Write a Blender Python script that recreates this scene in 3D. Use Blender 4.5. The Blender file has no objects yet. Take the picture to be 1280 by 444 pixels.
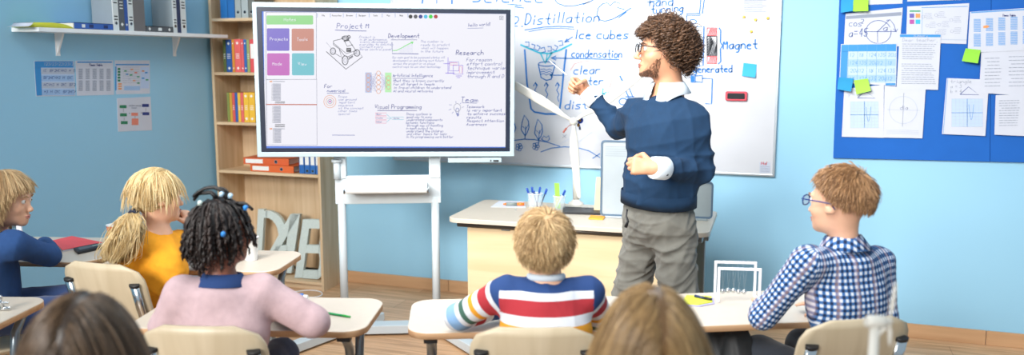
import bpy, math, random
import numpy as np
from mathutils import Vector, Matrix, noise

# ------------------------------------------------------------------ camera, world, lights, exposure
SC = bpy.context.scene
YAW, PITCH, FPX, CAMH = math.radians(19.5), math.radians(8.0), 1057.0, 1.6
cd = bpy.data.cameras.new('camera'); cam = bpy.data.objects.new('camera', cd)
SC.collection.objects.link(cam); SC.camera = cam
cam.location = (0, 0, CAMH)
cam.rotation_euler = (math.pi/2 - PITCH, 0, YAW)
cd.sensor_width = 36; cd.lens = 36*FPX/1280
cd.clip_start = .05; cd.clip_end = 100
cd.dof.use_dof = True; cd.dof.focus_distance = 3.9; cd.dof.aperture_fstop = 1.8
SC.view_settings.view_transform = 'Standard'; SC.view_settings.look = 'None'
SC.view_settings.gamma = 1; SC.view_settings.exposure = 0.0
SC.view_settings.use_curve_mapping = False
w = bpy.data.worlds.new('world'); SC.world = w; w.use_nodes = True
bg = w.node_tree.nodes['Background']; bg.inputs[0].default_value = (.68, .86, 1, 1); bg.inputs[1].default_value = .55

def area_light(name, loc, target, size, size_y, power, col, spread=180):
    l = bpy.data.lights.new(name, 'AREA'); l.shape = 'RECTANGLE'; l.size = size; l.size_y = size_y
    l.energy = power; l.color = col; l.spread = math.radians(spread)
    o = bpy.data.objects.new(name, l); SC.collection.objects.link(o); o.location = loc
    o.rotation_euler = (Vector(target)-Vector(loc)).to_track_quat('-Z', 'Y').to_euler()
    return o
area_light('frontal_fill_light', (-2.8, -4.5, 3.7), (-1.25, 5.2, 1.15), 2.8, 2.0, 105, (1, .965, .92), 62)  # added weak fill from behind the camera, not a window
area_light('ceiling_panel_light', (-1.2, 3.1, 3.3), (-.7, 1.8, .9), 2.6, .8, 34, (1, .98, .95), 140)
area_light('board_light', (-1.5, 1.5, 3.25), (-1.0, 5.2, .85), 2.6, .8, 62, (1, .98, .96), 100)

# ------------------------------------------------------------------ coordinates
FW = np.array([-math.sin(YAW), math.cos(YAW), 0.]); RT = np.array([math.cos(YAW), math.sin(YAW), 0.]); UPV = np.array([0, 0, 1.])
CAM = np.array([0, 0, CAMH])
def ray(px, py):
    x = (px-640)/FPX; y = (222-py)/FPX
    return FW*(math.cos(PITCH)+y*math.sin(PITCH)) + UPV*(y*math.cos(PITCH)-math.sin(PITCH)) + RT*x
def P(px, py, D):
    d = ray(px, py); return CAM + d*(D/float(d@FW))
def on_x(px, py, X): d = ray(px, py); return CAM + d*(X/d[0])
def on_y(px, py, Y): d = ray(px, py); return CAM + d*(Y/d[1])
def on_z(px, py, Z): d = ray(px, py); return CAM + d*((Z-CAMH)/d[2])
def on_plane(px, py, O, N): d = ray(px, py); return CAM + d*(float((O-CAM)@N)/float(d@N))
def facing(phi):            # 0 away from the camera, -90 image left, 180 to the camera
    p = math.radians(phi); return RT*math.sin(p)+FW*math.cos(p)
def rightof(phi):
    p = math.radians(phi); return RT*math.cos(p)-FW*math.sin(p)
def yawz(phi):              # object z rotation whose +Y looks along facing(phi)
    return YAW - math.radians(phi)
def V3(*a): return np.array(a, float)
def unit(v): v = np.asarray(v, float); return v/np.linalg.norm(v)

# ------------------------------------------------------------------ materials
def lin(c):
    if isinstance(c, str): c = [int(c[i:i+2], 16)/255 for i in (0, 2, 4)]
    else: c = [v/255 for v in c]
    return tuple(v/12.92 if v <= .04045 else ((v+.055)/1.055)**2.4 for v in c) + (1,)
MATS = {}
def nodes(name):
    m = bpy.data.materials.new(name); m.use_nodes = True; nt = m.node_tree
    return m, nt, nt.nodes['Principled BSDF']
def N(nt, t, **kw):
    n = nt.nodes.new(t)
    for k, v in kw.items():
        if k.startswith('i_'):
            k = k[2:]; n.inputs[int(k) if k.isdigit() else k.replace('_', ' ')].default_value = v
        else: setattr(n, k, v)
    return n
def mat(name, col, rough=.5, metal=0, var=.06, scale=12, bump=0, bscale=200, stretch=(1, 1, 1), coat=0, trans=0, alpha=1, sheen=0):
    if name in MATS: return MATS[name]
    m, nt, b = nodes(name); c = lin(col)
    b.inputs['Roughness'].default_value = rough; b.inputs['Metallic'].default_value = metal
    b.inputs['Coat Weight'].default_value = coat
    if sheen: b.inputs['Sheen Weight'].default_value = sheen
    if trans: b.inputs['Transmission Weight'].default_value = trans
    if alpha < 1: b.inputs['Alpha'].default_value = alpha
    tc = N(nt, 'ShaderNodeTexCoord'); mp = N(nt, 'ShaderNodeMapping'); mp.inputs['Scale'].default_value = stretch
    nt.links.new(tc.outputs['Object'], mp.inputs[0])
    nz = N(nt, 'ShaderNodeTexNoise', i_Scale=scale, i_Detail=5.0); nt.links.new(mp.outputs[0], nz.inputs['Vector'])
    cr = N(nt, 'ShaderNodeValToRGB')
    cr.color_ramp.elements[0].position = .3; cr.color_ramp.elements[1].position = .7
    cr.color_ramp.elements[0].color = tuple(v*(1-var) for v in c[:3])+(1,)
    cr.color_ramp.elements[1].color = tuple(min(1, v*(1+var)) for v in c[:3])+(1,)
    nt.links.new(nz.outputs['Fac'], cr.inputs[0]); nt.links.new(cr.outputs[0], b.inputs['Base Color'])
    if bump:
        n2 = N(nt, 'ShaderNodeTexNoise', i_Scale=bscale, i_Detail=4.0); nt.links.new(mp.outputs[0], n2.inputs['Vector'])
        bp = N(nt, 'ShaderNodeBump', i_Strength=bump, i_Distance=.002)
        nt.links.new(n2.outputs['Fac'], bp.inputs['Height']); nt.links.new(bp.outputs[0], b.inputs['Normal'])
    MATS[name] = m; return m
def wood(name, c1, c2, rough=.45, axis=0, scale=1.0):
    if name in MATS: return MATS[name]
    m, nt, b = nodes(name)
    b.inputs['Roughness'].default_value = rough
    tc = N(nt, 'ShaderNodeTexCoord'); mp = N(nt, 'ShaderNodeMapping')
    s = [22*scale]*3; s[axis] = 1.6*scale; mp.inputs['Scale'].default_value = s
    nt.links.new(tc.outputs['Object'], mp.inputs[0])
    nz = N(nt, 'ShaderNodeTexNoise', i_Scale=1.3, i_Detail=6.0, i_Distortion=.6); nt.links.new(mp.outputs[0], nz.inputs['Vector'])
    cr = N(nt, 'ShaderNodeValToRGB'); cr.color_ramp.elements[0].position = .32; cr.color_ramp.elements[1].position = .66
    cr.color_ramp.elements[0].color = lin(c1); cr.color_ramp.elements[1].color = lin(c2)
    nt.links.new(nz.outputs['Fac'], cr.inputs[0]); nt.links.new(cr.outputs[0], b.inputs['Base Color'])
    MATS[name] = m; return m
def emit(name, col, strength=1.0):
    if name in MATS: return MATS[name]
    m, nt, b = nodes(name)
    b.inputs['Base Color'].default_value = (.02, .02, .02, 1); b.inputs['Roughness'].default_value = .25
    b.inputs['Emission Color'].default_value = lin(col); b.inputs['Emission Strength'].default_value = strength
    MATS[name] = m; return m

# ------------------------------------------------------------------ mesh collecting
class MB:
    def __init__(s): s.v = []; s.f = []; s.m = []; s.sm = []; s.cm = 0; s.smooth = False
    def add(s, vs, fs):
        o = len(s.v); s.v += [tuple(float(c) for c in v) for v in vs]
        for f in fs: s.f.append(tuple(i+o for i in f)); s.m.append(s.cm); s.sm.append(s.smooth)
        return s
    def box(s, c, d, A=None, taper=1.0):
        c = np.asarray(c, float); A = np.eye(3) if A is None else np.asarray(A); vs = []
        for k in (-1, 1):
            t = taper if k > 0 else 1
            for i, j in ((-1, -1), (1, -1), (1, 1), (-1, 1)):
                vs.append(c + A@np.array([i*d[0]/2*t, j*d[1]/2*t, k*d[2]/2]))
        return s.add(vs, [(3, 2, 1, 0), (4, 5, 6, 7), (0, 1, 5, 4), (1, 2, 6, 5), (2, 3, 7, 6), (3, 0, 4, 7)])
    def slab(s, pts, off):                 # polygon (3-D points) extruded by vector off
        n = len(pts); pts = [np.asarray(p, float) for p in pts]; off = np.asarray(off, float)
        return s.add(pts+[p+off for p in pts], [tuple(range(n))[::-1], tuple(range(n, 2*n))] + [(i, (i+1) % n, n+(i+1) % n, n+i) for i in range(n)])
    def tube(s, path, r, n=8, cap=True, flat=1.0, ref=None):
        path = [np.asarray(p, float) for p in path]; m = len(path); vs = []; fs = []
        rr = r if hasattr(r, '__len__') else [r]*m; a = None
        for i, p in enumerate(path):
            t = unit(path[min(i+1, m-1)]-path[max(i-1, 0)])
            if a is None:
                q = np.array(ref if ref is not None else ((0, 0, 1.) if abs(t[2]) < .9 else (1., 0, 0)), float); a = unit(q-t*(q@t))
            else: a = unit(a-t*(a@t))
            b = np.cross(t, a)
            for k in range(n):
                g = 2*math.pi*k/n; vs.append(p+rr[i]*(math.cos(g)*a+math.sin(g)*b*flat))
        for i in range(m-1):
            for k in range(n): fs.append((i*n+k, i*n+(k+1) % n, (i+1)*n+(k+1) % n, (i+1)*n+k))
        if cap: fs += [tuple(range(n))[::-1], tuple((m-1)*n+k for k in range(n))]
        sm = s.smooth; s.smooth = True; s.add(vs, fs); s.smooth = sm
        if cap: s.sm[-1] = s.sm[-2] = False
        return s
    def sphere(s, c, r, n=12, A=None):
        r = np.array(r if hasattr(r, '__len__') else (r, r, r), float); A = np.eye(3) if A is None else A; vs = []; fs = []; m = max(4, n//2)
        for i in range(m+1):
            a = math.pi*i/m
            for k in range(n):
                g = 2*math.pi*k/n; vs.append(np.asarray(c)+A@(r*np.array([math.sin(a)*math.cos(g), math.sin(a)*math.sin(g), math.cos(a)])))
        for i in range(m):
            for k in range(n): fs.append((i*n+k, (i+1)*n+k, (i+1)*n+(k+1) % n, i*n+(k+1) % n))
        sm = s.smooth; s.smooth = True; s.add(vs, fs); s.smooth = sm; return s
    def lathe(s, c, prof, n=20):           # prof: list of (r, z)
        vs = []; fs = []; m = len(prof)
        for r, z in prof:
            for k in range(n):
                g = 2*math.pi*k/n; vs.append((c[0]+r*math.cos(g), c[1]+r*math.sin(g), c[2]+z))
        for i in range(m-1):
            for k in range(n): fs.append((i*n+k, i*n+(k+1) % n, (i+1)*n+(k+1) % n, (i+1)*n+k))
        sm = s.smooth; s.smooth = True; s.add(vs, fs); s.smooth = sm
        s.add(vs[:n], [tuple(range(n))[::-1]]); s.add(vs[-n:], [tuple(range(n))]); return s
def rrect(w, h, r, n=5, cx=0, cy=0):
    out = []
    for (sx, sy, a0) in ((1, -1, -90), (1, 1, 0), (-1, 1, 90), (-1, -1, 180)):
        rr = r if not hasattr(r, '__len__') else r[0 if sy < 0 else 1]
        for i in range(n+1):
            a = math.radians(a0+90*i/n); out.append((cx+sx*(w/2-rr)+rr*math.cos(a), cy+sy*(h/2-rr)+rr*math.sin(a)))
    return out
def link(o): SC.collection.objects.link(o); return o
def tag(o, label=None, cat=None, group=None, kind=None):
    if label: o['label'] = label
    if cat: o['category'] = cat
    if group: o['group'] = group
    if kind: o['kind'] = kind
    return o
def thing(name, label, cat, loc=(0, 0, 0), group=None, rz=0):
    o = link(bpy.data.objects.new(name, None)); o.location = tuple(float(x) for x in loc); o.rotation_euler = (0, 0, rz); o.empty_display_size = .1
    return tag(o, label, cat, group)
def wloc(o):
    l = np.array(o.location)
    return l if o.parent is None else l+wloc(o.parent)
def obj(name, mb, mats, parent=None, label=None, local=False, bevel=0, at=None, cat=None, group=None, kind=None, solid=0):
    """mesh from mb. Coordinates in mb are world coordinates unless local=True"""
    off = np.zeros(3)
    if at is not None: off = np.asarray(at, float)
    elif parent is not None and not local: off = wloc(parent)
    me = bpy.data.meshes.new(name)
    vs = mb.v if not off.any() else [(v[0]-off[0], v[1]-off[1], v[2]-off[2]) for v in mb.v]
    me.from_pydata(vs, [], mb.f)
    for m in (mats if isinstance(mats, (list, tuple)) else [mats]): me.materials.append(m)
    me.polygons.foreach_set('material_index', mb.m); me.polygons.foreach_set('use_smooth', mb.sm); me.update()
    o = link(bpy.data.objects.new(name, me)); o.parent = parent
    if at is not None:
        o.location = tuple(float(x) for x in off) if parent is None else tuple(float(x) for x in off-wloc(parent))
    if solid:
        s = o.modifiers.new('solid', 'SOLIDIFY'); s.thickness = solid; s.offset = 0
    if bevel:
        b = o.modifiers.new('bevel', 'BEVEL'); b.width = bevel; b.segments = 2; b.limit_method = 'ANGLE'
    return tag(o, label, cat, group, kind)
def copy_tree(o, parent=None):
    c = o.copy(); link(c); c.parent = parent
    for ch in list(o.children): copy_tree(ch, c)
    return c

# ------------------------------------------------------------------ stroke lettering
GL = {'a':'45250403123244 4542','b':'0802 0415354443321203','c':'4535150403123242','d':'4842 4535150403123243','e':'044435150403123242','f':'48382722 0545',
'g':'45250403123244 45413010','h':'0802 0415354442','i':'2522 2726','j':'35312010 3736','k':'0802 4503 1442','l':'2822','m':'0502 04152422 24354442','n':'0502 0415354442',
'o':'150403123243443515','p':'0500 0415354443321203','q':'4540 45250403123244','r':'0502 04153545','s':'451504433202','t':'28233242 0545','u':'0503123243 4542','v':'052245',
'w':'0512243245','x':'0542 4502','y':'0522 4510','z':'05450242','A':'022842 1434','B':'0802 083847363505 35443202','C':'473818070312 3243','D':'0802 082846442202','E':'48080242 0535',
'F':'480802 0535','G':'473818070312324434','H':'0802 4842 0545','I':'2822','K':'0802 4805 1542','L':'080242','M':'0208244842','N':'02084248','O':'180703123243473818','P':'0802 083847463505',
'R':'0802 083847463505 2542','S':'4738180706354433 321203','T':'0848 2822','U':'080312324348','V':'082248','W':'0812263248','Y':'082548 2522','1':'172822','2':'07183847450242','3':'0848264433221203',
'4':'38044444 3832','5':'480805354433221203','6':'48150312324435 05','7':'084822','8':'180726354433221203143748 18','9':'44151737484432','0':'180703123243473818','.':'2232','-':'1535','=':'0646 0444','/':'0248',
'!':'2824 2322',',':'3220','?':'0738374524','$':'4738150444331202 2921'}
def glyph_lines(ch):
    out = []
    for p in GL.get(ch, '').split():
        out.append([(int(p[i]), int(p[i+1])-2) for i in range(0, len(p)-1, 2)])
    return out
def text_px(s, x, y, h, dx=1.0, slope=0.0, slant=.15, seed=1, ln=None):
    """handwriting strokes in picture-like 2-D coordinates: x right, y down; h = x-height unit"""
    rnd = random.Random(seed+len(s)); out = []; u = h/3.0; cx = x
    for ch in s:
        if ch == ' ': cx += 3.2*u*dx; continue
        j = rnd.uniform(-.25, .25)*u
        adv = 3.0 if ch in 'iljI1.!,' else 5.2
        sh = -1.2 if ch in 'iljI1.!,' else 0
        for pl in glyph_lines(ch):
            q = [(cx+(gx+sh+gy*slant)*u*dx*.9, y-gy*u+j+slope*(cx+gx*u*dx-x)) for gx, gy in pl]
            if len(q) > 2:      # one corner-cutting pass
                r = [q[0]]
                for a, b in zip(q[:-1], q[1:]):
                    r += [(a[0]*.75+b[0]*.25, a[1]*.75+b[1]*.25), (a[0]*.25+b[0]*.75, a[1]*.25+b[1]*.75)]
                q = r+[q[-1]]
            out.append(q)
        cx += adv*u*dx
    return out
class Board:
    """flat surface (origin O, normal Nn to the room); takes strokes as photo coordinates cast onto the surface"""
    def __init__(s, O, Nn, lift=.0012): s.O = np.asarray(O, float); s.N = unit(Nn); s.lift = lift; s.mb = {}
    def pt(s, px, py, l=1.0): return on_plane(px, py, s.O, s.N)+s.N*s.lift*l
    def m(s, c): return s.mb.setdefault(c, MB())
    def line(s, c, pts, wd=1.0, l=3.5):
        q = [s.pt(x, y, l) for x, y in pts]; wd = wd*getattr(s, 'thick', 1.0); sc = np.linalg.norm(s.pt(pts[0][0]+1, pts[0][1])-s.pt(*pts[0])); hw = wd*sc/2
        vs = []; n = len(q)
        for i in range(n):
            t = q[min(i+1, n-1)]-q[max(i-1, 0)]
            if np.linalg.norm(t) < 1e-9: t = np.array([1., 0, 0])
            sd = np.cross(s.N, unit(t))*hw; e = unit(t)*hw*.4*(-1 if i == 0 else 1 if i == n-1 else 0)
            vs += [q[i]-sd+e, q[i]+sd+e]
        s.m(c).add(vs, [(2*i, 2*i+2, 2*i+3, 2*i+1) for i in range(n-1)])
    def text(s, c, t, x, y, h, wd=.8, **k):
        for pl in text_px(t, x, y, h, **k): s.line(c, pl, wd)
    def poly(s, c, pts, l=1.0): s.m(c).add([s.pt(x, y, l) for x, y in pts], [tuple(range(len(pts)))[::-1]])
    def rect(s, c, x0, y0, x1, y1, l=1.0, sk=0): s.poly(c, [(x0, y0), (x1, y0+sk*(x1-x0)), (x1, y1+sk*(x1-x0)), (x0, y1)], l)
    def loop(s, c, x, y, rx, ry, wd=.8, a0=0, a1=360, n=20):
        s.line(c, [(x+rx*math.cos(math.radians(a0+(a1-a0)*i/n)), y+ry*math.sin(math.radians(a0+(a1-a0)*i/n))) for i in range(n+1)], wd)
    def frame(s, c, x0, y0, x1, y1, wd=.8): s.line(c, [(x0, y0), (x1, y0), (x1, y1), (x0, y1), (x0, y0)], wd)
    def dump(s, parent, names):
        for c, mb in s.mb.items():
            nm, mt = names[c]; obj(nm, mb, mt, parent)
# ------------------------------------------------------------------ shared materials
M_white = mat('white_plastic', 'f0f2f3', .4, var=.02)
M_metal = mat('painted_grey_metal', 'a9b2b6', .35, .5, var=.03)
M_chrome = mat('chrome', 'd5d9dc', .16, 1, var=.02)
M_black = mat('black_plastic', '1b1c20', .5, var=.1)
M_stand = mat('stand_light_enamel', 'cbd5da', .35, var=.02)
M_paper = mat('paper', 'ccd0dc', .8, var=.02)
M_lam = mat('pale_laminate', 'cbc0b1', .38, var=.02, scale=40)
M_beech = wood('beech_edge', 'c9a079', 'dcb892', .5)
M_beechv = wood('beech_veneer_upright', 'c4a680', 'd8be9c', .5, axis=2, scale=.8)
M_beechx = wood('beech_veneer_level', 'c6a881', 'dac09e', .5, axis=0, scale=.8)
M_shell = wood('chair_plywood', 'beae91', 'ccbda2', .42, axis=2, scale=.5)

# ------------------------------------------------------------------ setting
BY, LX = 5.235, -4.02
def wallmat():
    m, nt, b = nodes('blue_wall_paint'); b.inputs['Roughness'].default_value = .75
    tc = N(nt, 'ShaderNodeTexCoord'); nz = N(nt, 'ShaderNodeTexNoise', i_Scale=.8, i_Detail=3.0); nt.links.new(tc.outputs['Object'], nz.inputs['Vector'])
    cr = N(nt, 'ShaderNodeValToRGB'); cr.color_ramp.elements[0].color = lin('95c9e5'); cr.color_ramp.elements[1].color = lin('9ccee8')
    nt.links.new(nz.outputs['Fac'], cr.inputs[0]); nt.links.new(cr.outputs[0], b.inputs['Base Color'])
    n2 = N(nt, 'ShaderNodeTexNoise', i_Scale=260.0, i_Detail=2.0); nt.links.new(tc.outputs['Object'], n2.inputs['Vector'])
    bp = N(nt, 'ShaderNodeBump', i_Strength=.12, i_Distance=.001); nt.links.new(n2.outputs['Fac'], bp.inputs['Height']); nt.links.new(bp.outputs[0], b.inputs['Normal'])
    return m
def floormat():
    m, nt, b = nodes('oak_laminate_floor'); b.inputs['Roughness'].default_value = .36
    tc = N(nt, 'ShaderNodeTexCoord')
    br = N(nt, 'ShaderNodeTexBrick', i_Scale=1.0); br.offset = .37
    for k, v in (('Color1', lin('c99d74')), ('Color2', lin('dcb48c')), ('Mortar', lin('93704f')), ('Mortar Size', .0016), ('Brick Width', 1.25), ('Row Height', .19), ('Bias', 0.0)): br.inputs[k].default_value = v
    nt.links.new(tc.outputs['Object'], br.inputs['Vector'])
    mp = N(nt, 'ShaderNodeMapping'); mp.inputs['Scale'].default_value = (1.4, 20, 1); nt.links.new(tc.outputs['Object'], mp.inputs[0])
    nz = N(nt, 'ShaderNodeTexNoise', i_Scale=1.5, i_Detail=7.0, i_Distortion=1.0); nt.links.new(mp.outputs[0], nz.inputs['Vector'])
    cr = N(nt, 'ShaderNodeValToRGB'); cr.color_ramp.elements[0].position = .35; cr.color_ramp.elements[1].position = .65
    cr.color_ramp.elements[0].color = (.72, .66, .6, 1); cr.color_ramp.elements[1].color = (1.08, 1.08, 1.08, 1); nt.links.new(nz.outputs['Fac'], cr.inputs[0])
    mx = N(nt, 'ShaderNodeMix', data_type='RGBA', blend_type='MULTIPLY'); mx.inputs['Factor'].default_value = 1
    nt.links.new(br.outputs['Color'], mx.inputs[6]); nt.links.new(cr.outputs[0], mx.inputs[7]); nt.links.new(mx.outputs[2], b.inputs['Base Color'])
    return m
M_wall = wallmat(); M_floor = floormat()
X0, X1, Y0 = LX, 4.2, -2.0
obj('floor', MB().box(((X0+X1)/2, (Y0+BY)/2, -.05), (X1-X0+.3, BY-Y0+.3, .1)), M_floor, kind='structure')
obj('wall_back', MB().box(((X0+X1)/2, BY+.06, 1.5), (X1-X0+.24, .12, 3.0)), M_wall, kind='structure')
obj('wall_left', MB().box((LX-.06, 2.2, 1.5), (.12, BY-2.2+BY-2.2-.02, 3.0)), M_wall, kind='structure')
M_skirt = wood('oak_skirting', 'c0936a', 'd2a87f', .4, axis=0, scale=.7)
mb = MB(); jx = on_y(1232, 420, BY)[0]; edges = [LX, jx-3.3, jx-1.1, jx, X1]
for a, b_ in zip(edges[:-1], edges[1:]): mb.box(((a+b_)/2, BY-.0075, .041), (b_-a-.003, .015, .082))
obj('baseboard_back', mb, M_skirt, kind='structure', bevel=.002)
M_skl = wood('oak_skirting_left', 'c0936a', 'd2a87f', .4, axis=1, scale=.7)
obj('baseboard_left', MB().box((LX+.0075, 2.2, .041), (.015, 2*(BY-2.2)-.1, .082)), M_skl, kind='structure', bevel=.002)

# ------------------------------------------------------------------ chairs and desks
def make_chair(name, label):
    """origin on the floor under the seat, +Y is where the sitter looks"""
    t = thing(name, label, 'chair')
    def shell(u, v, wv, h0, h1, zf, yf, r):
        pass
    # backrest: curved plywood sheet
    mb = MB(); mb.smooth = True; nx, nz = 14, 10; W, H, R_ = .38, .30, .085; vs = []; fs = []
    for side in (0, 1):
        for i in range(nx+1):
            for k in range(nz+1):
                v = k/nz; zz = v*H
                half = W/2
                if zz > H-R_: half = W/2-R_+math.sqrt(max(0, R_*R_-(zz-(H-R_))**2))
                if zz < .04: half = W/2-.04+math.sqrt(max(0, .0016-(.04-zz)**2))
                half *= .95+.05*math.sin(v*2.2)
                x = (2*i/nx-1)*half
                y = -.20-.10*v*H/.3+.028*(v-.45)**2*2-.03*(1-(x/(W/2))**2)
                vs.append((x, y-side*.011, .535+zz))
    m = (nx+1)*(nz+1)
    for i in range(nx):
        for k in range(nz):
            a = i*(nz+1)+k; b = a+nz+1
            fs += [(a, a+1, b+1, b), (m+a, m+b, m+b+1, m+a+1)]
    ring = [i*(nz+1) for i in range(nx+1)]+[nx*(nz+1)+k for k in range(1, nz+1)]+[i*(nz+1)+nz for i in range(nx-1, -1, -1)]+[k for k in range(nz-1, 0, -1)]
    for a, b in zip(ring, ring[1:]+ring[:1]): fs.append((a, b, m+b, m+a))
    mb.add(vs, fs); obj('backrest', mb, M_shell, t, local=True)
    # seat
    mb = MB(); mb.smooth = True; vs = []; fs = []; n = 12
    for side in (0, 1):
        for i in range(n+1):
            for k in range(n+1):
                v = k/n; y = -.19+.38*v; half = .19-.05*max(0, abs(2*v-1)-.72)**2*12
                x = (2*i/n-1)*half
                z = .43-.012*math.cos(x*7)*math.cos((y+.03)*6)+.0*v-(.03*max(0, v-.8)**2*25)*.6
                vs.append((x, y, z-side*.012))
    m = (n+1)**2
    for i in range(n):
        for k in range(n):
            a = i*(n+1)+k; b = a+n+1; fs += [(a, b, b+1, a+1), (m+a, m+a+1, m+b+1, m+b)]
    ring = [i*(n+1) for i in range(n+1)]+[n*(n+1)+k for k in range(1, n+1)]+[i*(n+1)+n for i in range(n-1, -1, -1)]+[k for k in range(n-1, 0, -1)]
    for a, b in zip(ring, ring[1:]+ring[:1]): fs.append((a, m+a, m+b, b))
    mb.add(vs, fs); obj('seat', mb, M_shell, t, local=True)
    for s in (-1, 1):
        x = s*.155
        mb = MB().tube([(x, -.17, .405), (x, -.205, .45), (x, -.232, .54), (x, -.272, .66), (x, -.296, .752)], .020, 10, flat=.6, ref=(1, 0, 0))
        o = obj('back_upright', mb, M_chrome, t, local=True)
        obj('end_cap', MB().tube([(x, -.2955, .749), (x, -.298, .760)], .0215, 10, flat=.65, ref=(1, 0, 0)), M_black, o, local=True)
        obj('leg', MB().tube([(x, .13, .412), (x*1.02, .15, .38), (x*1.12, .2, .012)], .0125, 10), M_chrome, t, local=True)
        obj('leg', MB().tube([(x, -.15, .412), (x*1.02, -.17, .38), (x*1.12, -.22, .012)], .0125, 10), M_chrome, t, local=True)
        obj('side_rail', MB().tube([(x, -.17, .409), (x, .14, .409)], .011, 8), M_chrome, t, local=True)
        for yy in (.2, -.22):
            obj('foot_glide', MB().lathe((x*1.12, yy, 0), [(.016, 0), (.017, .006), (.0145, .03)], 10), M_black, t, local=True)
    obj('cross_rail', MB().tube([(-.155, -.02, .402), (.155, -.02, .402)], .01, 8), M_chrome, t, local=True)
    return t
chair0 = make_chair('school_chair', 'x'); chair_used = [False]
def place_chair(px, py, z, phi, label, group='school chairs', fx=0):
    o = chair0 if not chair_used[0] else copy_tree(chair0)
    chair_used[0] = True
    top = on_z(px, py, z) if py is not None else px
    b = top + facing(phi)*.30
    o.location = (b[0], b[1], 0); o.rotation_euler = (0, 0, yawz(phi)); o['label'] = label; o['group'] = group
    return o
M_tube = mat('grey_tube', '8d969c', .3, .8, var=.03)
def make_desk(name, w, d, r, style='curved'):
    t = thing(name, 'x', 'desk'); T = .72
    mb = MB(); out = rrect(w, d, r, 8); n = len(out)
    mb.smooth = True
    inn = rrect(w-.006, d-.006, r-.003, 8)
    zs = [T-.024, T-.003, T]
    vs = [(x, y, T-.024) for x, y in out]+[(x, y, T-.003) for x, y in out]+[(x, y, T) for x, y in inn]
    mb.cm = 1
    mb.add(vs, [tuple(range(n))[::-1]]+[(i, (i+1) % n, n+(i+1) % n, n+i) for i in range(n)])
    mb.cm = 0
    mb.add(vs[n:], [(i, (i+1) % n, n+(i+1) % n, n+i) for i in range(n)]+[tuple(range(n, 2*n))])
    mb.sm[-1] = False; mb.sm[0] = False
    obj('desktop', mb, [M_lam, M_beech], t, local=True)
    for s in (-1, 1):
        x = s*(w/2-.075)
        obj('top_rail', MB().box((x, 0, T-.036), (.03, d-.10, .024)), M_tube, t, local=True)
        for q in (-1, 1):
            if style == 'curved':
                path = [(x, q*(d/2-.05), T-.04), (x, q*(d/2-.075), T-.055), (x, q*(d/2-.115), T-.10), (x, q*(d/2-.13), T-.17), (x+s*.005, q*(d/2-.13), .3), (x+s*.01, q*(d/2-.07), .015)]
                obj('leg', MB().tube(path, .016, 10), M_tube, t, local=True)
            else:
                A = np.array([[1, 0, 0], [0, 1, 0], [0, 0, 1]], float)
                mb = MB(); y0, y1 = q*(d/2-.12), q*(d/2-.03)
                mb.slab([(x-.012, y0-.03, T-.048), (x-.012, y0+.03, T-.048), (x-.012, y1+.022, .014), (x-.012, y1-.022, .014)], (.024, 0, 0))
                obj('leg', mb, M_tube, t, local=True, bevel=.003)
                y1f = q*(d/2-.03)
            obj('corner_block', MB().box((x, q*(d/2-.05), T-.037), (.045, .03, .026)), M_black, t, local=True, bevel=.003)
            fy = q*(d/2-.07) if style == 'curved' else q*(d/2-.03)
            obj('foot_glide', MB().lathe((x+s*.01*(style == 'curved'), fy, 0), [(.019, 0), (.02, .012), (.015, .022)], 10), M_black, t, local=True)
    obj('cross_rail', MB().box((0, 0, T-.038), (w-.15, .04, .022)), M_tube, t, local=True)
    if style != 'curved':
        x = w/2-.06
        obj('bag_hook', MB().tube([(-x, -d/2+.10, .56), (-x-.03, -d/2+.09, .53), (-x-.045, -d/2+.08, .55), (-x-.045, -d/2+.08, .575)], .004, 6), M_chrome, t, local=True)
    return t
def put_desk(t, px, D, phi, label, x=None):
    p = P(px, 222, D); t.location = (p[0], p[1], 0); t.rotation_euler = (0, 0, yawz(phi)); t['label'] = label; t['group'] = 'pupil desks'
def gp(a, D): v = RT*a+FW*D; return np.array([v[0], v[1], 0])
def put_deskg(t, a, D, phi, label): 
    v = gp(a, D); t.location = (v[0], v[1], 0); t.rotation_euler = (0, 0, yawz(phi)); t['label'] = label; t['group'] = 'pupil desks'
desk0 = make_desk('school_desk', .80, .385, .075)
put_deskg(desk0, -.875, 2.87, 3, 'pale school desk with a green marker and blue tape, under the pink sleeve')
def desk_copy(a, D, phi, label): c = copy_tree(desk0); put_deskg(c, a, D, phi, label); return c
d_str = desk_copy(.045, 2.86, -4, 'rounded pale school desk in front of the boy in the striped jumper')
d_pla = desk_copy(.93, 2.95, -7, 'pale school desk carrying the white swinging-ball frame, by the boy in plaid')
d_left = desk_copy(-2.12, 2.88, 2, 'pale school desk cut by the left edge, holding a small metal clamp')
d_pony = desk_copy(-1.37, 3.665, 6, 'pale school desk with a white cup, in front of the yellow-shirted girl')
d_far = make_desk('school_desk', .86, .50, .12, 'flat'); put_deskg(d_far, -2.24, 3.88, 4, 'far-left school desk with a red folder and flat grey legs')
d_near = desk_copy(.94, 1.52, 0, 'near school desk under the small foreground wind turbine, below the picture edge')

place_chair(250, 410, .825, 4, 'pale plywood school chair behind the girl in the pink sweater')
place_chair(668, 412, .825, 0, 'pale plywood school chair behind the boy in the striped jumper')
place_chair(1075, 394, .842, -14, 'tan plywood school chair behind the boy in the plaid shirt')
place_chair(124, 331, .825, 18, 'cream plywood school chair behind the ponytailed girl in yellow')
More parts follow.
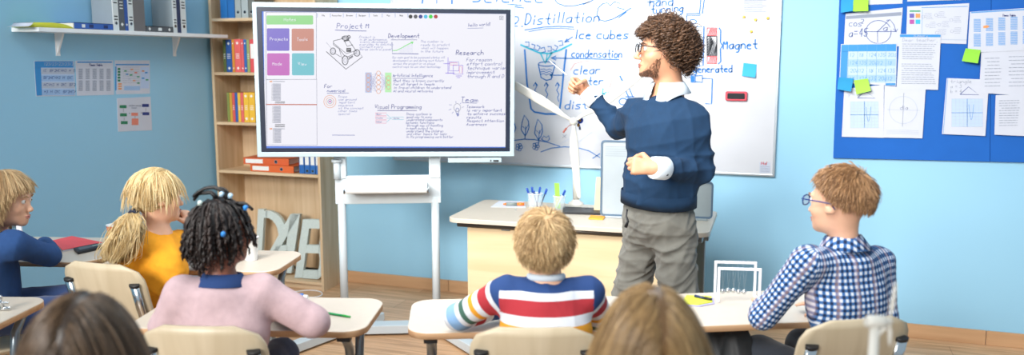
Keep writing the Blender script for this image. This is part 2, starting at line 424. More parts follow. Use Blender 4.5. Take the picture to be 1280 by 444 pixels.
# ------------------------------------------------------------------ bookcase and its contents
bcx0, bcx1, bcy0 = -3.985, -3.13, BY-.30
def bx_(px, py): return on_y(px, py, bcy0)
bk = thing('bookcase', 'tall light beech bookcase with open shelves in the corner behind the display', 'bookcase', ((bcx0+bcx1)/2, (bcy0+BY)/2, 0))
th = .02; H_ = 2.25
for x in (bcx0+th/2, bcx1-th/2): obj('side_panel', MB().box((x, (bcy0+BY)/2-.008, H_/2), (th, BY-bcy0-.016, H_)), M_beechv, bk, bevel=.001)
obj('back_panel', MB().box(((bcx0+bcx1)/2, BY-.012, H_/2), (bcx1-bcx0-.01, .006, H_-.02)), M_beechv, bk)
zs = [float(bx_(293, y)[2]) for y in (22.5, 90.5, 153)]+[float(bx_(340, 216)[2]), .06]
for z in zs: obj('shelf', MB().box(((bcx0+bcx1)/2, (bcy0+BY)/2-.006, z-.01), (bcx1-bcx0-2*th, BY-bcy0-.02, .02)), M_beechx, bk, bevel=.001)
obj('shelf', MB().box(((bcx0+bcx1)/2, (bcy0+BY)/2-.006, H_-.01), (bcx1-bcx0-2*th, BY-bcy0-.02, .02)), M_beechx, bk)
obj('plinth', MB().box(((bcx0+bcx1)/2, bcy0+.035, .02), (bcx1-bcx0-2*th, .018, .04)), M_beechx, bk)
inx0 = bcx0+th+.004

M_lab = mat('label_card', 'e4e4e0', .7, var=.02); M_hole = mat('dark_ring', '20242c', .4, .4); M_ring = mat('steel_ring', 'c9ccd0', .25, 1)
M_pages = mat('page_block', 'e6e2d8', .85, var=.05, scale=60)
def binder(name, label, cat, group, base, wid, hgt, dep, ax, out, col, spine=None, ring=True, lab='plain', mark='diamond'):
    """upright lever-arch file / book. base = lower corner at the spine; ax = unit vector along the row; out = unit vector out of the spine; wid along ax"""
    base = np.asarray(base, float); ax = unit(ax); out = unit(out); up = np.array([0, 0, 1.])
    t = thing(name, label, cat, base, group)
    mc = mat('cover_'+col, col, .55, var=.03); ms = mc if spine is None else mat('spine_'+spine, spine, .5, var=.03)
    q = lambda a, o, z: base+ax*a-out*o+up*z
    mb = MB(); e = .0025
    mb.slab([q(e, .004, 0), q(wid-e, .004, 0), q(wid-e, .004, hgt), q(e, .004, hgt)], -out*e)                           # spine backing
    mb.slab([q(0, .003, 0), q(e, .003, 0), q(e, .003, hgt), q(0, .003, hgt)], -out*(dep-.003))
    mb.slab([q(wid-e, .003, 0), q(wid, .003, 0), q(wid, .003, hgt), q(wid-e, .003, hgt)], -out*(dep-.003))
    obj('cover', mb, mc, t)
    mb = MB().slab([q(0, .0, 0), q(wid, .0, 0), q(wid, .0, hgt), q(0, .0, hgt)], -out*.0035); obj('spine', mb, ms, t, bevel=.001)
    mb = MB().slab([q(e+.001, .01, .008), q(wid-e-.001, .01, .008), q(wid-e-.001, .01, hgt-.012), q(e+.001, .01, hgt-.012)], -out*(dep-.018)); obj('paper_block', mb, M_pages, t)
    c = base+ax*wid/2+out*.0004
    def disc(z, r, m_, nm, l=.0006):
        pts = [c+out*l+up*(z+r*math.sin(a))+ax*(r*math.cos(a)) for a in [i*math.pi/6 for i in range(12)]]
        obj(nm, MB().slab(pts, out*.0006), m_, t)
    if lab == 'plain':
        m1 = MB(); m1.slab([c+ax*x+up*z for x, z in ((-wid*.36, hgt*.42), (wid*.36, hgt*.42), (wid*.36, hgt*.86), (-wid*.36, hgt*.86))], out*.0006); obj('spine_label', m1, M_lab, t)
    elif lab == 'bars':
        m1 = MB()
        for z in (.2, .26, .52, .58, .64, .82): m1.slab([c+ax*x+up*zz for x, zz in ((-wid*.3, hgt*z), (wid*.3, hgt*z), (wid*.3, hgt*(z+.022)), (-wid*.3, hgt*(z+.022)))], out*.0006)
        obj('spine_print', m1, M_hole, t)
    elif lab == 'lines':
        m1 = MB()
        for z in (.42, .48, .54): m1.slab([c+ax*x+up*zz for x, zz in ((-wid*.28, hgt*z), (wid*.28, hgt*z), (wid*.28, hgt*(z+.02)), (-wid*.28, hgt*(z+.02)))], out*.0006)
        obj('spine_print', m1, M_lab, t)
    if ring: disc(hgt*.14, min(.011, wid*.3), M_ring, 'finger_ring'); disc(hgt*.14, min(.0075, wid*.2), M_hole, 'finger_hole', .0013)
    if mark == 'diamond':
        for z in (.12, .88):
            r = min(.011, wid*.28)
            obj('spine_mark', MB().slab([c+up*(hgt*z+r*b)+ax*(r*a) for a, b in ((1, 0), (0, 1), (-1, 0), (0, -1))], out*.0008), M_lab, t)
    return t
AXb, OUTb = (1, 0, 0), (0, -1, 0)
def row(z, y, items, group, cat='binder', name='binder'):
    x = None
    for px0, px1, hgt, dep, kw in items:
        xa = float(on_y(px0, y, bcy0+.03)[0]); xb = float(on_y(px1, y, bcy0+.03)[0])
        if x is not None: xa = max(xa, x+.0008)
        if xb-xa < .01: xb = xa+.01
        kw = dict(kw); lb = kw.pop('label')
        binder(kw.pop('name', name), lb, kw.pop('cat', cat), group, (xa, bcy0+.03, z+.0007), xb-xa, hgt, dep, AXb, OUTb, **kw); x = xb
# top shelf
row(zs[0], 12, [(275.5, 284, .29, .22, dict(col='1f6fb5', label='bright blue file, leftmost on the top bookcase shelf', ring=False, lab='', mark='')),
 (284.5, 293, .29, .22, dict(col='1b66ab', label='bright blue file beside a grey one on the top bookcase shelf', ring=False, lab='', mark='')),
 (293.8, 301, .28, .22, dict(col='9aa3a2', label='grey lever-arch file next to the blue ones on the top bookcase shelf', lab='')),
 (301.8, 310, .28, .22, dict(col='a3adae', label='grey lever-arch file with a dark finger hole, second of the greys', lab='')),
 (310.6, 318, .28, .22, dict(col='6c6f6a', label='dark grey file half hidden by the top corner of the display', lab=''))], 'files on the top bookcase shelf')
row(zs[1], 70, [(279, 282.4, .225, .17, dict(col='5d6b3a', label='thin olive book, leftmost of the middle shelf row', ring=False, lab='lines', mark='')),
 (282.8, 289.6, .225, .18, dict(col='29579c', label='royal blue book with white diamonds in the middle shelf row', ring=False, lab='lines')),
 (290, 293, .225, .17, dict(col='d08a2e', label='thin orange book between the blue and the wide salmon one', ring=False, lab='')),
 (293.4, 301, .228, .18, dict(col='d9605f', label='wide salmon red book with white diamonds in the middle shelf row', ring=False, lab='lines')),
 (301.3, 304.6, .226, .17, dict(col='d55c60', label='thin salmon book right of the wide salmon one', ring=False, lab='')),
 (305, 308.2, .226, .17, dict(col='2c62a6', label='thin blue book between the salmon and the sage green one', ring=False, lab='')),
 (308.6, 312, .224, .17, dict(col='8f9a62', label='thin sage green book on the middle bookcase shelf', ring=False, lab='lines', mark='')),
 (312.4, 319, .226, .17, dict(col='cf4f52', label='red book touching the edge of the display, middle shelf', ring=False, lab='plain', mark=''))], 'books on the middle bookcase shelf', 'book', 'book')
row(zs[2], 132, [(284, 287, .205, .16, dict(col='7f8a45', label='thin olive green book, leftmost of the yellow book row', ring=False, lab='', mark='')),
 (287.3, 290.2, .205, .16, dict(col='c99a35', label='thin mustard book near the left of the yellow book row', ring=False, lab='', mark='')),
 (290.5, 293.6, .205, .16, dict(col='d0574f', label='thin red book left of the blue one in the yellow book row', ring=False, lab='lines', mark='')),
 (293.9, 297, .205, .16, dict(col='2b5aa0', label='thin blue book in the row of yellow books', ring=False, lab='', mark='')),
 (297.3, 300.6, .205, .16, dict(col='e2b13a', label='narrow yellow book beside the thin blue one', ring=False, lab='lines', mark='')),
 (300.9, 304.4, .205, .16, dict(col='d7625a', label='salmon book between the yellow ones on the lower book shelf', ring=False, lab='lines', mark='')),
 (304.8, 310.6, .208, .17, dict(col='e3b536', label='wide yellow book with white diamonds, further from the display', ring=False, lab='lines')),
 (311, 318.4, .208, .17, dict(col='e0b033', label='wide yellow book with white diamonds, touching the display edge', ring=False, lab='lines'))], 'books in the yellow book row', 'book', 'book')
row(zs[3], 207, [(374, 380, .145, .15, dict(col='1f5fa8', label='small blue file, leftmost of those under the display', ring=False, lab='plain', mark='')),
 (380.6, 387, .145, .15, dict(col='1f5fa8', label='small blue file with a label, second from the left under the display', ring=True, lab='plain', mark='')),
 (387.6, 394, .145, .15, dict(col='2465ae', label='small blue file with a label, third under the display', ring=True, lab='plain', mark='')),
 (394.6, 398.5, .145, .15, dict(col='2465ae', label='small blue file against the right side of the bookcase', ring=False, lab='plain', mark=''))], 'small blue files on the low shelf')
# two orange lever-arch files lying flat, spine to the front
def lying(name, label, group, px0, px1, z, hgt, col, rot, yoff, dep=.21):
    A = on_y(px0, 210, bcy0+yoff); B = on_y(px1, 210, bcy0+yoff); wd = float(B[0]-A[0]); c = np.array([(A[0]+B[0])/2, bcy0+yoff, z])
    t = thing(name, label, 'binder', c, group, math.radians(rot)); mc = mat('cover_'+col, col, .5, var=.03)
    obj('cover', MB().box((0, dep/2, .0015), (wd, dep, .003)).box((0, dep/2, hgt-.0015), (wd, dep, .003)), mc, t, local=True)
    obj('spine', MB().box((0, .002, hgt/2), (wd, .005, hgt)), mc, t, local=True, bevel=.001)
    obj('paper_block', MB().box((0, dep/2+.01, hgt/2), (wd-.02, dep-.03, hgt-.009)), M_pages, t, local=True)
    obj('spine_label', MB().box((-wd*.26, -.0009, hgt/2), (wd*.38, .0008, hgt*.62)), M_lab, t, local=True)
    for r, m_, y, nm in ((.0125, M_ring, -.0010, 'finger_ring'), (.0085, M_hole, -.0018, 'finger_hole')):
        pts = [(wd*.22+r*math.cos(i*math.pi/7), y, hgt/2+r*math.sin(i*math.pi/7)) for i in range(14)]
        obj(nm, MB().slab(pts, (0, .001, 0)), m_, t, local=True)
    return t
lying('ring_binder', 'orange lever-arch file lying flat at the bottom of the pair', 'orange files lying on the low shelf', 313, 367, zs[3]+.0007, .047, 'd2622c', 0, .02)
lying('ring_binder', 'orange lever-arch file lying on top of the other orange one', 'orange files lying on the low shelf', 306, 360, zs[3]+.0485, .046, 'cc5a28', 4, .035)

# big decorative letters on the bottom shelf, leaning back
M_let = mat('speckled_pale_grey_letter', 'c4d0cc', .7, var=.10, scale=160, bump=.3)
def letter(label, outer, holes, y0, zb):
    """polygons in photo coordinates on the plane Y=y0, bridged with holes as strips"""
    mb = MB()
    for poly in outer:
        pts = [on_y(x, y, y0) for x, y in poly]; mb.slab(pts[::-1], (0, .03, 0))
    allz = min(v[2] for v in mb.v); mb.v = [(v[0], v[1]+(v[2]-allz)*.10, v[2]-allz+zb) for v in mb.v]
    c = np.mean(np.array(mb.v), axis=0); c[2] = zb
    return tag(obj('decorative_letter', mb, M_let, None, at=c, bevel=.001), label, 'letter', 'big letters on the bottom shelf')
def arc(cx, cy, rx, ry, a0, a1, n=10): return [(cx+rx*math.cos(math.radians(a0+(a1-a0)*i/n)), cy+ry*math.sin(math.radians(a0+(a1-a0)*i/n))) for i in range(n+1)]
def band(cx, cy, rx, ry, tx, ty, a0, a1, n=12):
    o = arc(cx, cy, rx, ry, a0, a1, n); i_ = arc(cx, cy, rx-tx, ry-ty, a0, a1, n); return [[o[k], o[k+1], i_[k+1], i_[k]] for k in range(n)]
yl = bcy0+.05
letter('big grey letter D, mostly hidden at the left of the letters', [[(318, 270), (326, 270), (326, 345), (318, 345)], [(326, 272), (330, 272), (330, 281), (326, 281)], [(326, 334), (330, 334), (330, 343), (326, 343)]]+band(328, 307.5, 28, 36, 10, 9, -90, 90), [], yl+.09, .0607)
letter('big grey letter A, standing between the other two letters', [[(358.5, 272.5), (370.5, 272.5), (332, 344), (322, 344)], [(358.6, 273), (370.5, 272.5), (364, 345), (353, 345)], [(343, 311), (358, 311), (357.5, 320), (339, 320)]], [], yl+.045, .0607)
letter('big grey letter B, at the right of the bookcase floor', [[(374, 272.5), (383.5, 272.5), (377.5, 344.5), (368, 344.5)], [(383.5, 272.5), (397, 273), (397, 284), (382.5, 283.8)], [(381, 304), (397, 304.5), (397, 314.5), (380, 314)], [(378.6, 335), (397, 335.5), (397, 346), (377.6, 344.8)]]
       +band(396.5, 288.6, 7.5, 15.6, 7, 4.8, -90, 90, 10)+band(396, 325, 8.5, 21, 6.5, 10.4, -90, 90, 10), [], yl, .0607)

# ------------------------------------------------------------------ wall shelf on the left wall
sy0 = float(on_x(14, 34, LX)[1]); shz = float(on_x(14, 34.5, LX)[2]); shd = .19
sy1 = BY-.305
sh = thing('wall_shelf', 'long white shelf on the blue left wall, reaching the bookcase', 'shelf', (LX, (sy0+sy1)/2, shz))
obj('board', MB().box((LX+shd/2, (sy0+sy1)/2, shz-.011), (shd, sy1-sy0, .022)), M_white, sh, bevel=.001)
for px in (71, 217):
    yb = float(on_x(px, 50, LX)[1])
    o = obj('bracket', MB().slab([(LX+.001, yb-.012, shz-.022), (LX+.05, yb-.006, shz-.022), (LX+.05, yb-.006, shz-.03), (LX+.006, yb-.006, shz-.13), (LX+.001, yb-.006, shz-.14)], (0, .012, 0)).box((LX+.002, yb, shz-.085), (.003, .028, .125)), M_white, sh)
    for dz in (.045, .065, .12): obj('screw', MB().box((LX+.0045, yb, shz-dz), (.002, .006, .006)), M_metal, o)
AXs, OUTs = (0, 1, 0), (1, 0, 0)
xs = LX+.17
def sbinder(px0, px1, label, **kw):
    ya = float(on_x(px0, 34, xs)[1]); yb = float(on_x(px1, 34, xs)[1])
    binder('binder', label, 'binder', 'files standing on the wall shelf', (xs, ya, shz+.0005), yb-ya-.0008, kw.pop('h', .30), kw.pop('dep', .155), AXs, OUTs, **kw)
sbinder(142, 149.3, 'white-spined file with grey sides, leftmost upright on the wall shelf', col='8f9aa0', spine='dfe3e2', lab='bars', mark='')
sbinder(149.4, 156.6, 'dark grey file with a white diamond, between white and blue spines', col='565a60', lab='lines', ring=False)
sbinder(156.7, 160.9, 'thin blue book squeezed between two files on the wall shelf', col='2b55a2', lab='', ring=False, mark='diamond')
sbinder(161, 167.6, 'white-spined file right of the thin blue book on the wall shelf', col='8f9aa0', spine='dde1df', lab='bars', mark='')
sbinder(167.7, 182, 'wide plain taupe file standing on the wall shelf', col='6f6b6b', lab='', ring=False, mark='')
sbinder(217, 221.8, 'white-spined file just right of the tall grey side on the wall shelf', col='98a3a8', spine='dbe0e0', lab='bars', mark='', dep=.165)
sbinder(221.9, 226.6, 'navy book between two white-spined files near the bookcase', col='27365c', lab='', ring=False, mark='')
sbinder(226.7, 233.4, 'white-spined file, last one before the bookcase', col='98a3a8', spine='dbe0e0', lab='bars', mark='')
def flatbook(name, label, cat, px0, px1, hgt, col, x1, x0=LX+.02, marks='', group='things lying flat on the wall shelf'):
    ya = float(on_x(px0, 34, x1)[1]); yb = float(on_x(px1, 34, x1)[1]); c = ((x0+x1)/2, (ya+yb)/2, shz)
    t = thing(name, label, cat, c, group); mc = mat('cover_'+col, col, .5, var=.03)
    obj('cover', MB().box((c[0], c[1], shz+.0015), (x1-x0, yb-ya, .003)).box((c[0], c[1], shz+hgt-.0015), (x1-x0, yb-ya, .003)).box((x1-.002, c[1], shz+hgt/2), (.004, yb-ya, hgt)), mc, t)
    obj('paper_block', MB().box((c[0]-.006, c[1], shz+hgt/2), (x1-x0-.012, yb-ya-.006, hgt-.007)), M_pages, t)
    for f in ((.12, .85) if marks == 'dia' else ()):
        yy = ya+(yb-ya)*f; obj('spine_mark', MB().slab([(x1+.0002, yy+a*hgt*.3, shz+hgt*(.5+b*.3)) for a, b in ((1, 0), (0, 1), (-1, 0), (0, -1))], (.0008, 0, 0)), M_lab, t)
    if marks == 'dia': obj('spine_print', MB().box((x1+.0005, (ya+yb)/2, shz+hgt/2), (.0008, .03, hgt*.5)), M_lab, t)
    if marks == 'lab':
        obj('spine_label', MB().box((x1+.0005, ya+(yb-ya)*.22, shz+hgt/2), (.0008, .022, hgt*.5)), M_lab, t)
        obj('spine_print', MB().box((x1+.0005, ya+(yb-ya)*.42, shz+hgt/2), (.0008, .03, hgt*.5)).box((x1+.0005, ya+(yb-ya)*.8, shz+hgt/2), (.0008, .03, hgt*.5)), mat('navy_print', '1c2f66', .6), t)
    return t
flatbook('binder', 'blue file lying flat beside the yellow folder', 'binder', 93.5, 141.4, .036, '2f5fb0', xs, marks='lab')
flatbook('book', 'dark grey book lying flat between the upright files', 'book', 182.8, 216.4, .036, '53585e', xs, marks='dia')
# yellow folder with papers
ya, yb = float(on_x(40, 34, LX+.17)[1]), float(on_x(92.5, 34, LX+.17)[1]); mb = MB(); mb.smooth = True
vs = []; fs = []; n = 12
for i in range(n+1):
    f = i/n; hh = .004+.024*math.sin(math.pi*min(1, f*1.02))**.6
    for x, z in ((LX+.03, 0), (LX+.168, 0), (LX+.172, hh*.5), (LX+.165, hh), (LX+.03, hh*1.15)): vs.append((x, ya+(yb-ya)*f, shz+z+.0005))
for i in range(n):
    for k in range(5): fs.append((i*5+k, i*5+(k+1) % 5, i*5+5+(k+1) % 5, i*5+5+k))
fs += [(0, 1, 2, 3, 4)[::-1], tuple(n*5+k for k in range(5))]
mb.add(vs, fs); tag(obj('folder', mb, mat('yellow_green_folder', 'd3cf35', .5), at=((LX+.1), (ya+yb)/2, shz)), 'bulging yellow-green folder lying near the left end of the wall shelf', 'folder')
y2, y3 = float(on_x(18, 34, LX+.1)[1]), ya-.003; mb = MB(); mb.smooth = True; vs = []; fs = []
for i in range(9):
    f = i/8; z = shz+.001+.022*f**2.2
    for x, dz in ((LX+.05, 0), (LX+.186, 0), (LX+.186, .0015), (LX+.05, .0015)): vs.append((x, y2+(y3-y2)*f, z+dz))
for i in range(8):
    for k in range(4): fs.append((i*4+k, i*4+(k+1) % 4, i*4+4+(k+1) % 4, i*4+4+k))
fs += [(3, 2, 1, 0), (32, 33, 34, 35)]
mb.add(vs, fs); tag(obj('paper_sheaf', mb, M_paper, at=(LX+.1, (y2+y3)/2, shz)), 'loose white papers curling up at the left end of the wall shelf', 'paper')

# ------------------------------------------------------------------ print colours
def ink(nm, c, rough=.7): return mat('ink_'+nm, c, rough, var=.02)
INK = dict(blue='2b7fd0', navy='2c4a94', teal='2fb5c8', black='33363d', red='cf4a50', grey='8d96a8', lgrey='b9c2d2', green='3f9d6e', orange='e5985c', hdr='3a8fd0', cell='b9cdea', cell2='9fbfe4', salmon='e08570', pblue='5f9bd8',
           mblue='1f74c2', cyan='35b3cf', mag='b0509e', vio='6a5fae', dkgreen='2c7f5a', dnavy='28377c')
IM = {k: ink(k, v) for k, v in INK.items()}
NM = {k: ('print_'+{'pblue': 'pale_blue', 'lgrey': 'pale_grey', 'hdr': 'header_blue', 'cell': 'cell_blue', 'cell2': 'cell_mid_blue', 'mblue': 'marker_blue', 'mag': 'magenta', 'vio': 'violet', 'dkgreen': 'dark_green', 'dnavy': 'dark_navy'}.get(k, k), IM[k]) for k in IM}
def sheet(label, quad, O, Nn, cat='poster', group=None, m=None, th_=.0012, name='paper_sheet', off=0.0):
    """thin sheet whose corners lie on the wall plane"""
    Nn = unit(Nn); O = np.asarray(O, float)+Nn*off
    pts = [on_plane(x, y, O, Nn) for x, y in quad]; c = sum(pts)/4
    mb = MB().slab(pts[::-1], Nn*th_); o = obj(name, mb, m or M_paper, at=c); tag(o, label, cat, group)
    return o, Board(O+Nn*th_, Nn, .0004)
# four sheets on the left wall
OL, NL = np.array([LX, 3, 1.]), np.array([1., 0, 0])
g1 = 'printed sheets taped to the left wall'
o, b = sheet('blue table printout, leftmost of the sheets on the left wall', [(42.5, 76), (92, 76), (94, 120), (45, 120.5)], OL, NL, group=g1)
b.poly('cell', [(43, 76.6), (91.4, 76.6), (93.4, 119.2), (45.6, 119.6)]); b.poly('hdr', [(43, 76.6), (91.4, 76.6), (91.8, 84.5), (43.4, 84.6)], 2); b.poly('hdr', [(43.2, 84), (51, 84), (52.4, 119.4), (45.6, 119.6)], 2)
for i in range(4):
    y = 85+i*8.8; b.poly('cell2' if i % 2 else 'lgrey', [(51.2+i*.3, y+.4), (91.8+i*.4, y+.4), (92.2+i*.4, y+7.8), (51.6+i*.3, y+7.8)], 2)
    for k in range(5): b.text('navy', ['1C', 'BF2', 'HCV', 'M3', 'HZO'][(i+k) % 5], 54+k*8+i*.3, y+5, 1.6, .35); 
for k in range(5): b.text('lgrey', '123', 55+k*8, 82, 1.8, .4)
b.dump(o, NM)
def tablesheet(b, x0, x1, y0, y1, title, rows, cols, tc='hdr', cc='grey', w_=None, sk=0.0):
    b.poly(tc, [(x0, y0), (x1, y0+sk*(x1-x0)), (x1, y0+1.6+sk*(x1-x0)), (x0, y0+1.6)])
    b.text('dnavy', title, (x0+x1)/2-7, y0+5.4, 1.25, .6, dx=.8)
    cw = (x1-x0)/cols; rh = (y1-y0-10)/rows
    for r in range(rows):
        for c in range(cols):
            xa = x0+cw*c+cw*.2; ya_ = y0+9+rh*r+sk*(xa-x0); k = 0
            while k*1.5 < rh-2.2:
                b.poly(cc, [(xa, ya_+k*1.5), (xa+cw*.58, ya_+k*1.5), (xa+cw*.58, ya_+k*1.5+.85), (xa, ya_+k*1.5+.85)]); k += 1
o, b = sheet('white sheet titled Times Table, with columns of sums, on the left wall', [(94.2, 76), (141, 75.5), (142.4, 118.5), (96, 119.7)], OL, NL, group=g1)
tablesheet(b, 96.5, 140, 77, 116.5, 'Times Table', 2, 5); b.dump(o, NM)
o, b = sheet('sheet with a blue header and coloured boxes, right end of the upper sheets', [(143.2, 75.5), (187, 75.5), (187.2, 117), (145.2, 118)], OL, NL, group=g1)
b.rect('hdr', 144.5, 80, 186, 81.6); b.rect('hdr', 144, 83, 145.6, 113); b.rect('cell', 175.5, 84, 186, 110.5); b.rect('cell2', 155, 107.5, 175, 113)
for x, y, c in ((155, 88, 'green'), (157, 92, 'hdr'), (163, 86, 'orange'), (162, 93, 'green'), (168, 90, 'salmon'), (171, 95, 'green'), (160, 98, 'lgrey'), (166, 100, 'orange'), (171, 103, 'green'), (177, 88, 'orange'), (181, 90, 'hdr'), (177, 97, 'hdr'), (182, 99, 'green')): b.rect(c, x, y, x+3.4, y+1.7, 2)
for i in range(5): b.rect('dkgreen', 147, 85+i*3.6, 150.4, 87.6+i*3.6)
for i in range(3): b.rect('orange', 147.5, 104+i*3, 152, 106+i*3)
for i in range(8): b.line('grey', [(153, 84+i*2.8), (174, 84+i*2.8)], .2)
b.dump(o, NM)
o, b = sheet('flow chart sheet with green, navy and red boxes, below the others', [(146, 123), (188, 121), (190, 163), (147.6, 164.6)], OL, NL, group=g1)
for x, y, c in ((149.5, 131.5, 'dkgreen'), (150, 141.7, 'dkgreen'), (151, 151.5, 'dkgreen'), (177.5, 130, 'dnavy'), (178, 140.3, 'dnavy')): b.rect(c, x, y, x+8.6, y+3.8)
b.rect('salmon', 164, 141, 172.4, 144.8); b.rect('salmon', 164.6, 148.2, 173, 156.4)
b.text('grey', 'nuclear energy', 161, 132.6, .9, .35, dx=.75); b.text('grey', 'lesson', 164.5, 135.6, .9, .35, dx=.75)
for x, y in ((160, 143), (175, 142.4)): b.text('black', '-', x, y+1, 2.4, .5)
for p, q in (((154, 136), (154, 140)), ((155, 147), (155, 150.4)), ((168.6, 145.4), (168.6, 148)), ((182, 135), (182, 139))): b.line('black', [p, q], .4)
b.dump(o, NM)

# ------------------------------------------------------------------ whiteboard
wy = BY-.02
wbl, wbr = on_y(493, 198.5, wy), on_y(966.5, 219.5, wy)
wx0, wx1 = float(wbl[0]), float(wbr[0]); wz0 = float(wbr[2]); wz1 = wz0+1.30
M_alu = mat('brushed_aluminium', 'c3ccd2', .35, .7, var=.03); M_wb = mat('whiteboard_enamel', 'cbced4', .22, var=.008, coat=.2)
wb = thing('whiteboard', 'wide white dry-erase board covered in blue marker sketches, behind the teacher', 'whiteboard', ((wx0+wx1)/2, BY, wz0))
obj('writing_surface', MB().box(((wx0+wx1)/2, wy+.009, (wz0+wz1)/2), (wx1-wx0-.01, .018, wz1-wz0-.01)), M_wb, wb)
for nm, c, d in (('frame_edge', ((wx0+wx1)/2, wy+.008, wz0), (wx1-wx0+.016, .026, .014)), ('frame_edge', ((wx0+wx1)/2, wy+.008, wz1), (wx1-wx0+.016, .026, .014)),
                 ('frame_edge', (wx0-.001, wy+.008, (wz0+wz1)/2), (.014, .026, wz1-wz0)), ('frame_edge', (wx1+.001, wy+.008, (wz0+wz1)/2), (.014, .026, wz1-wz0))):
    obj(nm, MB().box(c, d), M_alu, wb, bevel=.003)
b = Board((0, wy, 1), (0, -1, 0), .0008); b.thick = 1.35
C1, C2 = 'mblue', 'cyan'
b.text(C1, 'science', 591, 2.5, 8, 1.0, slant=.3); b.line(C1, [(620, 8), (640, 5.5), (652, 7)], .8); b.line(C1, [(640, 8), (655, 10)], .8)
b.line(C1, [(528.5, 0), (528, 4)], 1.2); b.line(C1, [(565, -2), (565, 5)], 1.2); b.line(C1, [(546, 0), (546, 4)], .6)
b.line(C1, [(694, 0), (697, 4), (706, 7.5), (720, 7), (735, 3), (742, 0)], .8); b.line(C1, [(729, 5.5), (737, 2)], .9)
b.line(C1, [(781, 12), (772, 9.5), (775, 4), (768, 2.4), (763, 7), (759, 3.5), (753, 5), (748, 10), (746, 18), (749, 24.5), (756, 26.5), (766, 24), (778, 17), (789, 10)], .9); b.line(C1, [(773, 22.5), (783, 15)], .9)
b.text(C1, '2.', 640, 33, 6, .9); b.text(C1, 'Distillation', 656, 31, 6.8, 1.0, dx=.82, slope=-.04, slant=.25)
b.line(C1, [(656, 37.5), (680, 33.8), (700, 33), (717, 34)], .8); b.line(C1, [(661, 39.5), (682, 35.8), (702, 35.2), (718, 36.6)], .6)
b.text(C1, 'Ice cubes', 719, 48.5, 5.6, 1.05, dx=.86, slant=.2); b.text(C1, 'condensation', 714.5, 71.5, 5.0, .95, dx=.64, slope=.01, slant=.2)
b.line(C1, [(689, 72.5), (720, 73.2), (774, 74.4)], .9); b.line(C1, [(695, 70), (689, 72.5), (695, 75)], .9)
b.line(C1, [(716, 46), (706, 52.6)], .9); b.line(C1, [(711.5, 51.7), (705.5, 52.7), (709, 48.5)], .9)
b.line(C2, [(651, 56), (662, 61), (674, 66), (686, 67), (699, 63), (715, 55)], 1.4)
for x, y, a in ((659, 55.5, 0), (666, 58.5, .3), (672, 60, .5), (679, 62.5, -.3), (687, 61, 0), (694, 60, .5), (701, 54, -.2)):
    c, s = math.cos(a), math.sin(a); q = [(-2.3, -2.8), (2.3, -2.8), (2.3, 2.8), (-2.3, 2.8), (-2.3, -2.8)]
    b.line(C1, [(x+c*u-s*v, y+s*u+c*v) for u, v in q[:4]], .8)
b.line(C2, [(676, 67), (681.5, 79), (690, 66)], 1.5); b.line(C2, [(684, 68), (683, 76)], .9)
b.line(C1, [(656, 62), (659, 105), (664, 136), (668, 140), (682, 142.5), (699, 142.5), (703, 141)], 1.5); b.line(C1, [(708, 62), (705, 88), (701, 128), (699, 142)], 1.6)
b.line(C1, [(673, 80), (676.5, 97), (683, 100.5), (689, 99), (694, 81)], 1.0); b.loop(C1, 683.5, 80, 10.5, 2.8, .8)
for i in range(3): b.line(C1, [(676, 87+i*3), (680, 86+i*3), (683, 88+i*3), (687, 86+i*3), (690, 88+i*3)], .6)
b.line(C1, [(687.5, 94), (704, 94)], .8); b.line(C1, [(691, 91.5), (687.5, 94), (691, 96.5)], .8)
for x in (669.5, 683, 697):
    b.line(C1, [(x, 103.5), (x+1.5, 108), (x-1, 113), (x+2, 118), (x, 122), (x+1.5, 127)], .8); b.line(C1, [(x-2.5, 107.5), (x, 103), (x+2.6, 107)], .9)
b.text(C1, 'clear', 717, 92.5, 5.4, .95, dx=.82, slant=.2); b.text(C1, 'water', 721, 106, 5, .95, dx=.8, slant=.2)
b.text(C1, 'dist.', 706, 136, 5.4, .9, dx=.9, slant=.2)
b.line('salmon', [(713, 88), (718, 80), (732, 76), (748, 79), (760, 88), (765, 100), (762, 110)], .3)
# trees and ground
b.line(C1, [(640, 176), (655, 174), (668, 174.5), (685, 178), (700, 183)], .7); b.line(C1, [(676, 190), (690, 185), (706, 183.5), (722, 184.5), (737, 189), (750, 197)], .7); b.line(C1, [(741, 198), (750, 192)], .8)
for x, y in ((656.5, 156), (673.5, 161)):
    b.line(C1, [(x, y+14), (x-5, y+6), (x-4, y-2), (x-1, y-12), (x+4, y-5), (x+5, y+3), (x+3, y+9), (x, y+14), (x, y+18)], .8); b.line(C1, [(x, y+14), (x+1, y+2)], .6); b.line(C1, [(x-3, y+2), (x+1, y+6), (x+4, y)], .5)
for x, y in ((649, 184), (670, 183)):
    for i in range(5): b.loop(C1, x+math.cos(i*1.3)*2.4, y+math.sin(i*1.3)*3, 2, 2, .6, n=8)
b.line(C1, [(677, 174), (680, 170), (683, 172), (686, 169.5), (687, 174), (684, 177), (680, 176), (677, 174)], .7)
b.line(C1, [(640, 131), (643, 140), (641, 148), (645, 160), (642, 168)], .9)
b.line(C1, [(775, 95), (778, 101)], 1.2); b.line(C1, [(779, 106), (786, 122)], .9); b.line(C1, [(784, 104), (791, 121)], .9); b.loop(C1, 779, 127, 5, 4, .9); b.loop(C1, 787, 126, 3.5, 3, .9); b.line(C1, [(782, 121), (793, 121)], .9)
b.text(C2, 'kot', 753, 120, 4.6, .9, dx=.8); b.text(C2, 'y', 757, 127, 4.6, .9)
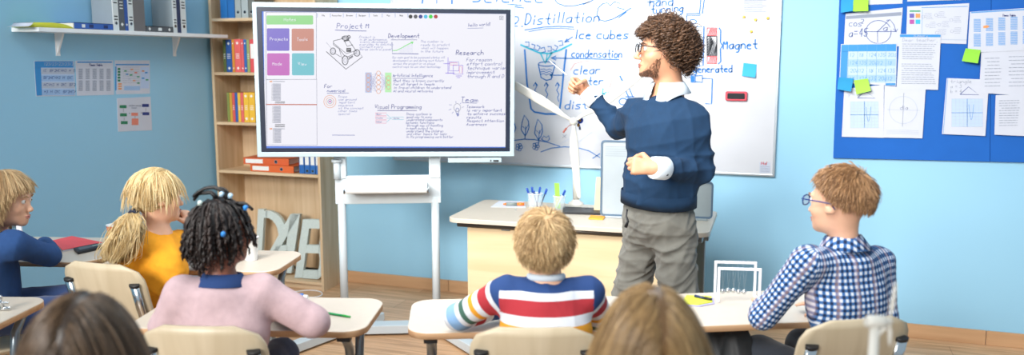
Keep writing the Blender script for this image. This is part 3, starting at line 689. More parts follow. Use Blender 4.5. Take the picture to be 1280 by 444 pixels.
# right half
b.text(C1, 'hand', 812, 8, 5.6, 1.1, dx=.8, slope=-.06, slant=.1); b.text(C1, 'turning', 814, 17, 5.0, 1.1, dx=.73, slope=-.08, slant=.1); b.line(C1, [(808, 3), (826, 0)], .7)
b.line(C1, [(874, 17), (858, 17.5), (858.5, 28)], 1.0); b.line(C1, [(876, -1), (874.5, 17), (878, 17), (880.5, -1)], 1.0); b.line(C1, [(858, 20), (876, 19)], .7)
b.loop(C1, 866, 27, 4.5, 2.6, .9, -140, 120)
b.line(C1, [(864, 34), (880, 33), (879, 82), (862, 83)], 1.1)
b.frame('red', 884, 35, 896, 44.5, .7); b.frame('black', 884, 45.5, 896, 69.5, 1.0); b.frame('red', 884, 70.5, 896, 79.5, .7)
for i in range(7): b.line('red', [(885+i*1.6, 44), (888+i*1.3, 36)], .6); b.line('red', [(885+i*1.6, 79), (888+i*1.3, 71)], .5)
for i in range(7):
    b.line('black', [(884.6, 50+i*3.2), (888+i*.6, 46+i*1.2)], .7); b.line('black', [(886+i*1.4, 69), (890+min(i, 4)*1.4, 47+i*2)], .7)
b.line(C1, [(899, 35), (901, 38), (900.5, 53), (903.5, 57), (900.5, 61), (901, 77), (898, 80)], 1.2)
b.text(C1, 'Magnet', 904, 61.5, 5.8, 1.15, dx=.74, slope=-.015, slant=.05); b.text(C1, 'generated', 867, 90.5, 4.4, 1.1, dx=.72, slope=-.01, slant=.05)
b.line(C1, [(864, 94), (864, 103), (869, 103), (869, 94), (864, 94)], 1.0); b.poly(C1, [(864, 95), (868, 95), (868, 102.5), (864, 102.5)]); b.line(C1, [(869, 95), (878, 94.5), (878, 103), (869, 102)], 1.0); b.line(C1, [(878, 98), (890.5, 98.5), (889.5, 130), (882, 129.5)], 1.1)
b.text('grey', 'x', 703, 172, 4, .4)
b.line('lgrey', [(700, 180), (715, 172), (720, 180), (740, 165)], .6)
b.rect('lgrey', 949.5, 203, 963, 216.5); b.text('red', 'ltd', 951, 206, 1.8, .5)
for i in range(4): b.line('grey', [(950.5, 208+i*2), (962, 208.6+i*2)], .3)
b.dump(wb, NM)
# things held on the whiteboard
def onb(label, x, y, name='magnet'):
    c = on_y(x, y, wy-.0005); mb = MB(); n = 16; prof = [(.0085, 0), (.0085, .003), (.0065, .005), (.007, .009), (.0055, .0105)]
    vs = []; fs = []
    for r, d in prof:
        for k in range(n): a = 2*math.pi*k/n; vs.append((c[0]+r*math.cos(a), c[1]-d, c[2]+r*math.sin(a)))
    for i in range(len(prof)-1):
        for k in range(n): fs.append((i*n+k, i*n+(k+1) % n, (i+1)*n+(k+1) % n, (i+1)*n+k))
    mb.smooth = True; mb.add(vs, fs); mb.smooth = False; mb.add(vs[-n:], [tuple(range(n))])
    return tag(obj(name, mb, mat('yellow_magnet', 'ddb71e', .35), at=c), label, 'magnet', 'yellow magnets on the whiteboard')
onb('yellow round magnet, leftmost of the upper three on the whiteboard', 930, 21.3); onb('yellow round magnet, middle of the upper three on the whiteboard', 944.5, 24.8)
onb('yellow round magnet, rightmost of the upper three, by the board edge', 960, 22.8); onb('yellow round magnet, lowest one, alone beneath the other three', 939.2, 39.5)
o, b = sheet('white text sheet fixed high in the right corner of the whiteboard', [(926, -12), (973, -12), (971.3, 20), (924.5, 17.5)], (0, wy-.0005, 1), (0, -1, 0))
for i in range(11): b.line('grey', [(930, -9+i*2.3), (944, -9+i*2.3+.3), (955+3*math.sin(i*2), -8.6+i*2.3)], .7)
b.dump(o, NM)
def sticky(label, quad, O, Nn, col, name='sticky_note', off=.0004, curl=(.0, .0, .02, .02)):
    Nn = unit(Nn); O = np.asarray(O, float)+Nn*off; p = [on_plane(x, y, O, Nn) for x, y in quad]; n = 6; mb = MB(); mb.smooth = True; vs = []; fs = []
    for s_ in (0, .0008):
        for i in range(n+1):
            for k in range(n+1):
                u, v = i/n, k/n; q = p[0]*(1-u)*(1-v)+p[1]*u*(1-v)+p[2]*u*v+p[3]*(1-u)*v
                vs.append(q+Nn*(s_+.018*v*v*(.5+.6*u)))
    m = (n+1)**2
    for i in range(n):
        for k in range(n): a = i*(n+1)+k; b_ = a+n+1; fs += [(a, b_, b_+1, a+1), (m+a, m+a+1, m+b_+1, m+b_)]
    mb.add(vs, fs)
    return tag(obj(name, mb, mat('note_'+col, col, .7, var=.03), at=sum(p)/4), label, 'sticky note', 'sticky notes on the boards')
sticky('blue sticky note with a curled edge on the whiteboard, above the eraser', [(929.5, 78.5), (946, 80.5), (944.5, 97), (927.5, 95)], (0, wy-.0005, 1), (0, -1, 0), '2fa5d6')
c = on_y(920.5, 120, wy-.0005); er = thing('whiteboard_eraser', 'red-rimmed whiteboard eraser with a black pad, stuck to the whiteboard', 'eraser', c)
obj('body', MB().slab([(c[0]+x, c[1], c[2]+z) for x, z in rrect(.125, .055, .01)], (0, -.022, 0)), mat('eraser_red', 'd03b4e', .4), er, bevel=.003)
obj('pad', MB().slab([(c[0]+x, c[1]-.022, c[2]+z) for x, z in rrect(.10, .034, .006)], (0, -.004, 0)), mat('dark_felt', '26282d', .9), er)

# ------------------------------------------------------------------ blue pin board
M_pin = mat('blue_pin_board', '0b5fb8', .8, var=.03, bump=.2, bscale=300)
def board_panel(label, quad):
    pts = [on_y(x, y, BY-.002) for x, y in quad]; mb = MB().slab(pts[::-1], (0, -.016, 0)); return tag(obj('pin_board', mb, M_pin, at=sum(pts)/4, bevel=.002), label, 'pin board', 'blue pin boards')
py = BY-.018
board_panel('wide blue pin board pinned with maths sheets, left of the vertical seam', [(1050.3, -30), (1238.5, -32), (1236.8, 202), (1041.4, 197.4)])
board_panel('blue pin board running out of the picture, right of the vertical seam', [(1238.9, -32), (1420, -34), (1420, 206), (1237.2, 202)])
OP, NP = (0, py, 1), (0, -1, 0); g2 = 'sheets on the blue pin board'
lay = [0]
def psheet(label, quad, **k):
    lay[0] += 1; return sheet(label, quad, OP, NP, 'paper', g2, off=.0008*lay[0]*1.6, th_=.0008, **k)
M_bp = M_paper
o, b = psheet('sheet peeking in at the top edge, over the angle sketch', [(1055, -28), (1129, -28), (1128, 4.5), (1056, 7)]); b.dump(o, NM)
for i in range(6): b.line('grey', [(1062, -24+i*4), (1120, -25+i*4)], .5)
o, b = psheet('blank sheet corner at the very top, over the project printout', [(1134, -28), (1210, -30), (1211, -.5), (1134, 2)])
o, b = psheet('sheet with a hand-drawn circle and angle, upper left of the pin board', [(1057, 17), (1128.5, 9.5), (1124.5, 58), (1054.5, 60)])
b.poly('grey', [(1057.6, 20), (1127, 15), (1126.8, 19.4), (1057.4, 24)])
b.text('navy', 'cos', 1061, 33, 4.2, .7, dx=.8); b.text('navy', '2', 1076, 29, 2.6, .6); b.text('navy', 'a=45', 1061, 46, 5.0, .8, dx=.72, slope=-.04)
b.loop('navy', 1098, 40, 16, 14.5, .7, -10, 335); b.line('navy', [(1081, 39.6), (1120, 39.4)], .7); b.line('navy', [(1097, 39.5), (1112, 24.5)], .8); b.line('navy', [(1097, 53), (1096.8, 40)], .6)
b.line('navy', [(1108, 25.5), (1112.5, 24.6), (1117.5, 31), (1120, 39)], .7); b.line('navy', [(1117, 36), (1120, 40), (1122, 36)], .7); b.text('navy', 'a', 1104, 38, 4, .7); b.dump(o, NM)
o, b = psheet('project printout with four small coloured squares near the top', [(1134, 8), (1211.5, 4), (1208, 55), (1132.5, 53)])
b.rect('green', 1137, 13, 1150.5, 14.8)
for x, y, c in ((1137, 17, 'vio'), (1144.5, 17, 'orange'), (1137, 24.5, 'mag'), (1144.5, 24.5, 'cyan')): b.rect(c, x, y, x+5.8, y+5.4)
b.line('pblue', [(1152, 9.5), (1209.5, 8)], .8); b.line('pblue', [(1153, 12), (1152, 50)], .4); b.line('lgrey', [(1134, 48.5), (1208, 50)], 1.2)
rnd = random.Random(4)
for cx, cy in ((1160, 20), (1176, 18), (1195, 24), (1165, 31), (1180, 30), (1196, 38), (1177, 40)):
    for i in range(4): b.line('grey', [(cx-5+rnd.random()*3, cy-3+i*2.2), (cx+2, cy-3.4+i*2.2), (cx+4+rnd.random()*3, cy-3+i*2.2)], .35)
    b.loop('grey', cx-6, cy+1, 2, 2, .3, n=8)
b.dump(o, NM)
o, b = psheet('blue table printout under the angle sketch on the pin board', [(1051.2, 55.2), (1121.2, 54), (1120, 107.5), (1049, 103.2)])
b.poly('cell', [(1051.8, 56), (1120.4, 55), (1119.4, 104), (1049.8, 102.4)]); b.poly('hdr', [(1051.8, 56), (1120.4, 55), (1120.2, 64), (1051.4, 64.4)], 2); b.poly('hdr', [(1051.4, 64.2), (1060, 64), (1058.6, 102.6), (1049.8, 102.4)], 2)
for i in range(4):
    for k in range(5):
        b.text('pblue', ['12', '18', '124', '135', '206'][(i*2+k) % 5], 1062.5+k*11.8, 71+i*9.8, 2.2, .5)
    if i % 2: b.poly('cell2', [(1060, 64.5+i*9.8), (1120, 64+i*9.8), (1119.8, 72.6+i*9.8), (1059.6, 73.8+i*9.8)], 1.5)
for k in range(5): b.line('pblue', [(1060.5+k*11.8, 56), (1059.5+k*11.8, 103)], .4)
b.rect('hdr', 1107, 104, 1119.5, 106.6, 2)
b.dump(o, NM)
def graph(b, cx, cy, w_, h_):
    b.poly('cell', [(cx-w_/2, cy-h_/2), (cx+w_/2, cy-h_/2), (cx+w_/2, cy+h_/2), (cx-w_/2, cy+h_/2)])
    for i in range(9): b.line('lgrey', [(cx-w_/2+w_*i/8, cy-h_/2), (cx-w_/2+w_*i/8, cy+h_/2)], .25); b.line('lgrey', [(cx-w_/2, cy-h_/2+h_*i/8), (cx+w_/2, cy-h_/2+h_*i/8)], .25)
    b.line('pblue', [(cx, cy-h_/2), (cx, cy+h_/2)], .7); b.line('pblue', [(cx-w_/2, cy), (cx+w_/2, cy)], .7)
    b.line('pblue', [(cx+2+6*t, cy-h_*.3+(1-(2*t-1)**2)*h_*.55) for t in [i/10 for i in range(11)]], .5)
o, b = psheet('sheet with a small triangle over a graph grid, lower left of pin board', [(1055.2, 111), (1105, 106), (1104.4, 172.4), (1052.2, 171)])
graph(b, 1080.5, 143.5, 35, 33); b.line('navy', [(1072, 122.5), (1081, 113.5), (1094, 122.8), (1072, 122.5)], .7); b.text('grey', 'triangle', 1060, 114, 2, .4); b.text('grey', 'y = 2', 1060, 120, 2, .4); b.dump(o, NM)
o, b = psheet('sheet with a faint compass circle, right of the graph sheet', [(1105.6, 107), (1157, 112), (1153, 173), (1104.4, 172)])
b.loop('lgrey', 1129, 137.5, 17.5, 17, .7, n=36); b.line('grey', [(1129.8, 116), (1128, 158)], .5); b.line('lgrey', [(1109, 137), (1150, 138)], .5); b.text('grey', 'dia', 1125, 137, 2.4, .5)
for i in range(3): b.line('lgrey', [(1108, 163+i*2), (1130, 162.6+i*2), (1148, 163.5+i*2)], .5)
b.dump(o, NM)
def letterlines(b, x0, y0, x1, y1, n, c='grey', sk=.01, seed=1):
    r = random.Random(seed)
    for i in range(n):
        y = y0+(y1-y0)*i/n; xe = x1-r.random()*(x1-x0)*.15; x = x0+(3 if r.random() < .15 else 0)
        while x < xe:
            L = r.uniform(2, 6); b.line(c, [(x, y+sk*(x-x0)), (min(x+L, xe), y+sk*(x-x0+L))], .75); x += L+1.1
o, b = psheet('text sheet with a blue heading bar, overlapping its neighbours', [(1124.6, 42.6), (1176.2, 43), (1172.6, 112.4), (1120.6, 111)])
b.poly('hdr', [(1125, 43), (1175.8, 43.3), (1175.6, 46.6), (1124.8, 46.4)]); b.text('lgrey', 'Summary', 1142, 46, 1.5, .4); b.text('grey', 'Dear teacher,', 1128, 52, 2.1, .4); letterlines(b, 1128, 55, 1171, 76, 8); letterlines(b, 1127, 80, 1170, 107, 10, seed=2); b.dump(o, NM)
o, b = psheet('sheet with a small triangle over a graph, lower middle of pin board', [(1183.4, 97.6), (1236.4, 99.6), (1231.6, 170), (1177.4, 167.6)])
graph(b, 1209, 141, 39, 35); b.line('navy', [(1200, 118), (1210.5, 108.5), (1223.5, 118.5), (1200, 118)], .8); b.text('grey', 'triangle', 1188, 104, 2.2, .45); b.text('grey', 'a = 3', 1188, 110, 2, .4); b.text('grey', 'b = 4', 1188, 116, 2, .4); b.line('pblue', [(1184.6, 98), (1179, 167)], .6); b.dump(o, NM)
o, b = psheet('wide sheet of notes in the right part of the pin board', [(1226.6, 65.6), (1318, 60), (1316, 122), (1224, 116)])
letterlines(b, 1231, 73, 1252, 112, 9, sk=-.02, seed=5); letterlines(b, 1261, 71, 1312, 112, 9, sk=-.02, seed=6); b.dump(o, NM)
o, b = psheet('note sheet at the lower right, cut by the picture edge', [(1244.6, 119), (1322, 116.6), (1322, 172), (1243, 168.4)])
letterlines(b, 1249, 126, 1275, 160, 11, sk=-.015, seed=7); letterlines(b, 1290, 126, 1318, 160, 9, seed=8); b.dump(o, NM)
o, b = psheet('Times Table printout with an orange mark, upper right of pin board', [(1212.4, 14.8), (1312, 8), (1308, 62), (1209.4, 66)])
tablesheet(b, 1214, 1306, 15, 62, 'Times Table', 2, 6, 'pblue', 'pblue', sk=-.06); b.poly('orange', [(1229, 32.5), (1234, 31.5), (1237, 33), (1234, 35), (1229, 35)], 3); b.dump(o, NM)
sticky('teal sticky note at the top left corner of the pin board', [(1051.5, -2), (1067, -2), (1065.5, 14), (1050.8, 16)], OP, NP, '1592c9', off=.026)
sticky('lime green sticky note at the top left of the pin board', [(1067, -3), (1085.5, -2), (1085, 14), (1066, 14.5)], OP, NP, '9ddb3a', off=.026)
sticky('teal sticky note left of the lime one below the blue table', [(1048.2, 96.6), (1067, 98), (1063.6, 114.6), (1046.6, 111.6)], OP, NP, '1590c4', off=.026)
sticky('lime green sticky note below the blue table printout', [(1067.4, 100.4), (1085, 98), (1088.4, 113.4), (1070.4, 118)], OP, NP, '9fdd45', off=.026)
sticky('lime green sticky note hanging under the Times Table printout', [(1207, 60.4), (1226, 62.6), (1221.6, 79.2), (1202, 76.4)], OP, NP, '8fd53c', off=.026)
# ------------------------------------------------------------------ interactive display on its floor stand
DC = P(481, 99, 4.70); DU = unit(RT*math.cos(math.radians(4.5))+FW*math.sin(math.radians(4.5))); DN = -np.cross(UPV, DU)*-1
DN = np.cross(DU, UPV); DN = DN if DN@(CAM-DC) > 0 else -DN
def dq(px, py, off=0.0): return on_plane(px, py, DC, DN)+DN*off
A_ = np.column_stack([DU, DN, UPV])
tilt = math.radians(-.35); Rt = np.array([[math.cos(tilt), 0, -math.sin(tilt)], [0, 1, 0], [math.sin(tilt), 0, math.cos(tilt)]])
AD = A_@Rt
def dl(p): return AD.T@(p-DC)
tl, tr, bl_, br_ = [dl(dq(*q)) for q in ((316.3, 1.0), (643.5, 7.5), (320, 195.3), (643, 196.8))]
xl, xr = (tl[0]+bl_[0])/2, (tr[0]+br_[0])/2; zb, zt = (bl_[2]+br_[2])/2, (tl[2]+tr[2])/2
dcx, dcz = (xl+xr)/2, (zb+zt)/2; DWd, DHt = xr-xl, zt-zb
def L(x, y, z): return DC+AD@np.array([dcx+x, y, dcz+z])
dsp = thing('interactive_display', 'large interactive display with a pale grey frame, showing coloured menu tiles and handwritten notes', 'screen', L(0, 0, -DHt/2))
M_bez = mat('pale_blue_grey_bezel', 'b3c6cd', .4, .2, var=.02)
def ringpoly(mb, w0, h0, w1, h1, y0, y1):
    o = [(-w0/2, -h0/2), (w0/2, -h0/2), (w0/2, h0/2), (-w0/2, h0/2)]; i = [(-w1/2, -h1/2), (w1/2, -h1/2), (w1/2, h1/2), (-w1/2, h1/2)]
    vs = [L(x, y0, z) for x, z in o]+[L(x, y0, z) for x, z in i]+[L(x, y1, z) for x, z in o]+[L(x, y1, z) for x, z in i]; fs = []
    for k in range(4):
        n = (k+1) % 4; fs += [(k, n, 4+n, 4+k), (8+k, 12+k, 12+n, 8+n), (k, 8+k, 8+n, n), (4+k, 4+n, 12+n, 12+k)]
    mb.add(vs, fs)
b1 = 5.4/327*DWd; b2 = 11.2/327*DWd
mb = MB(); ringpoly(mb, DWd, DHt, DWd-2*b1, DHt-2*b1*1.15, 0, -.03); obj('frame', mb, M_bez, dsp, bevel=.003)
mb = MB(); ringpoly(mb, DWd-2*b1, DHt-2*b1*1.15, DWd-2*b2, DHt-2*b2, -.004, -.02); obj('inner_bezel', mb, mat('navy_black_bezel', '1c2436', .3), dsp)
mb = MB().box(L(0, -.045, 0), (DWd-.02, .05, DHt-.02), AD); obj('back_housing', mb, M_metal, dsp, bevel=.006)
em = 1.0
Sblue = emit('screen_blue_border', '5a80dc', em); Swhite = emit('screen_white', 'ecebf4', em)
mb = MB().box(L(0, -.0155, 0), (DWd-2*b2+.004, .007, DHt-2*b2+.004), AD); obj('screen', mb, Sblue, dsp)
Sy = -.0118
class SBoard(Board):
    def text(s, c, t, x, y, h, wd=.8, dx=1.0, **k): Board.text(s, c, t, x, y, h*.72, wd*.72, dx=dx*1.26, **k)
def SB(lift): return SBoard(L(0, Sy, 0), AD@np.array([0, 1., 0]), lift)
ND = AD@np.array([0, 1., 0])
mb = MB(); q = [on_plane(x, y, L(0, Sy, 0), ND)+ND*.0002 for x, y in ((329.6, 14.5), (632.5, 17.5), (631.8, 183.6), (331.2, 182.6))]; mb.slab(q[::-1], ND*.0004); obj('screen_page', mb, Swhite, dsp)
SI = dict(green='8cd084', vio='7565c4', brick='c48474', mag='c063b8', teal='6cbcc8', line='8f93a5', ink='37489c', faint='8990c0', black='3a3c48', white='f4f4fa', lime='6fdc6a', orange='e3a27c', pink='e39ab4', purple='8a75dc',
          cy='38b4dc', dkb='1a2a86', rd='a81818', gr='1fd01f', bk='0a0a0a', dg='44444a', pg='b5ecb0', pb='b4bfdf', rust='c06a58', tc='7cc4d8')
SM = {k: ('screen_'+{'vio': 'violet', 'cy': 'cyan', 'dkb': 'dark_blue', 'rd': 'red', 'gr': 'bright_green', 'bk': 'black_dot', 'dg': 'dark_grey', 'pg': 'pale_green', 'pb': 'pale_blue', 'mag': 'magenta', 'tc': 'pale_teal', 'line': 'grey_lines', 'faint': 'faint_writing', 'ink': 'handwriting'}.get(k, k), emit('screen_'+k, v, em)) for k, v in SI.items()}
s = SB(.0010)
s.frame('line', 332.6, 15.6, 395.5, 99.3, .7); s.line('line', [(333, 99.6), (396, 99.2), (396.4, 181.5), (334, 181), (333, 99.6)], .6)
s.poly('pb', [(333, 16), (395, 16), (395.4, 99), (333.6, 99)], .5)
s.poly('white', [(334.6, 17.4), (393.8, 17.6), (394.2, 97.4), (335, 97.2)], .8)
def rr(c, x0, y0, x1, y1): s.poly(c, [(x0+1, y0), (x1-1, y0), (x1, y0+1), (x1, y1-1), (x1-1, y1), (x0+1, y1), (x0, y1-1), (x0, y0+1)], 1.3)
rr('green', 333.2, 19.3, 391.5, 30.7); rr('vio', 333.6, 35.4, 361.8, 63.6); rr('brick', 364.6, 35.8, 392.4, 63.6); rr('mag', 334, 66.6, 362, 94.4); rr('teal', 365, 66.6, 392.8, 94.2)
def lab(t, x, y, h): s.lift = .002; s.text('white', t, x, y-.3, h*.8, .65, dx=.74, slant=0); s.lift = .0010
lab('Notes', 355.2, 26.6, 3.4); lab('Projects', 337.8, 51, 3.3); lab('Tools', 371.6, 51.3, 3.3); lab('Mode', 341, 81.8, 3.4); lab('View', 373, 82, 3.4)
s.line('rust', [(332.8, 130.6), (396, 130.8)], 1.3)
for i, (y0, y1, x, wd_) in enumerate(((105, 126, 342, 9), (133, 154, 343, 8), (162, 178.5, 343.5, 8))):
    y = y0
    while y < y1: s.line('black', [(x-2.2, y), (x-1.4, y)], .5); s.line('line', [(x-.6, y), (x+wd_, y)], .8); y += 1.35
for y in (127.2, 128.8, 155.6, 157.2, 158.6): s.line('black', [(344, y), (356, y)], .7)
for y in (101.9, 161): s.rect('orange', 337, y-.9, 340.4, y+.9); s.line('line', [(341.5, y), (356, y)], .8)
x = 396.8
for t in ('File', 'Favourites', 'Browser', 'Designer', 'Tools', 'View', 'Help'):
    s.line('pb', [(x, 17), (x, 21.5)], .9); s.text('dg', t, x+(16-len(t)*1.15)/2, 20.3, 1.3, .5, dx=.6, slant=0); x += 16.2
s.line('pb', [(x-.3, 17), (x-.3, 21.5)], .9)
for i, c in enumerate(('bk', 'dg', 'dkb', 'cy', 'gr', 'rd')): s.poly(c, [(513.2+i*6.3+2.5*math.cos(a), 20.8+2.5*math.sin(a)) for a in [k*math.pi/7 for k in range(14)]])
s.frame('line', 624.5, 20.2, 629, 24.6, .6); s.line('line', [(625.5, 21.3), (628, 23.7)], .6); s.line('line', [(628, 21.3), (625.5, 23.7)], .6)
s.text('ink', 'Project M', 421, 35.2, 4.2, .95, dx=.76); s.line('ink', [(419, 37.6), (435, 38.4), (458, 38.8)], .8)
# little six-legged wheeled robot drawing
def pl(c, pts, wd_=.6): s.line(c, pts, wd_)
pl('black', [(408, 64.5), (432.5, 86.5), (453, 71)], .8); pl('line', [(408, 53), (414, 60)], .4); pl('line', [(449, 66), (453, 71)], .5)
pl('black', [(417, 51), (430, 48), (436, 50), (444, 62), (446, 66), (435, 71), (430, 69), (424, 61), (417, 56), (417, 51)], .7); pl('black', [(417, 54), (428, 63), (433, 67), (446, 63)], .6)
pl('black', [(424, 61), (428, 74)], .5); pl('black', [(430, 50), (434, 58), (441, 56)], .7); s.rect('dg', 433, 60, 439, 65); pl('white', [(434, 62.5), (438, 61.5)], .5)
for x, y, rx, ry in ((416.3, 64, 3.2, 4), (431.5, 75.5, 3.6, 5.6), (446.2, 66.2, 3.6, 4)): s.loop('black', x, y, rx, ry, 1.0); s.loop('line', x, y, rx*.45, ry*.5, .5)
pl('black', [(419, 67), (426, 71)], .6); pl('black', [(436, 73), (441, 70)], 1.2); pl('black', [(436, 74.5), (441, 71.4)], .5)
s.loop('black', 432, 47.6, 4.5, 2.6, .9); s.loop('dg', 436, 46.2, 2, 1.8, .9, n=10); pl('black', [(428, 48), (431, 46), (436, 49)], .9); pl('dg', [(430, 51.5), (436, 50.5)], 1.2)
def para(lines, x, y, h, step, c='faint', wd_=.55, dx=.68):
    for i, t in enumerate(lines):
        if t: s.text(c, t, x+((i*37) % 5)*.25, y+i*step, h, wd_, dx=dx, slant=.3, seed=i)
para(['Project is', 'in an autonomous', 'evenly developed', 'everyday to solution', 'contact every', 'three control panel'], 449, 47.5, 1.9, 3.1, dx=.78)
s.text('dkb', 'Development', 485.5, 47.2, 3.6, .95, dx=.66); s.line('dkb', [(489, 49.8), (521, 49.8)], .5)
pl('ink', [(490, 53), (490.4, 67), (523, 67.4)], .8); pl('faint', [(487, 62), (488, 62)], .6)
pl('lime', [(491, 63.3), (496, 63), (502, 60), (509, 56), (516, 52.6)], .9); s.poly('lime', [(513, 52.4), (517, 52), (515.4, 55.4)])
for i in range(7): pl('pb', [(500+i*2.5, 66.6), (500+i*2.5, 61-i*1.15)], .4)
para(['The number is', 'ready to predict', 'what will happen', 'in the future'], 525.5, 53.2, 2.0, 4.1, dx=.78)
para(['Our main goal to be purposed status will', 'development on and during next future', 'across the project or we always', 'control ways to use what technology'], 490.5, 73, 1.8, 3.9, dx=.66)
s.text('ink', 'Artificial Intelligence', 491, 96.2, 2.7, .7, dx=.62); s.line('ink', [(491, 98), (529, 98.2)], .5)
para(['What they is known currently', 'For all target in Temple', 'in Travel children to understand', 'AI and neural networks'], 491.5, 102.4, 2.2, 4.3, 'ink', .6, .72)
s.rect('pb', 456.6, 90.6, 464.6, 115.8); s.rect('pg', 481.3, 90.8, 489.4, 115.4)
s.lift = .0016
for n_, cx, y0 in ((4, 460.4, 94.5), (5, 473.2, 91.5), (3, 485.6, 97.5)):
    for i in range(n_): s.loop('orange', cx, y0+i*5.7, 2.5, 2.7, .65, n=12)
for i in range(4):
    for k in range(5): pl('faint', [(463, 94.5+i*5.7), (470.6, 91.5+k*5.7)], .22)
for i in range(5):
    for k in range(3): pl('faint', [(475.8, 91.5+i*5.7), (483, 97.5+k*5.7)], .22)
s.lift = .0010
s.text('dkb', 'For', 405.5, 110, 3.2, .8, dx=.7); s.text('ink', 'numerical', 409, 115, 2.4, .8, dx=.75); s.line('ink', [(409, 116.8), (436, 116.2)], .6)
for r in (7.6, 4.9, 2.6): s.loop('orange' if r > 3 else 'line', 412.5, 127, r, r*1.02, .65)
s.poly('mag', [(412.5+1.3*math.cos(k), 127+1.4*math.sin(k)) for k in [i*.7 for i in range(9)]])
para(['Scope', 'use ground', 'important', 'sequence', 'of the concept', 'other times', 'special'], 422.5, 122, 1.9, 3.6, dx=.8)
s.line('faint', [(415.5, 168.9), (443.5, 169)], .8)
s.text('dkb', 'Visual Programming', 468.5, 136, 3.7, .85, dx=.62); s.line('dkb', [(472, 138.3), (521, 138.3)], .7)
for y, t in ((143, 'Object'), (147.8, 'Function'), (152.6, 'Method')): s.frame('pink', 469.6, y-1.8, 483, y+1.4, .6); s.text('ink', t, 470.6, y+.5, 1.1, .4, dx=.62)
for y in (143, 147.8, 152.6): pl('tc', [(483.4, y), (489, 147.8)], .5)
s.frame('tc', 490, 146.4, 504.6, 149.4, .5); s.text('ink', 'System', 492, 148.6, 1.2, .4, dx=.65)
para(['These systems is', 'good way to easy', 'understand components', 'between functions', 'through way of handling', 'in each output to', 'understand the children', 'and other topics for logic', 'in its programming work better'], 507.5, 144, 2.1, 3.55, 'ink', .55, .66)
s.text('ink', 'hello world!', 585.5, 33.4, 2.9, .7, dx=.62, slope=-.05); s.line('faint', [(584.5, 35.6), (604, 35)], .6)
s.text('dkb', 'Research', 570, 68.6, 4.0, 1.0, dx=.70)
for a in ((561.5, 77.5, 573.5, 88.6), (566.5, 81.6, 578.6, 92.8)): s.frame('purple', *a, wd=.7)
s.frame('pink', 562.6, 78.6, 571.5, 81.2, .7); s.frame('pink', 574.2, 83, 577.4, 91.2, .7); pl('purple', [(560, 72), (560, 92)], .7); pl('purple', [(554.5, 79.6), (562, 79.6)], .7); pl('purple', [(557, 91.4), (568, 91.4)], .9); pl('purple', [(570, 95), (577, 95)], .8); pl('purple', [(571, 97), (575, 97)], .7)
para(['For reason', 'effort control', 'technique variant', 'improvement', 'through R and D'], 583, 76.5, 2.9, 5.2, 'ink', .65, .74)
s.text('ink', 'Team', 576, 127.5, 4.4, .95, dx=.82); s.line('ink', [(578, 128.5), (596, 129)], .5)
para(['Teamwork', 'is very important', 'to achieve successful', 'results', 'Respect Attention', 'Awareness'], 583, 135, 2.4, 4.4, 'ink', .65, .76)
s.loop('line', 571.5, 134.5, 4.2, 5, .6); s.loop('faint', 571.7, 138.5, 2, 3.4, .8); s.poly('faint', [(570, 142), (574, 142), (573.6, 145), (571.5, 145.6)])
for p_, q_ in (((569.8, 126.6), (570, 129)), ((561.5, 131), (564.8, 131.2)), ((561, 137.6), (564, 136.2)), ((565, 141.6), (566.8, 140)), ((577.4, 134.4), (579.6, 133.6)), ((575, 129.8), (576.4, 128.6))): pl('faint', [p_, q_], .6)
s.dump(dsp, SM)
# control strip hanging under the right of the frame
def fl(px, py, off): return dq(px, py, off)
c0, c1 = fl(560, 200.3, -.03), fl(627, 200.9, -.03)
mb = MB().box((c0+c1)/2+V3(0, 0, 0), (np.linalg.norm(c1-c0), .05, .026), A_); o = obj('connector_strip', mb, M_bez, dsp, bevel=.003)
obj('connector_ports', MB().box(fl(620, 201.2, -.003), (.03, .003, .009), A_).box(fl(613.5, 201, -.003), (.008, .003, .008), A_), M_black, o)

# the stand
st = None
fL, fR = on_z(428.6, 417, 0), on_z(544.5, 421, 0)
sn = np.array([DN[0], DN[1], 0]); su = unit(np.array([DU[0], DU[1], 0]))
hL = P(428.5, 300, float((fL)@FW)); Hd = DC-DN*.10
def sp(px, py, off=-.10): return on_plane(px, py, DC+DN*off, DN)
xL = (sp(428.5, 300)-DC)@su; xR = (sp(544.6, 300)-DC)@su
def SL(x, y, z): p = DC+su*x+sn*y; return np.array([p[0], p[1], z])
st = thing('display_stand', 'white floor stand carrying the display, with two posts, a small tray and splayed feet', 'stand', SL((xL+xR)/2, -.10, 0))
zc = [float(sp(480, y)[2]) for y in (251, 222.5)]
for x in (xL, xR):
    obj('post', MB().tube([SL(x, -.10, .05), SL(x, -.10, zc[0]+.02)], .023, 16), M_stand, st)
    ut = MB().box(SL(x-.0*1, -.10, (zc[1]+1.75)/2), (.066, .05, 1.75-zc[1]), A_); o = obj('upper_post', ut, M_stand, st, bevel=.006)
    obj('post_clamp', MB().box(SL(x, -.105, 1.35), (.10, .045, .22), A_), M_metal, o, bevel=.004)
obj('cross_panel', MB().box(SL((xL+xR)/2, -.10, (zc[0]+zc[1])/2), (xR-xL+.066, .034, zc[1]-zc[0]+.03), A_), M_stand, st, bevel=.004)
obj('pipe_collar', MB().tube([SL(xL-.018, -.074, 1.02), SL(xL-.018, -.074, 1.035)], .03, 14), M_stand, st)
obj('vertical_pipe', MB().tube([SL(xL-.018, -.074, zc[1]+.0), SL(xL-.018, -.074, 1.035)], .02, 14), M_stand, st)
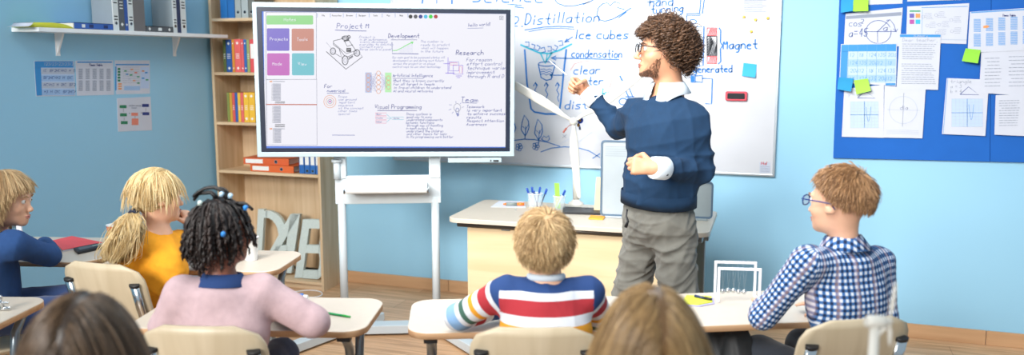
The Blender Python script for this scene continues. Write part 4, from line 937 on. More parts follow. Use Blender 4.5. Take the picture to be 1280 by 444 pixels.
# tray
tx0, tx1 = (sp(433, 235)-DC)@su, (sp(537, 235)-DC)@su; ztr = float(sp(480, 235)[2])
prof = [(-.082, .0), (.03, -.012), (.055, -.006), (.062, .008), (.055, .018), (.02, .012), (-.082, .034)]
mb = MB(); n = len(prof); vs = [SL(tx0+.012, y, ztr+z) for y, z in prof]+[SL(tx1-.012, y, ztr+z) for y, z in prof]
mb.add(vs, [tuple(range(n)), tuple(range(n, 2*n))[::-1]]+[(i, n+i, n+(i+1) % n, (i+1) % n) for i in range(n)]); mb.smooth = False
tr_ = obj('pen_tray', mb, mat('pearl_white_plastic', 'e4e8ea', .3, .1), st, bevel=.003)
for x, sg in ((tx0+.006, -1), (tx1-.006, 1)): obj('tray_end', MB().box(SL(x, -.005, ztr+.003), (.012, .125, .026), A_), M_chrome, tr_, bevel=.006)
# feet: central bar and splayed legs
def bar(p, q, wd_, h, z0): 
    d = unit(q-p); n_ = np.cross(UPV, d); B = np.column_stack([d, n_, UPV]); m_ = (p+q)/2; return MB().box((m_[0], m_[1], z0+h/2), (np.linalg.norm(q-p), wd_, h), B)
obj('floor_bar', bar(SL(xL, -.10, 0), SL(xR, -.10, 0), .10, .05, .012), M_stand, st, bevel=.004)
for p, (fx, fy), bx in ((SL(xL, -.10, 0), (352, 448), -1), (SL(xR, -.10, 0), (606, 452), 1)):
    q = on_z(fx, fy, 0); d = unit(q-p)
    o = obj('foot', bar(p-d*.30, q, .07, .05, .012), M_stand, st, bevel=.004)
    for e in (p-d*.27, q-d*.04): obj('levelling_pad', MB().lathe((e[0], e[1], 0), [(.026, 0), (.026, .009), (.012, .0125)], 12), M_black, o)

# ------------------------------------------------------------------ teacher's desk
TZ = .75
BLd, BRd = on_z(606, 249.2, TZ), on_z(897, 264.2, TZ)
ux = unit(BRd-BLd); uy = np.cross(UPV, ux); wD = float(np.linalg.norm(BRd-BLd))
dep = .64
def TL(x, y, z): return BLd*np.array([1, 1, 0])+ux*x-uy*y+UPV*z
AT = np.column_stack([ux, uy, UPV])
td = thing('teacher_desk', 'wide teacher desk with pale wood front panel and rounded worktop', 'desk', TL(wD/2, dep/2, 0))
pts = rrect(wD, dep, (.06, .04), 6, wD/2, -dep/2); mb = MB(); mb.smooth = False; mb.slab([TL(x, -y, TZ-.025) for x, y in pts], (0, 0, .025)); obj('worktop', mb, [mat('desk_worktop_laminate', 'c6bdae', .4, var=.02, scale=40)], td, bevel=.003)
M_maple = wood('pale_maple_panel', 'cfb78f', 'dcc6a2', .45, axis=0, scale=.55)
obj('front_panel', MB().slab([TL(.10, dep-.06, .215), TL(wD-.07, dep-.06, .215), TL(wD-.07, dep-.06, .70), TL(.10, dep-.06, .70)], uy*.018), M_maple, td, bevel=.001)
M_dk = mat('dark_bronze_rail', '4c4640', .4, .5)
obj('top_rail', MB().tube([TL(.05, dep-.045, TZ-.04), TL(wD-.05, dep-.045, TZ-.04)], .013, 10), M_dk, td)
for x in (.32, wD-.06):
    o = obj('leg_frame', MB().box(TL(x, dep/2, .37), (.045, .06, .66), AT).box(TL(x, dep/2, .02), (.06, dep-.06, .04), AT).box(TL(x, dep/2, TZ-.045), (.05, dep-.10, .035), AT), M_tube, td, bevel=.004)
o = obj('side_bracket', MB().box(TL(wD-.03, dep*.55, TZ-.06), (.03, .14, .05), AT), M_tube, td, bevel=.004)

def tdp(px, py, z=TZ): return on_z(px, py, z)
def thing_box(name, label, cat, *a, **k): pass
# pen pot: clear cup with pens
def thin_glass():
    m, nt, b_ = nodes('clear_pot_plastic'); b_.inputs['Base Color'].default_value = (.86, .92, .96, 1); b_.inputs['Alpha'].default_value = .2; b_.inputs['Roughness'].default_value = .08; return m
M_clear = thin_glass()
def pot(px, py, r, h, label):
    c = tdp(px, py); mb = MB(); n = 24
    vs = []; prof = [(r-.002, .004), (r, .001), (r, h), (r-.002, h), (r-.002, .004)]
    for q, z in prof:
        for k in range(n): a = 2*math.pi*k/n; vs.append((c[0]+q*math.cos(a), c[1]+q*math.sin(a), c[2]+z))
    mb.smooth = True; mb.add(vs, [(i*n+k, i*n+(k+1) % n, (i+1)*n+(k+1) % n, (i+1)*n+k) for i in range(4) for k in range(n)])
    t = thing('pen_pot', label, 'pen pot', c, 'clear pots on the teacher desk'); obj('cup', mb, M_clear, t)
    obj('base', MB().lathe((c[0], c[1], c[2]+.0006), [(r-.0025, 0), (r-.0025, .003)], 24), M_clear, t)
    o = MB()
    obj('rim', MB().tube([(c[0]+r*math.cos(a), c[1]+r*math.sin(a), c[2]+h) for a in [2*math.pi*k/24 for k in range(25)]], .0018, 6), M_white, t)
    return c
pc = pot(669, 262.5, .042, .095, 'clear pen pot full of blue pens, left of the pair on the desk')
pc2 = pot(699, 262.5, .035, .08, 'clear pot with the green ruler, right of the pair on the desk')
M_bcap = mat('blue_pen_cap', '1f4fae', .3); M_barrel = mat('clear_pen_barrel', 'b9c4d2', .25); M_navyb = mat('navy_pen_barrel', '2b3560', .3)
def pen(label, foot, tx, ty, barrel, capf=.28, r=.0042, D=None):
    foot = np.array(foot); D = float(foot@FW); tip = P(tx, ty, D+.005)
    d = unit(tip-foot); t = thing('pen', label, 'pen', foot, 'pens in the desk pots')
    Ln = np.linalg.norm(tip-foot); c = foot+d*Ln*(1-capf)
    obj('barrel', MB().tube([foot, c], [r*.5, r*.95], 8), barrel, t)
    obj('cap', MB().tube([c, tip-d*.004, tip], [r*1.25, r*1.25, r*.6], 8), M_bcap, t)
    sd = unit(np.cross(d, -FW)); obj('clip', MB().box(tip-d*.02+sd*r*1.6, (.0025, .0025, .032), np.column_stack([unit(np.cross(sd, d)), sd, d])), M_bcap, t)
def pf(c, dx, dy=0): return [c[0]+RT[0]*dx+FW[0]*dy, c[1]+RT[1]*dx+FW[1]*dy, c[2]+.006]
pen('pen with a blue cap, leaning furthest left in the pots', pf(pc, -.010, .0), 658, 235, M_barrel)
pen('clear pen with a blue cap, second from the left in the pots', pf(pc, -.004, .018), 664.5, 233.5, M_barrel)
pen('dark pen standing nearly upright in the left pot', pf(pc, .006, -.012), 675, 233.5, M_navyb)
pen('dark pen with a wide blue clip, leaning over the pot gap', pf(pc, .026, .006), 683.5, 235.5, M_navyb)
pen('navy-bodied pen crossing the left pot, without visible cap', pf(pc, .018, -.018), 666.5, 238, M_navyb, .1)
pen('pen with a blue cap, leaning right out of the right pot', pf(pc2, -.018, .0), 706.5, 237.5, M_barrel)
rf = np.array(pf(pc2, -.006, .012)); rt_ = P(696, 229, float(rf@FW)); rd = unit(rt_-rf)
ro = obj('ruler', MB().box((rf+rt_)/2, (.027, .0025, float(np.linalg.norm(rt_-rf))), np.column_stack([RT, unit(np.cross(rd, RT)), rd])), mat('translucent_lime', 'a6e05a', .3, trans=.25), at=rf)
tag(ro, 'lime green see-through ruler standing in the right pot', 'ruler')
# paper and orange marker
pp = [(613.5, 259), (624, 251.5), (655, 252), (657.5, 260)]
q = [tdp(x, y, TZ+.0006) for x, y in pp]; c = sum(q)/4
tag(obj('paper_sheet', MB().slab(q[::-1], (0, 0, .0012)), M_paper, at=c), 'white paper sheet lying at the left end of the teacher desk', 'paper')
a0, a1 = tdp(629, 255.2, TZ+.0115), tdp(655.5, 255.2, TZ+.0115); t = thing('highlighter', 'grey and orange highlighter pen lying on the white paper', 'marker', (a0+a1)/2)
obj('barrel', MB().tube([a0+(a1-a0)*.14, a0+(a1-a0)*.66], .0095, 12), mat('marker_grey', '7b8480', .4), t)
obj('cap', MB().tube([a0+(a1-a0)*.66, a1], .0095, 12), mat('marker_orange', 'e8772c', .35), t); obj('tip', MB().tube([a0, a0+(a1-a0)*.14], [.004, .0078], 12), mat('marker_orange', 'e8772c', .35), t)
# orange sticky pad
q = [tdp(x, y, TZ+.0005) for x, y in ((735.5, 274.3), (738.5, 270.2), (756.8, 271.6), (753.8, 275.3))]
tag(obj('sticky_pad', MB().slab(q[::-1], (0, 0, .006)), mat('orange_sticky', 'eea63a', .7), at=sum(q)/4), 'orange sticky pad near the front edge of the teacher desk', 'sticky note')
# dark laptop / keyboard tray near the turbine foot
q = [tdp(x, y, TZ+.0006) for x, y in ((703, 267.6), (704, 260.8), (749.5, 262.6), (750.5, 269))]
nb = thing('ring_notebook', 'black spiral notebook lying by the turbine foot on the teacher desk', 'notebook', sum(q)/4)
obj('cover', MB().slab(q[::-1], (0, 0, .012)), M_black, nb, bevel=.001)
s0, s1 = q[1]+V3(0, 0, .012)+(q[2]-q[1])*.12, q[1]+V3(0, 0, .012)+(q[2]-q[1])*.68
for i in range(14):
    c = s0+(s1-s0)*i/13-unit(q[1]-q[0])*.012; n_ = unit(q[1]-q[0])
    if i % 1 == 0: obj('spiral_loop', MB().tube([c+n_*.008*math.cos(a)+V3(0, 0, .008*math.sin(a)+.002) for a in [k*math.pi/5 for k in range(6)]], .0014, 5), M_metal, nb)
# the tall silver panel (back of a screen) and the smaller grey one
def panel(name, label, cat, quad4, D0, D1, col, topband=False, standf=True):
    (xa, ya), (xb, yb), (xc, yc), (xd, yd) = quad4
    a, b_, c, d = P(xa, ya, D0), P(xb, yb, D1), P(xc, yc, D1), P(xd, yd, D0)
    z0 = TZ+.012; c[2] = d[2] = z0; zt_ = (a[2]+b_[2])/2; a = np.array([d[0], d[1], zt_]); b_ = np.array([c[0], c[1], zt_])
    ax = unit(c-d); nn = np.cross(ax, UPV); nn = nn if nn@(CAM-a) > 0 else -nn; W = np.linalg.norm(c-d); H = zt_-z0
    t = thing(name, label, cat, ((a+b_+c+d)/4)*V3(1, 1, 0)+V3(0, 0, TZ+.0005))
    def q(x, z, y=0): return d+ax*x+UPV*z+nn*y
    mm = mat('silver_housing_'+name, col, .45, .15, var=.03)
    obj('housing', MB().slab([q(x, z) for x, z in rrect(W, H, .018, 5, W/2, H/2)], -nn*.03), mm, t, bevel=.004)
    e = .004
    mb = MB(); pp_ = rrect(W+.004, H+.004, .02, 5, W/2, H/2); pi_ = rrect(W-.016, H-.016, .012, 5, W/2, H/2); n_ = len(pp_)
    vs = [q(x, z, .0) for x, z in pp_]+[q(x, z, .0) for x, z in pi_]+[q(x, z, .005) for x, z in pp_]+[q(x, z, .005) for x, z in pi_]; fs = []
    for k in range(n_):
        m2 = (k+1) % n_; fs += [(2*n_+k, 2*n_+m2, 3*n_+m2, 3*n_+k), (k, m2, 2*n_+m2, 2*n_+k), (n_+k, 3*n_+k, 3*n_+m2, n_+m2)]
    mb.add(vs, fs); obj('edge_trim', mb, mat('blue_grey_trim', '5b7288', .4, .3), t)
    if topband:
        mb = MB(); nx_ = 22
        for i in range(nx_):
            for k in range(5): x = W*.10+W*.8*i/(nx_-1); z = H*.80+H*.12*k/4; mb.slab([q(x-.0022, z-.0022, .0006), q(x+.0022, z-.0022, .0006), q(x+.0022, z+.0022, .0006), q(x-.0022, z+.0022, .0006)], nn*.0006)
        obj('vent_dots', mb, mat('vent_grey', '7f8b94', .6), t)
    if standf:
        obj('foot', MB().box(d+ax*W/2-nn*.06+V3(0, 0, -.006), (min(.22, W*.8), .15, .011), np.column_stack([ax, nn, UPV])), mm, t, bevel=.002)
        obj('neck', MB().box(d+ax*W/2-nn*.05+V3(0, 0, H*.22), (.06, .02, H*.45), np.column_stack([ax, nn, UPV])), mm, t, bevel=.002)
    return t
panel('computer_monitor', 'tall silver computer screen seen from behind, left of the teacher on the desk', 'monitor', ((750.5, 175.5), (812, 177), (812, 266), (750.5, 264.5)), 4.50, 4.44, 'a9b3b9', True)
panel('laptop', 'grey screen back standing on the desk behind the teacher, its right end showing', 'laptop', ((826, 226), (890.5, 228), (890.5, 264), (826, 267)), 4.46, 4.40, '8e9a9e')
q = [tdp(x, y, TZ+.0006) for x, y in ((858, 276), (866, 267.5), (890, 266.5), (880, 272.5))]
tag(obj('paper_sheet', MB().slab(q[::-1], (0, 0, .003)), M_paper, at=sum(q)/4), 'white papers at the right end of the teacher desk', 'paper')
# cream folder standing behind the monitor
a = P(743.5, 264, 4.68); a[2] = TZ+.001; b_ = P(760, 264, 4.66); b_[2] = TZ+.001; hh = float(P(746, 224, 4.6)[2])-TZ
dd = unit(np.cross(b_-a, UPV)); lean = unit(b_-a)*.012
t = thing('document_folder', 'cream folder standing upright behind the silver screen', 'folder', (a+b_)/2)
M_cream = mat('cream_card', 'e3cfa4', .7)
obj('cover', MB().slab([a, b_, b_+V3(0, 0, hh)+lean, a+V3(0, 0, hh)+lean], dd*.002).slab([a+dd*.022, b_+dd*.022, b_+dd*.022+V3(0, 0, hh)+lean, a+dd*.022+V3(0, 0, hh)+lean], dd*.002), M_cream, t)
obj('spine', MB().slab([a, a+dd*.024, a+dd*.024+V3(0, 0, hh)+lean, a+V3(0, 0, hh)+lean], -unit(b_-a)*.002), M_cream, t)
# thing('computer mouse / small dot on the worktop')
c = tdp(644.5, 263); tag(obj('eraser_crumb', MB().sphere(c+V3(0, 0, .004), (.006, .005, .0038), 10), M_metal, at=c), 'tiny grey ball lying on the worktop below the paper', 'pellet')

# ------------------------------------------------------------------ model wind turbine on the desk
base = tdp(720, 255.5); TD = float(base@FW); hub = P(717, 152, TD-.02)
wt = thing('model_wind_turbine', 'white model wind turbine standing on the teacher desk', 'wind turbine', base)
M_tw = mat('turbine_white', 'd6d3ca', .3, var=.01, coat=.3)
obj('base_plate', MB().lathe(base+V3(0, 0, .0), [(.045, 0), (.045, .01), (.03, .018), (.02, .03)], 24), M_tw, wt)
mastx = P(717.5, 160, TD)
obj('mast', MB().tube([base+V3(0, 0, .02), base+(mastx-base)*.5, mastx], [.0185, .0155, .0125], 16), M_tw, wt)
nd = unit(-FW*.9+RT*-.1)
obj('nacelle', MB().tube([hub-nd*.09+V3(0, 0, -.004), hub-nd*.07, hub-nd*.02], [.012, .021, .023], 14), M_tw, wt)
obj('hub_cap', MB().tube([hub-nd*.02, hub+nd*.005, hub+nd*.02, hub+nd*.028], [.023, .025, .016, .004], 16), M_tw, wt)
def blade(tipxy, chordmax, name='blade', Dt=None):
    tip = P(tipxy[0], tipxy[1], Dt or float(hub@FW)); d = unit(tip-hub); Lb = np.linalg.norm(tip-hub); sd = unit(np.cross(d, nd)); nn = np.cross(sd, d)
    st_ = [(0, .010, .010), (.10, .011, .010), (.2, .022, .007), (.35, chordmax, .005), (.6, chordmax*.85, .004), (.85, chordmax*.6, .003), (.97, chordmax*.4, .002), (1, chordmax*.1, .001)]
    mb = MB(); mb.smooth = True; n = 14; vs = []
    for f, cw, tk in st_:
        c = hub+d*Lb*f+sd*(cw-.010)*.5
        for k in range(n): g = 2*math.pi*k/n; vs.append(c+sd*cw*math.cos(g)+nn*(tk*math.sin(g)+.25*cw*math.cos(g)*(1-f)))
    m_ = len(st_); mb.add(vs, [(i*n+k, i*n+(k+1) % n, (i+1)*n+(k+1) % n, (i+1)*n+k) for i in range(m_-1) for k in range(n)]+[tuple(range(n))[::-1], tuple((m_-1)*n+k for k in range(n))])
    obj(name, mb, M_tw, wt)
blade((724, 249), .027); blade((600, 82), .028, Dt=float(hub@FW)+.12); blade((826, 74), .030, Dt=float(hub@FW)+.05)
mt = hub-nd*.045+RT*.035+V3(0, 0, .004)
o = obj('generator', MB().tube([mt-FW*.012, mt+FW*.02], .019, 16).tube([mt-FW*.016, mt-FW*.012], .011, 12), mat('blue_motor', '1d3f9e', .35), wt)
obj('wire_coil', MB().tube([mt-FW*.018, mt-FW*.0165], .007, 12).sphere(mt+V3(0, 0, -.028)-RT*.008, (.009, .009, .012), 10), mat('brass', 'b07f45', .35, .8), o)
obj('bolt', MB().tube([mt+V3(0, 0, -.03)-RT*.004, mt+V3(0, 0, -.055)+RT*.002], .006, 8), mat('dark_steel', '4a5670', .35, .7), wt)
rp = P(706, 163, TD-.03); obj('alligator_clip', MB().box(rp, (.012, .008, .034), np.column_stack([unit(RT+UPV*.0), FW, UPV])@np.array([[.8, 0, .6], [0, 1, 0], [-.6, 0, .8]])), mat('brown_red_clip', '8f4a40', .5), wt, bevel=.003)
obj('clip_wire', MB().tube([hub-nd*.01+V3(0, 0, -.02), (hub+rp)/2+V3(0, 0, .003), rp], .002, 6), mat('brown_red_clip', '8f4a40', .5), wt)
# ------------------------------------------------------------------ people: smooth bodies from blended solids
class Solid:
    """list of primitives blended on a grid; surface by surface nets"""
    def __init__(s): s.p = []
    def cap(s, a, b, r0, r1, k=.02, op='u', flat=None):
        s.p.append(('cap', np.asarray(a, float), np.asarray(b, float), r0, r1, k, op)); return s
    def ell(s, c, r, M=None, k=.02, op='u'):
        s.p.append(('ell', np.asarray(c, float), np.asarray(r if hasattr(r, '__len__') else (r, r, r), float), np.eye(3) if M is None else np.asarray(M, float), None, k, op)); return s
    def cut(s, p, n): s.p.append(('cut', np.asarray(p, float), unit(n), 0, 0, 0, 'c')); return s
    def build(s, h):
        lo = np.full(3, 1e9); hi = -lo
        for q in s.p:
            if q[6] != 'u': continue
            if q[0] == 'cap': r = max(q[3], q[4]); lo = np.minimum(lo, np.minimum(q[1], q[2])-r); hi = np.maximum(hi, np.maximum(q[1], q[2])+r)
            else: e = np.abs(q[3])@q[2]; lo = np.minimum(lo, q[1]-e); hi = np.maximum(hi, q[1]+e)
        lo -= 3*h; hi += 3*h; n = np.ceil((hi-lo)/h).astype(int)+1
        G = np.full(n, .5, np.float32); ax = [lo[i]+h*np.arange(n[i]) for i in range(3)]
        for q in s.p:
            if q[0] == 'cut':
                d = ((ax[0]-q[1][0])*q[2][0])[:, None, None]+((ax[1]-q[1][1])*q[2][1])[None, :, None]+((ax[2]-q[1][2])*q[2][2])[None, None, :]
                G = np.maximum(G, d.astype(np.float32)); continue
            pad = 4*h+q[5]
            if q[0] == 'cap': r = max(q[3], q[4]); a = np.minimum(q[1], q[2])-r-pad; b = np.maximum(q[1], q[2])+r+pad
            else: e = np.abs(q[3])@q[2]; a = q[1]-e-pad; b = q[1]+e+pad
            i0 = np.clip(np.floor((a-lo)/h).astype(int), 0, n-1); i1 = np.clip(np.ceil((b-lo)/h).astype(int)+1, 1, n)
            X = ax[0][i0[0]:i1[0], None, None]; Y = ax[1][None, i0[1]:i1[1], None]; Z = ax[2][None, None, i0[2]:i1[2]]
            if q[0] == 'cap':
                d = q[2]-q[1]; L2 = max(float(d@d), 1e-12)
                t = np.clip(((X-q[1][0])*d[0]+(Y-q[1][1])*d[1]+(Z-q[1][2])*d[2])/L2, 0, 1)
                D = np.sqrt((X-q[1][0]-t*d[0])**2+(Y-q[1][1]-t*d[1])**2+(Z-q[1][2]-t*d[2])**2)-(q[3]+(q[4]-q[3])*t)
            else:
                x, y, z = X-q[1][0], Y-q[1][1], Z-q[1][2]; M = q[3]; r = q[2]
                u = (x*M[0, 0]+y*M[1, 0]+z*M[2, 0])/r[0]; v = (x*M[0, 1]+y*M[1, 1]+z*M[2, 1])/r[1]; w_ = (x*M[0, 2]+y*M[1, 2]+z*M[2, 2])/r[2]
                k0 = np.sqrt(u*u+v*v+w_*w_); k1 = np.sqrt((u/r[0])**2+(v/r[1])**2+(w_/r[2])**2)+1e-9; D = k0*(k0-1)/k1
            D = D.astype(np.float32); sl = (slice(i0[0], i1[0]), slice(i0[1], i1[1]), slice(i0[2], i1[2])); g = G[sl]; k = max(q[5], 1e-4)
            if q[6] == 'u': hh = np.maximum(k-np.abs(g-D), 0)/k; G[sl] = np.minimum(g, D)-hh*hh*k*.25
            else: hh = np.maximum(k-np.abs(g+D), 0)/k; G[sl] = np.maximum(g, -D)+hh*hh*k*.25
        S = G < 0; c = S[:-1, :-1, :-1].astype(np.int8)
        cnt = sum(S[i:n[0]-1+i, j:n[1]-1+j, k:n[2]-1+k].astype(np.int8) for i in (0, 1) for j in (0, 1) for k in (0, 1))
        act = np.argwhere((cnt > 0) & (cnt < 8)); idx = np.full(np.array(n)-1, -1, np.int32); idx[tuple(act.T)] = np.arange(len(act))
        acc = np.zeros((len(act), 3)); num = np.zeros(len(act))
        E = []
        for a in (0, 1):
            for b in (0, 1): E += [((0, a, b), (1, a, b)), ((a, 0, b), (a, 1, b)), ((a, b, 0), (a, b, 1))]
        for p, q in E:
            g0 = G[tuple((act+p).T)]; g1 = G[tuple((act+q).T)]; m = (g0 < 0) != (g1 < 0); t = np.where(m, g0/np.where(np.abs(g0-g1) < 1e-9, 1, g0-g1), 0)
            pos = np.array(p)[None]+t[:, None]*(np.array(q)-np.array(p))[None]; acc += np.where(m[:, None], pos, 0); num += m
        V = lo+h*(act+acc/np.maximum(num, 1)[:, None]); F = []
        for axn in range(3):
            sh = [slice(None)]*3; s0 = list(sh); s1 = list(sh); s0[axn] = slice(0, -1); s1[axn] = slice(1, None)
            d = S[tuple(s0)] != S[tuple(s1)]; o1, o2 = (axn+1) % 3, (axn+2) % 3; w_ = np.argwhere(d)
            w_ = w_[(w_[:, o1] > 0) & (w_[:, o2] > 0) & (w_[:, o1] < n[o1]-1) & (w_[:, o2] < n[o2]-1)]
            ins = S[tuple(w_.T)]
            def I(da, db): q = w_.copy(); q[:, o1] -= da; q[:, o2] -= db; return idx[tuple(q.T)]
            f = np.stack([I(1, 1), I(0, 1), I(0, 0), I(1, 0)], 1); f[~ins] = f[~ins][:, ::-1]; F.append(f)
        F = np.concatenate(F); F = F[(F >= 0).all(1)]
        # light smoothing
        for it in range(2):
            A = np.zeros_like(V); C = np.zeros(len(V))
            for a, b in ((0, 1), (1, 2), (2, 3), (3, 0)):
                np.add.at(A, F[:, a], V[F[:, b]]); np.add.at(C, F[:, a], 1); np.add.at(A, F[:, b], V[F[:, a]]); np.add.at(C, F[:, b], 1)
            V = V*.5+.5*A/np.maximum(C, 1)[:, None]
        return V, F
def npmesh(name, V, F, mats, parent=None, at=None, attr=None, label=None, cattr=None):
    off = np.asarray(at, float) if at is not None else (wloc(parent) if parent is not None else np.zeros(3))
    me = bpy.data.meshes.new(name); nf, k = F.shape
    me.vertices.add(len(V)); me.vertices.foreach_set('co', (V-off).astype(np.float32).ravel())
    me.loops.add(nf*k); me.loops.foreach_set('vertex_index', F.astype(np.int32).ravel())
    me.polygons.add(nf); me.polygons.foreach_set('loop_start', np.arange(0, nf*k, k, dtype=np.int32))
    me.polygons.foreach_set('use_smooth', np.ones(nf, bool)); me.update(calc_edges=True); me.validate()
    for m in (mats if isinstance(mats, (list, tuple)) else [mats]): me.materials.append(m)
    for an, (ty, data) in (attr or {}).items():
        a = me.attributes.new(an, ty, 'POINT'); a.data.foreach_set('vector' if ty == 'FLOAT_VECTOR' else 'value', np.asarray(data, np.float32).ravel())
    if cattr is not None:
        a = me.attributes.new('cloth', 'FLOAT_VECTOR', 'CORNER'); a.data.foreach_set('vector', cattr.astype(np.float32).ravel())
    o = link(bpy.data.objects.new(name, me)); o.parent = parent
    if at is not None and parent is None: o.location = tuple(off)
    return tag(o, label)
def vnorm(V, F):
    n = np.cross(V[F[:, 1]]-V[F[:, 0]], V[F[:, 2]]-V[F[:, 0]]); A = np.zeros_like(V)
    for i in range(F.shape[1]): np.add.at(A, F[:, i], n)
    return A/np.maximum(np.linalg.norm(A, axis=1), 1e-12)[:, None]
def wrinkle(V, F, amp, freq, seed=0, aniso=(1, 1, 1)):
    """soft cloth folds: sum of warped sine sheets"""
    r = np.random.RandomState(seed); n = vnorm(V, F); d = np.zeros(len(V)); c = V.mean(0); Q = (V-c)*np.array(aniso)
    for i in range(7):
        k = r.randn(3); k /= np.linalg.norm(k); k2 = r.randn(3); ph = r.rand()*6.28
        u = Q@k*freq*(1+.5*r.rand())+1.5*np.sin(Q@k2*freq*.6+ph)+ph
        d += (1-np.abs(np.sin(u)))**1.6*(.6 if i else 1)
    d = d/3.0-.5
    return V+n*(d*amp)[:, None]
def frame_of(phi, pitch=0, roll=0):
    f = facing(phi); r = rightof(phi); p = math.radians(pitch); u = UPV*math.cos(p)-f*math.sin(p)*-1*-1; f2 = f*math.cos(p)+UPV*math.sin(p); u = np.cross(r, f2)
    q = math.radians(roll); r2 = r*math.cos(q)+u*math.sin(q); u2 = np.cross(r2, f2)
    return np.column_stack([r2, f2, u2])       # right, forward, up
def add_head(B, c, M, s, kid=True, face=True):
    """c = between the eyes inside the head; M columns right, forward, up"""
    def q(x, y, z): return c+M@(np.array([x, y, z])*s)
    def R(*r): return np.array(r)*s
    B.ell(q(0, -.014, .030), R(.075, .094, .086), M, .02*s)
    B.ell(q(0, .012, -.020), R(.064, .074, .083), M, .03*s)
    B.ell(q(0, .034, -.072), R(.047, .050, .034), M, .03*s)
    B.ell(q(0, .070, -.094), R(.020, .017, .016), M, .022*s)
    if face:
        for e in (-1, 1):
            B.ell(q(e*.037, .052, -.030), R(.026, .028, .024), M, .02*s)
            B.ell(q(e*.024, .083, .020), R(.022, .008, .008), M, .014*s)
            B.ell(q(e*.031, .098, .002), R(.017, .014, .010), M, .010*s, 's')
            B.ell(q(e*.031, .0765, .001), R(.0125, .0125, .0125), M, .002*s)
            B.ell(q(e*.008, .097, -.040), R(.008, .009, .006), M, .006*s)
        if kid: B.cap(q(0, .080, -.004), q(0, .099, -.034), .0065*s, .0095*s, .012*s)
        else: B.cap(q(0, .084, .008), q(0, .112, -.034), .007*s, .010*s, .012*s)
        B.ell(q(0, .085, -.062), R(.022, .010, .0055), M, .006*s); B.ell(q(0, .084, -.0725), R(.018, .009, .0055), M, .006*s)
        B.ell(q(0, .093, -.067), R(.024, .006, .0012), M, .002*s, 's')
    for e in (-1, 1):
        Me = M@np.array([[math.cos(.35*e), math.sin(.35*e), 0], [-math.sin(.35*e), math.cos(.35*e), 0], [0, 0, 1]])
        B.ell(q(e*.077, -.010, -.004), R(.007, .019, .031), Me, .006*s); B.ell(q(e*.083, -.006, .000), R(.006, .010, .016), Me, .004*s, 's'); B.ell(q(e*.075, .004, -.022), R(.006, .009, .012), M, .006*s)
def add_hand(B, w, d, n, t, curl, s=1.0, spread=.0, thumb=.6):
    """w wrist, d palm direction, n side the fingers bend to, t thumb side"""
    w = np.asarray(w, float); d = unit(d); n = unit(n-d*(np.dot(n, d))); t = np.asarray(t, float); t = t-d*(t@d)-n*(t@n); t = unit(t)
    B.cap(w-d*.02*s, w+d*.03*s, .021*s, .020*s, .012*s)
    for o in (-.024, -.008, .008, .024): B.cap(w+d*.018*s+t*o*.6*s, w+d*.084*s+t*o*1.08*s, .0135*s, .0115*s, .012*s)
    L = (.068, .077, .071, .056)
    cr = curl if hasattr(curl[0], '__len__') else [curl]*4
    for i in range(4):
        o = (.027, .009, -.009, -.026)[i]; p = w+d*(.084, .088, .085, .078)[i]*s+t*o*s; a = 0; rr_ = (.0088, .0090, .0086, .0076)[i]*s
        for j, f in enumerate((.45, .31, .24)):
            a += math.radians(cr[i][j]); dr = unit(d*math.cos(a)+n*math.sin(a)+t*spread*(1.5-i)*.12); p2 = p+dr*L[i]*f*s
            B.cap(p, p2, rr_*(1-.08*j), rr_*(.93-.1*j), .0035*s); p = p2
    p = w+d*.024*s+t*.022*s+n*.006*s; d1 = unit(d*.62+t*.62+n*.35*thumb); p2 = p+d1*.042*s; B.cap(p, p2, .0135*s, .0108*s, .010*s)
    d2 = unit(d*(.85-.4*thumb)+t*(.25-.5*thumb)+n*.8*thumb); p3 = p2+d2*.030*s; B.cap(p2, p3, .0105*s, .0095*s, .004*s)
    d3 = unit(d2*.8+d*.2-t*.35*thumb+n*.2*thumb); B.cap(p3, p3+d3*.024*s, .0095*s, .0078*s, .004*s)
RELAX = (22, 28, 18); FIST = (78, 88, 60)
def skinmat(name, c1, c2):
    m = mat(name, c1, .5, var=.05, scale=30); b = m.node_tree.nodes['Principled BSDF']; b.inputs['Subsurface Weight'].default_value = .12
    b.inputs['Subsurface Radius'].default_value = (.01, .004, .002); return m
def bones_attr(V, bones):
    """cloth coordinates: s along the nearest limb, t around it"""
    best = np.full(len(V), 1e9); S = np.zeros(len(V)); T = np.zeros(len(V)); I = np.zeros(len(V))
    for bi, (a, b, r, s0, ref) in enumerate(bones):
        a = np.asarray(a, float); b = np.asarray(b, float); d = b-a; L = np.linalg.norm(d); d = d/L; ref = unit(np.asarray(ref, float)-d*(np.asarray(ref, float)@d)); e = np.cross(d, ref)
        x = V-a; h = np.clip(x@d, 0, L); q = x-h[:, None]*d; D = np.linalg.norm(q, axis=1)/r; m = D < best; best = np.where(m, D, best)
        S = np.where(m, s0+x@d, S); T = np.where(m, np.arctan2(x@e, x@ref)*r, T); I = np.where(m, bi, I)
    return np.stack([S, T, I], 1)
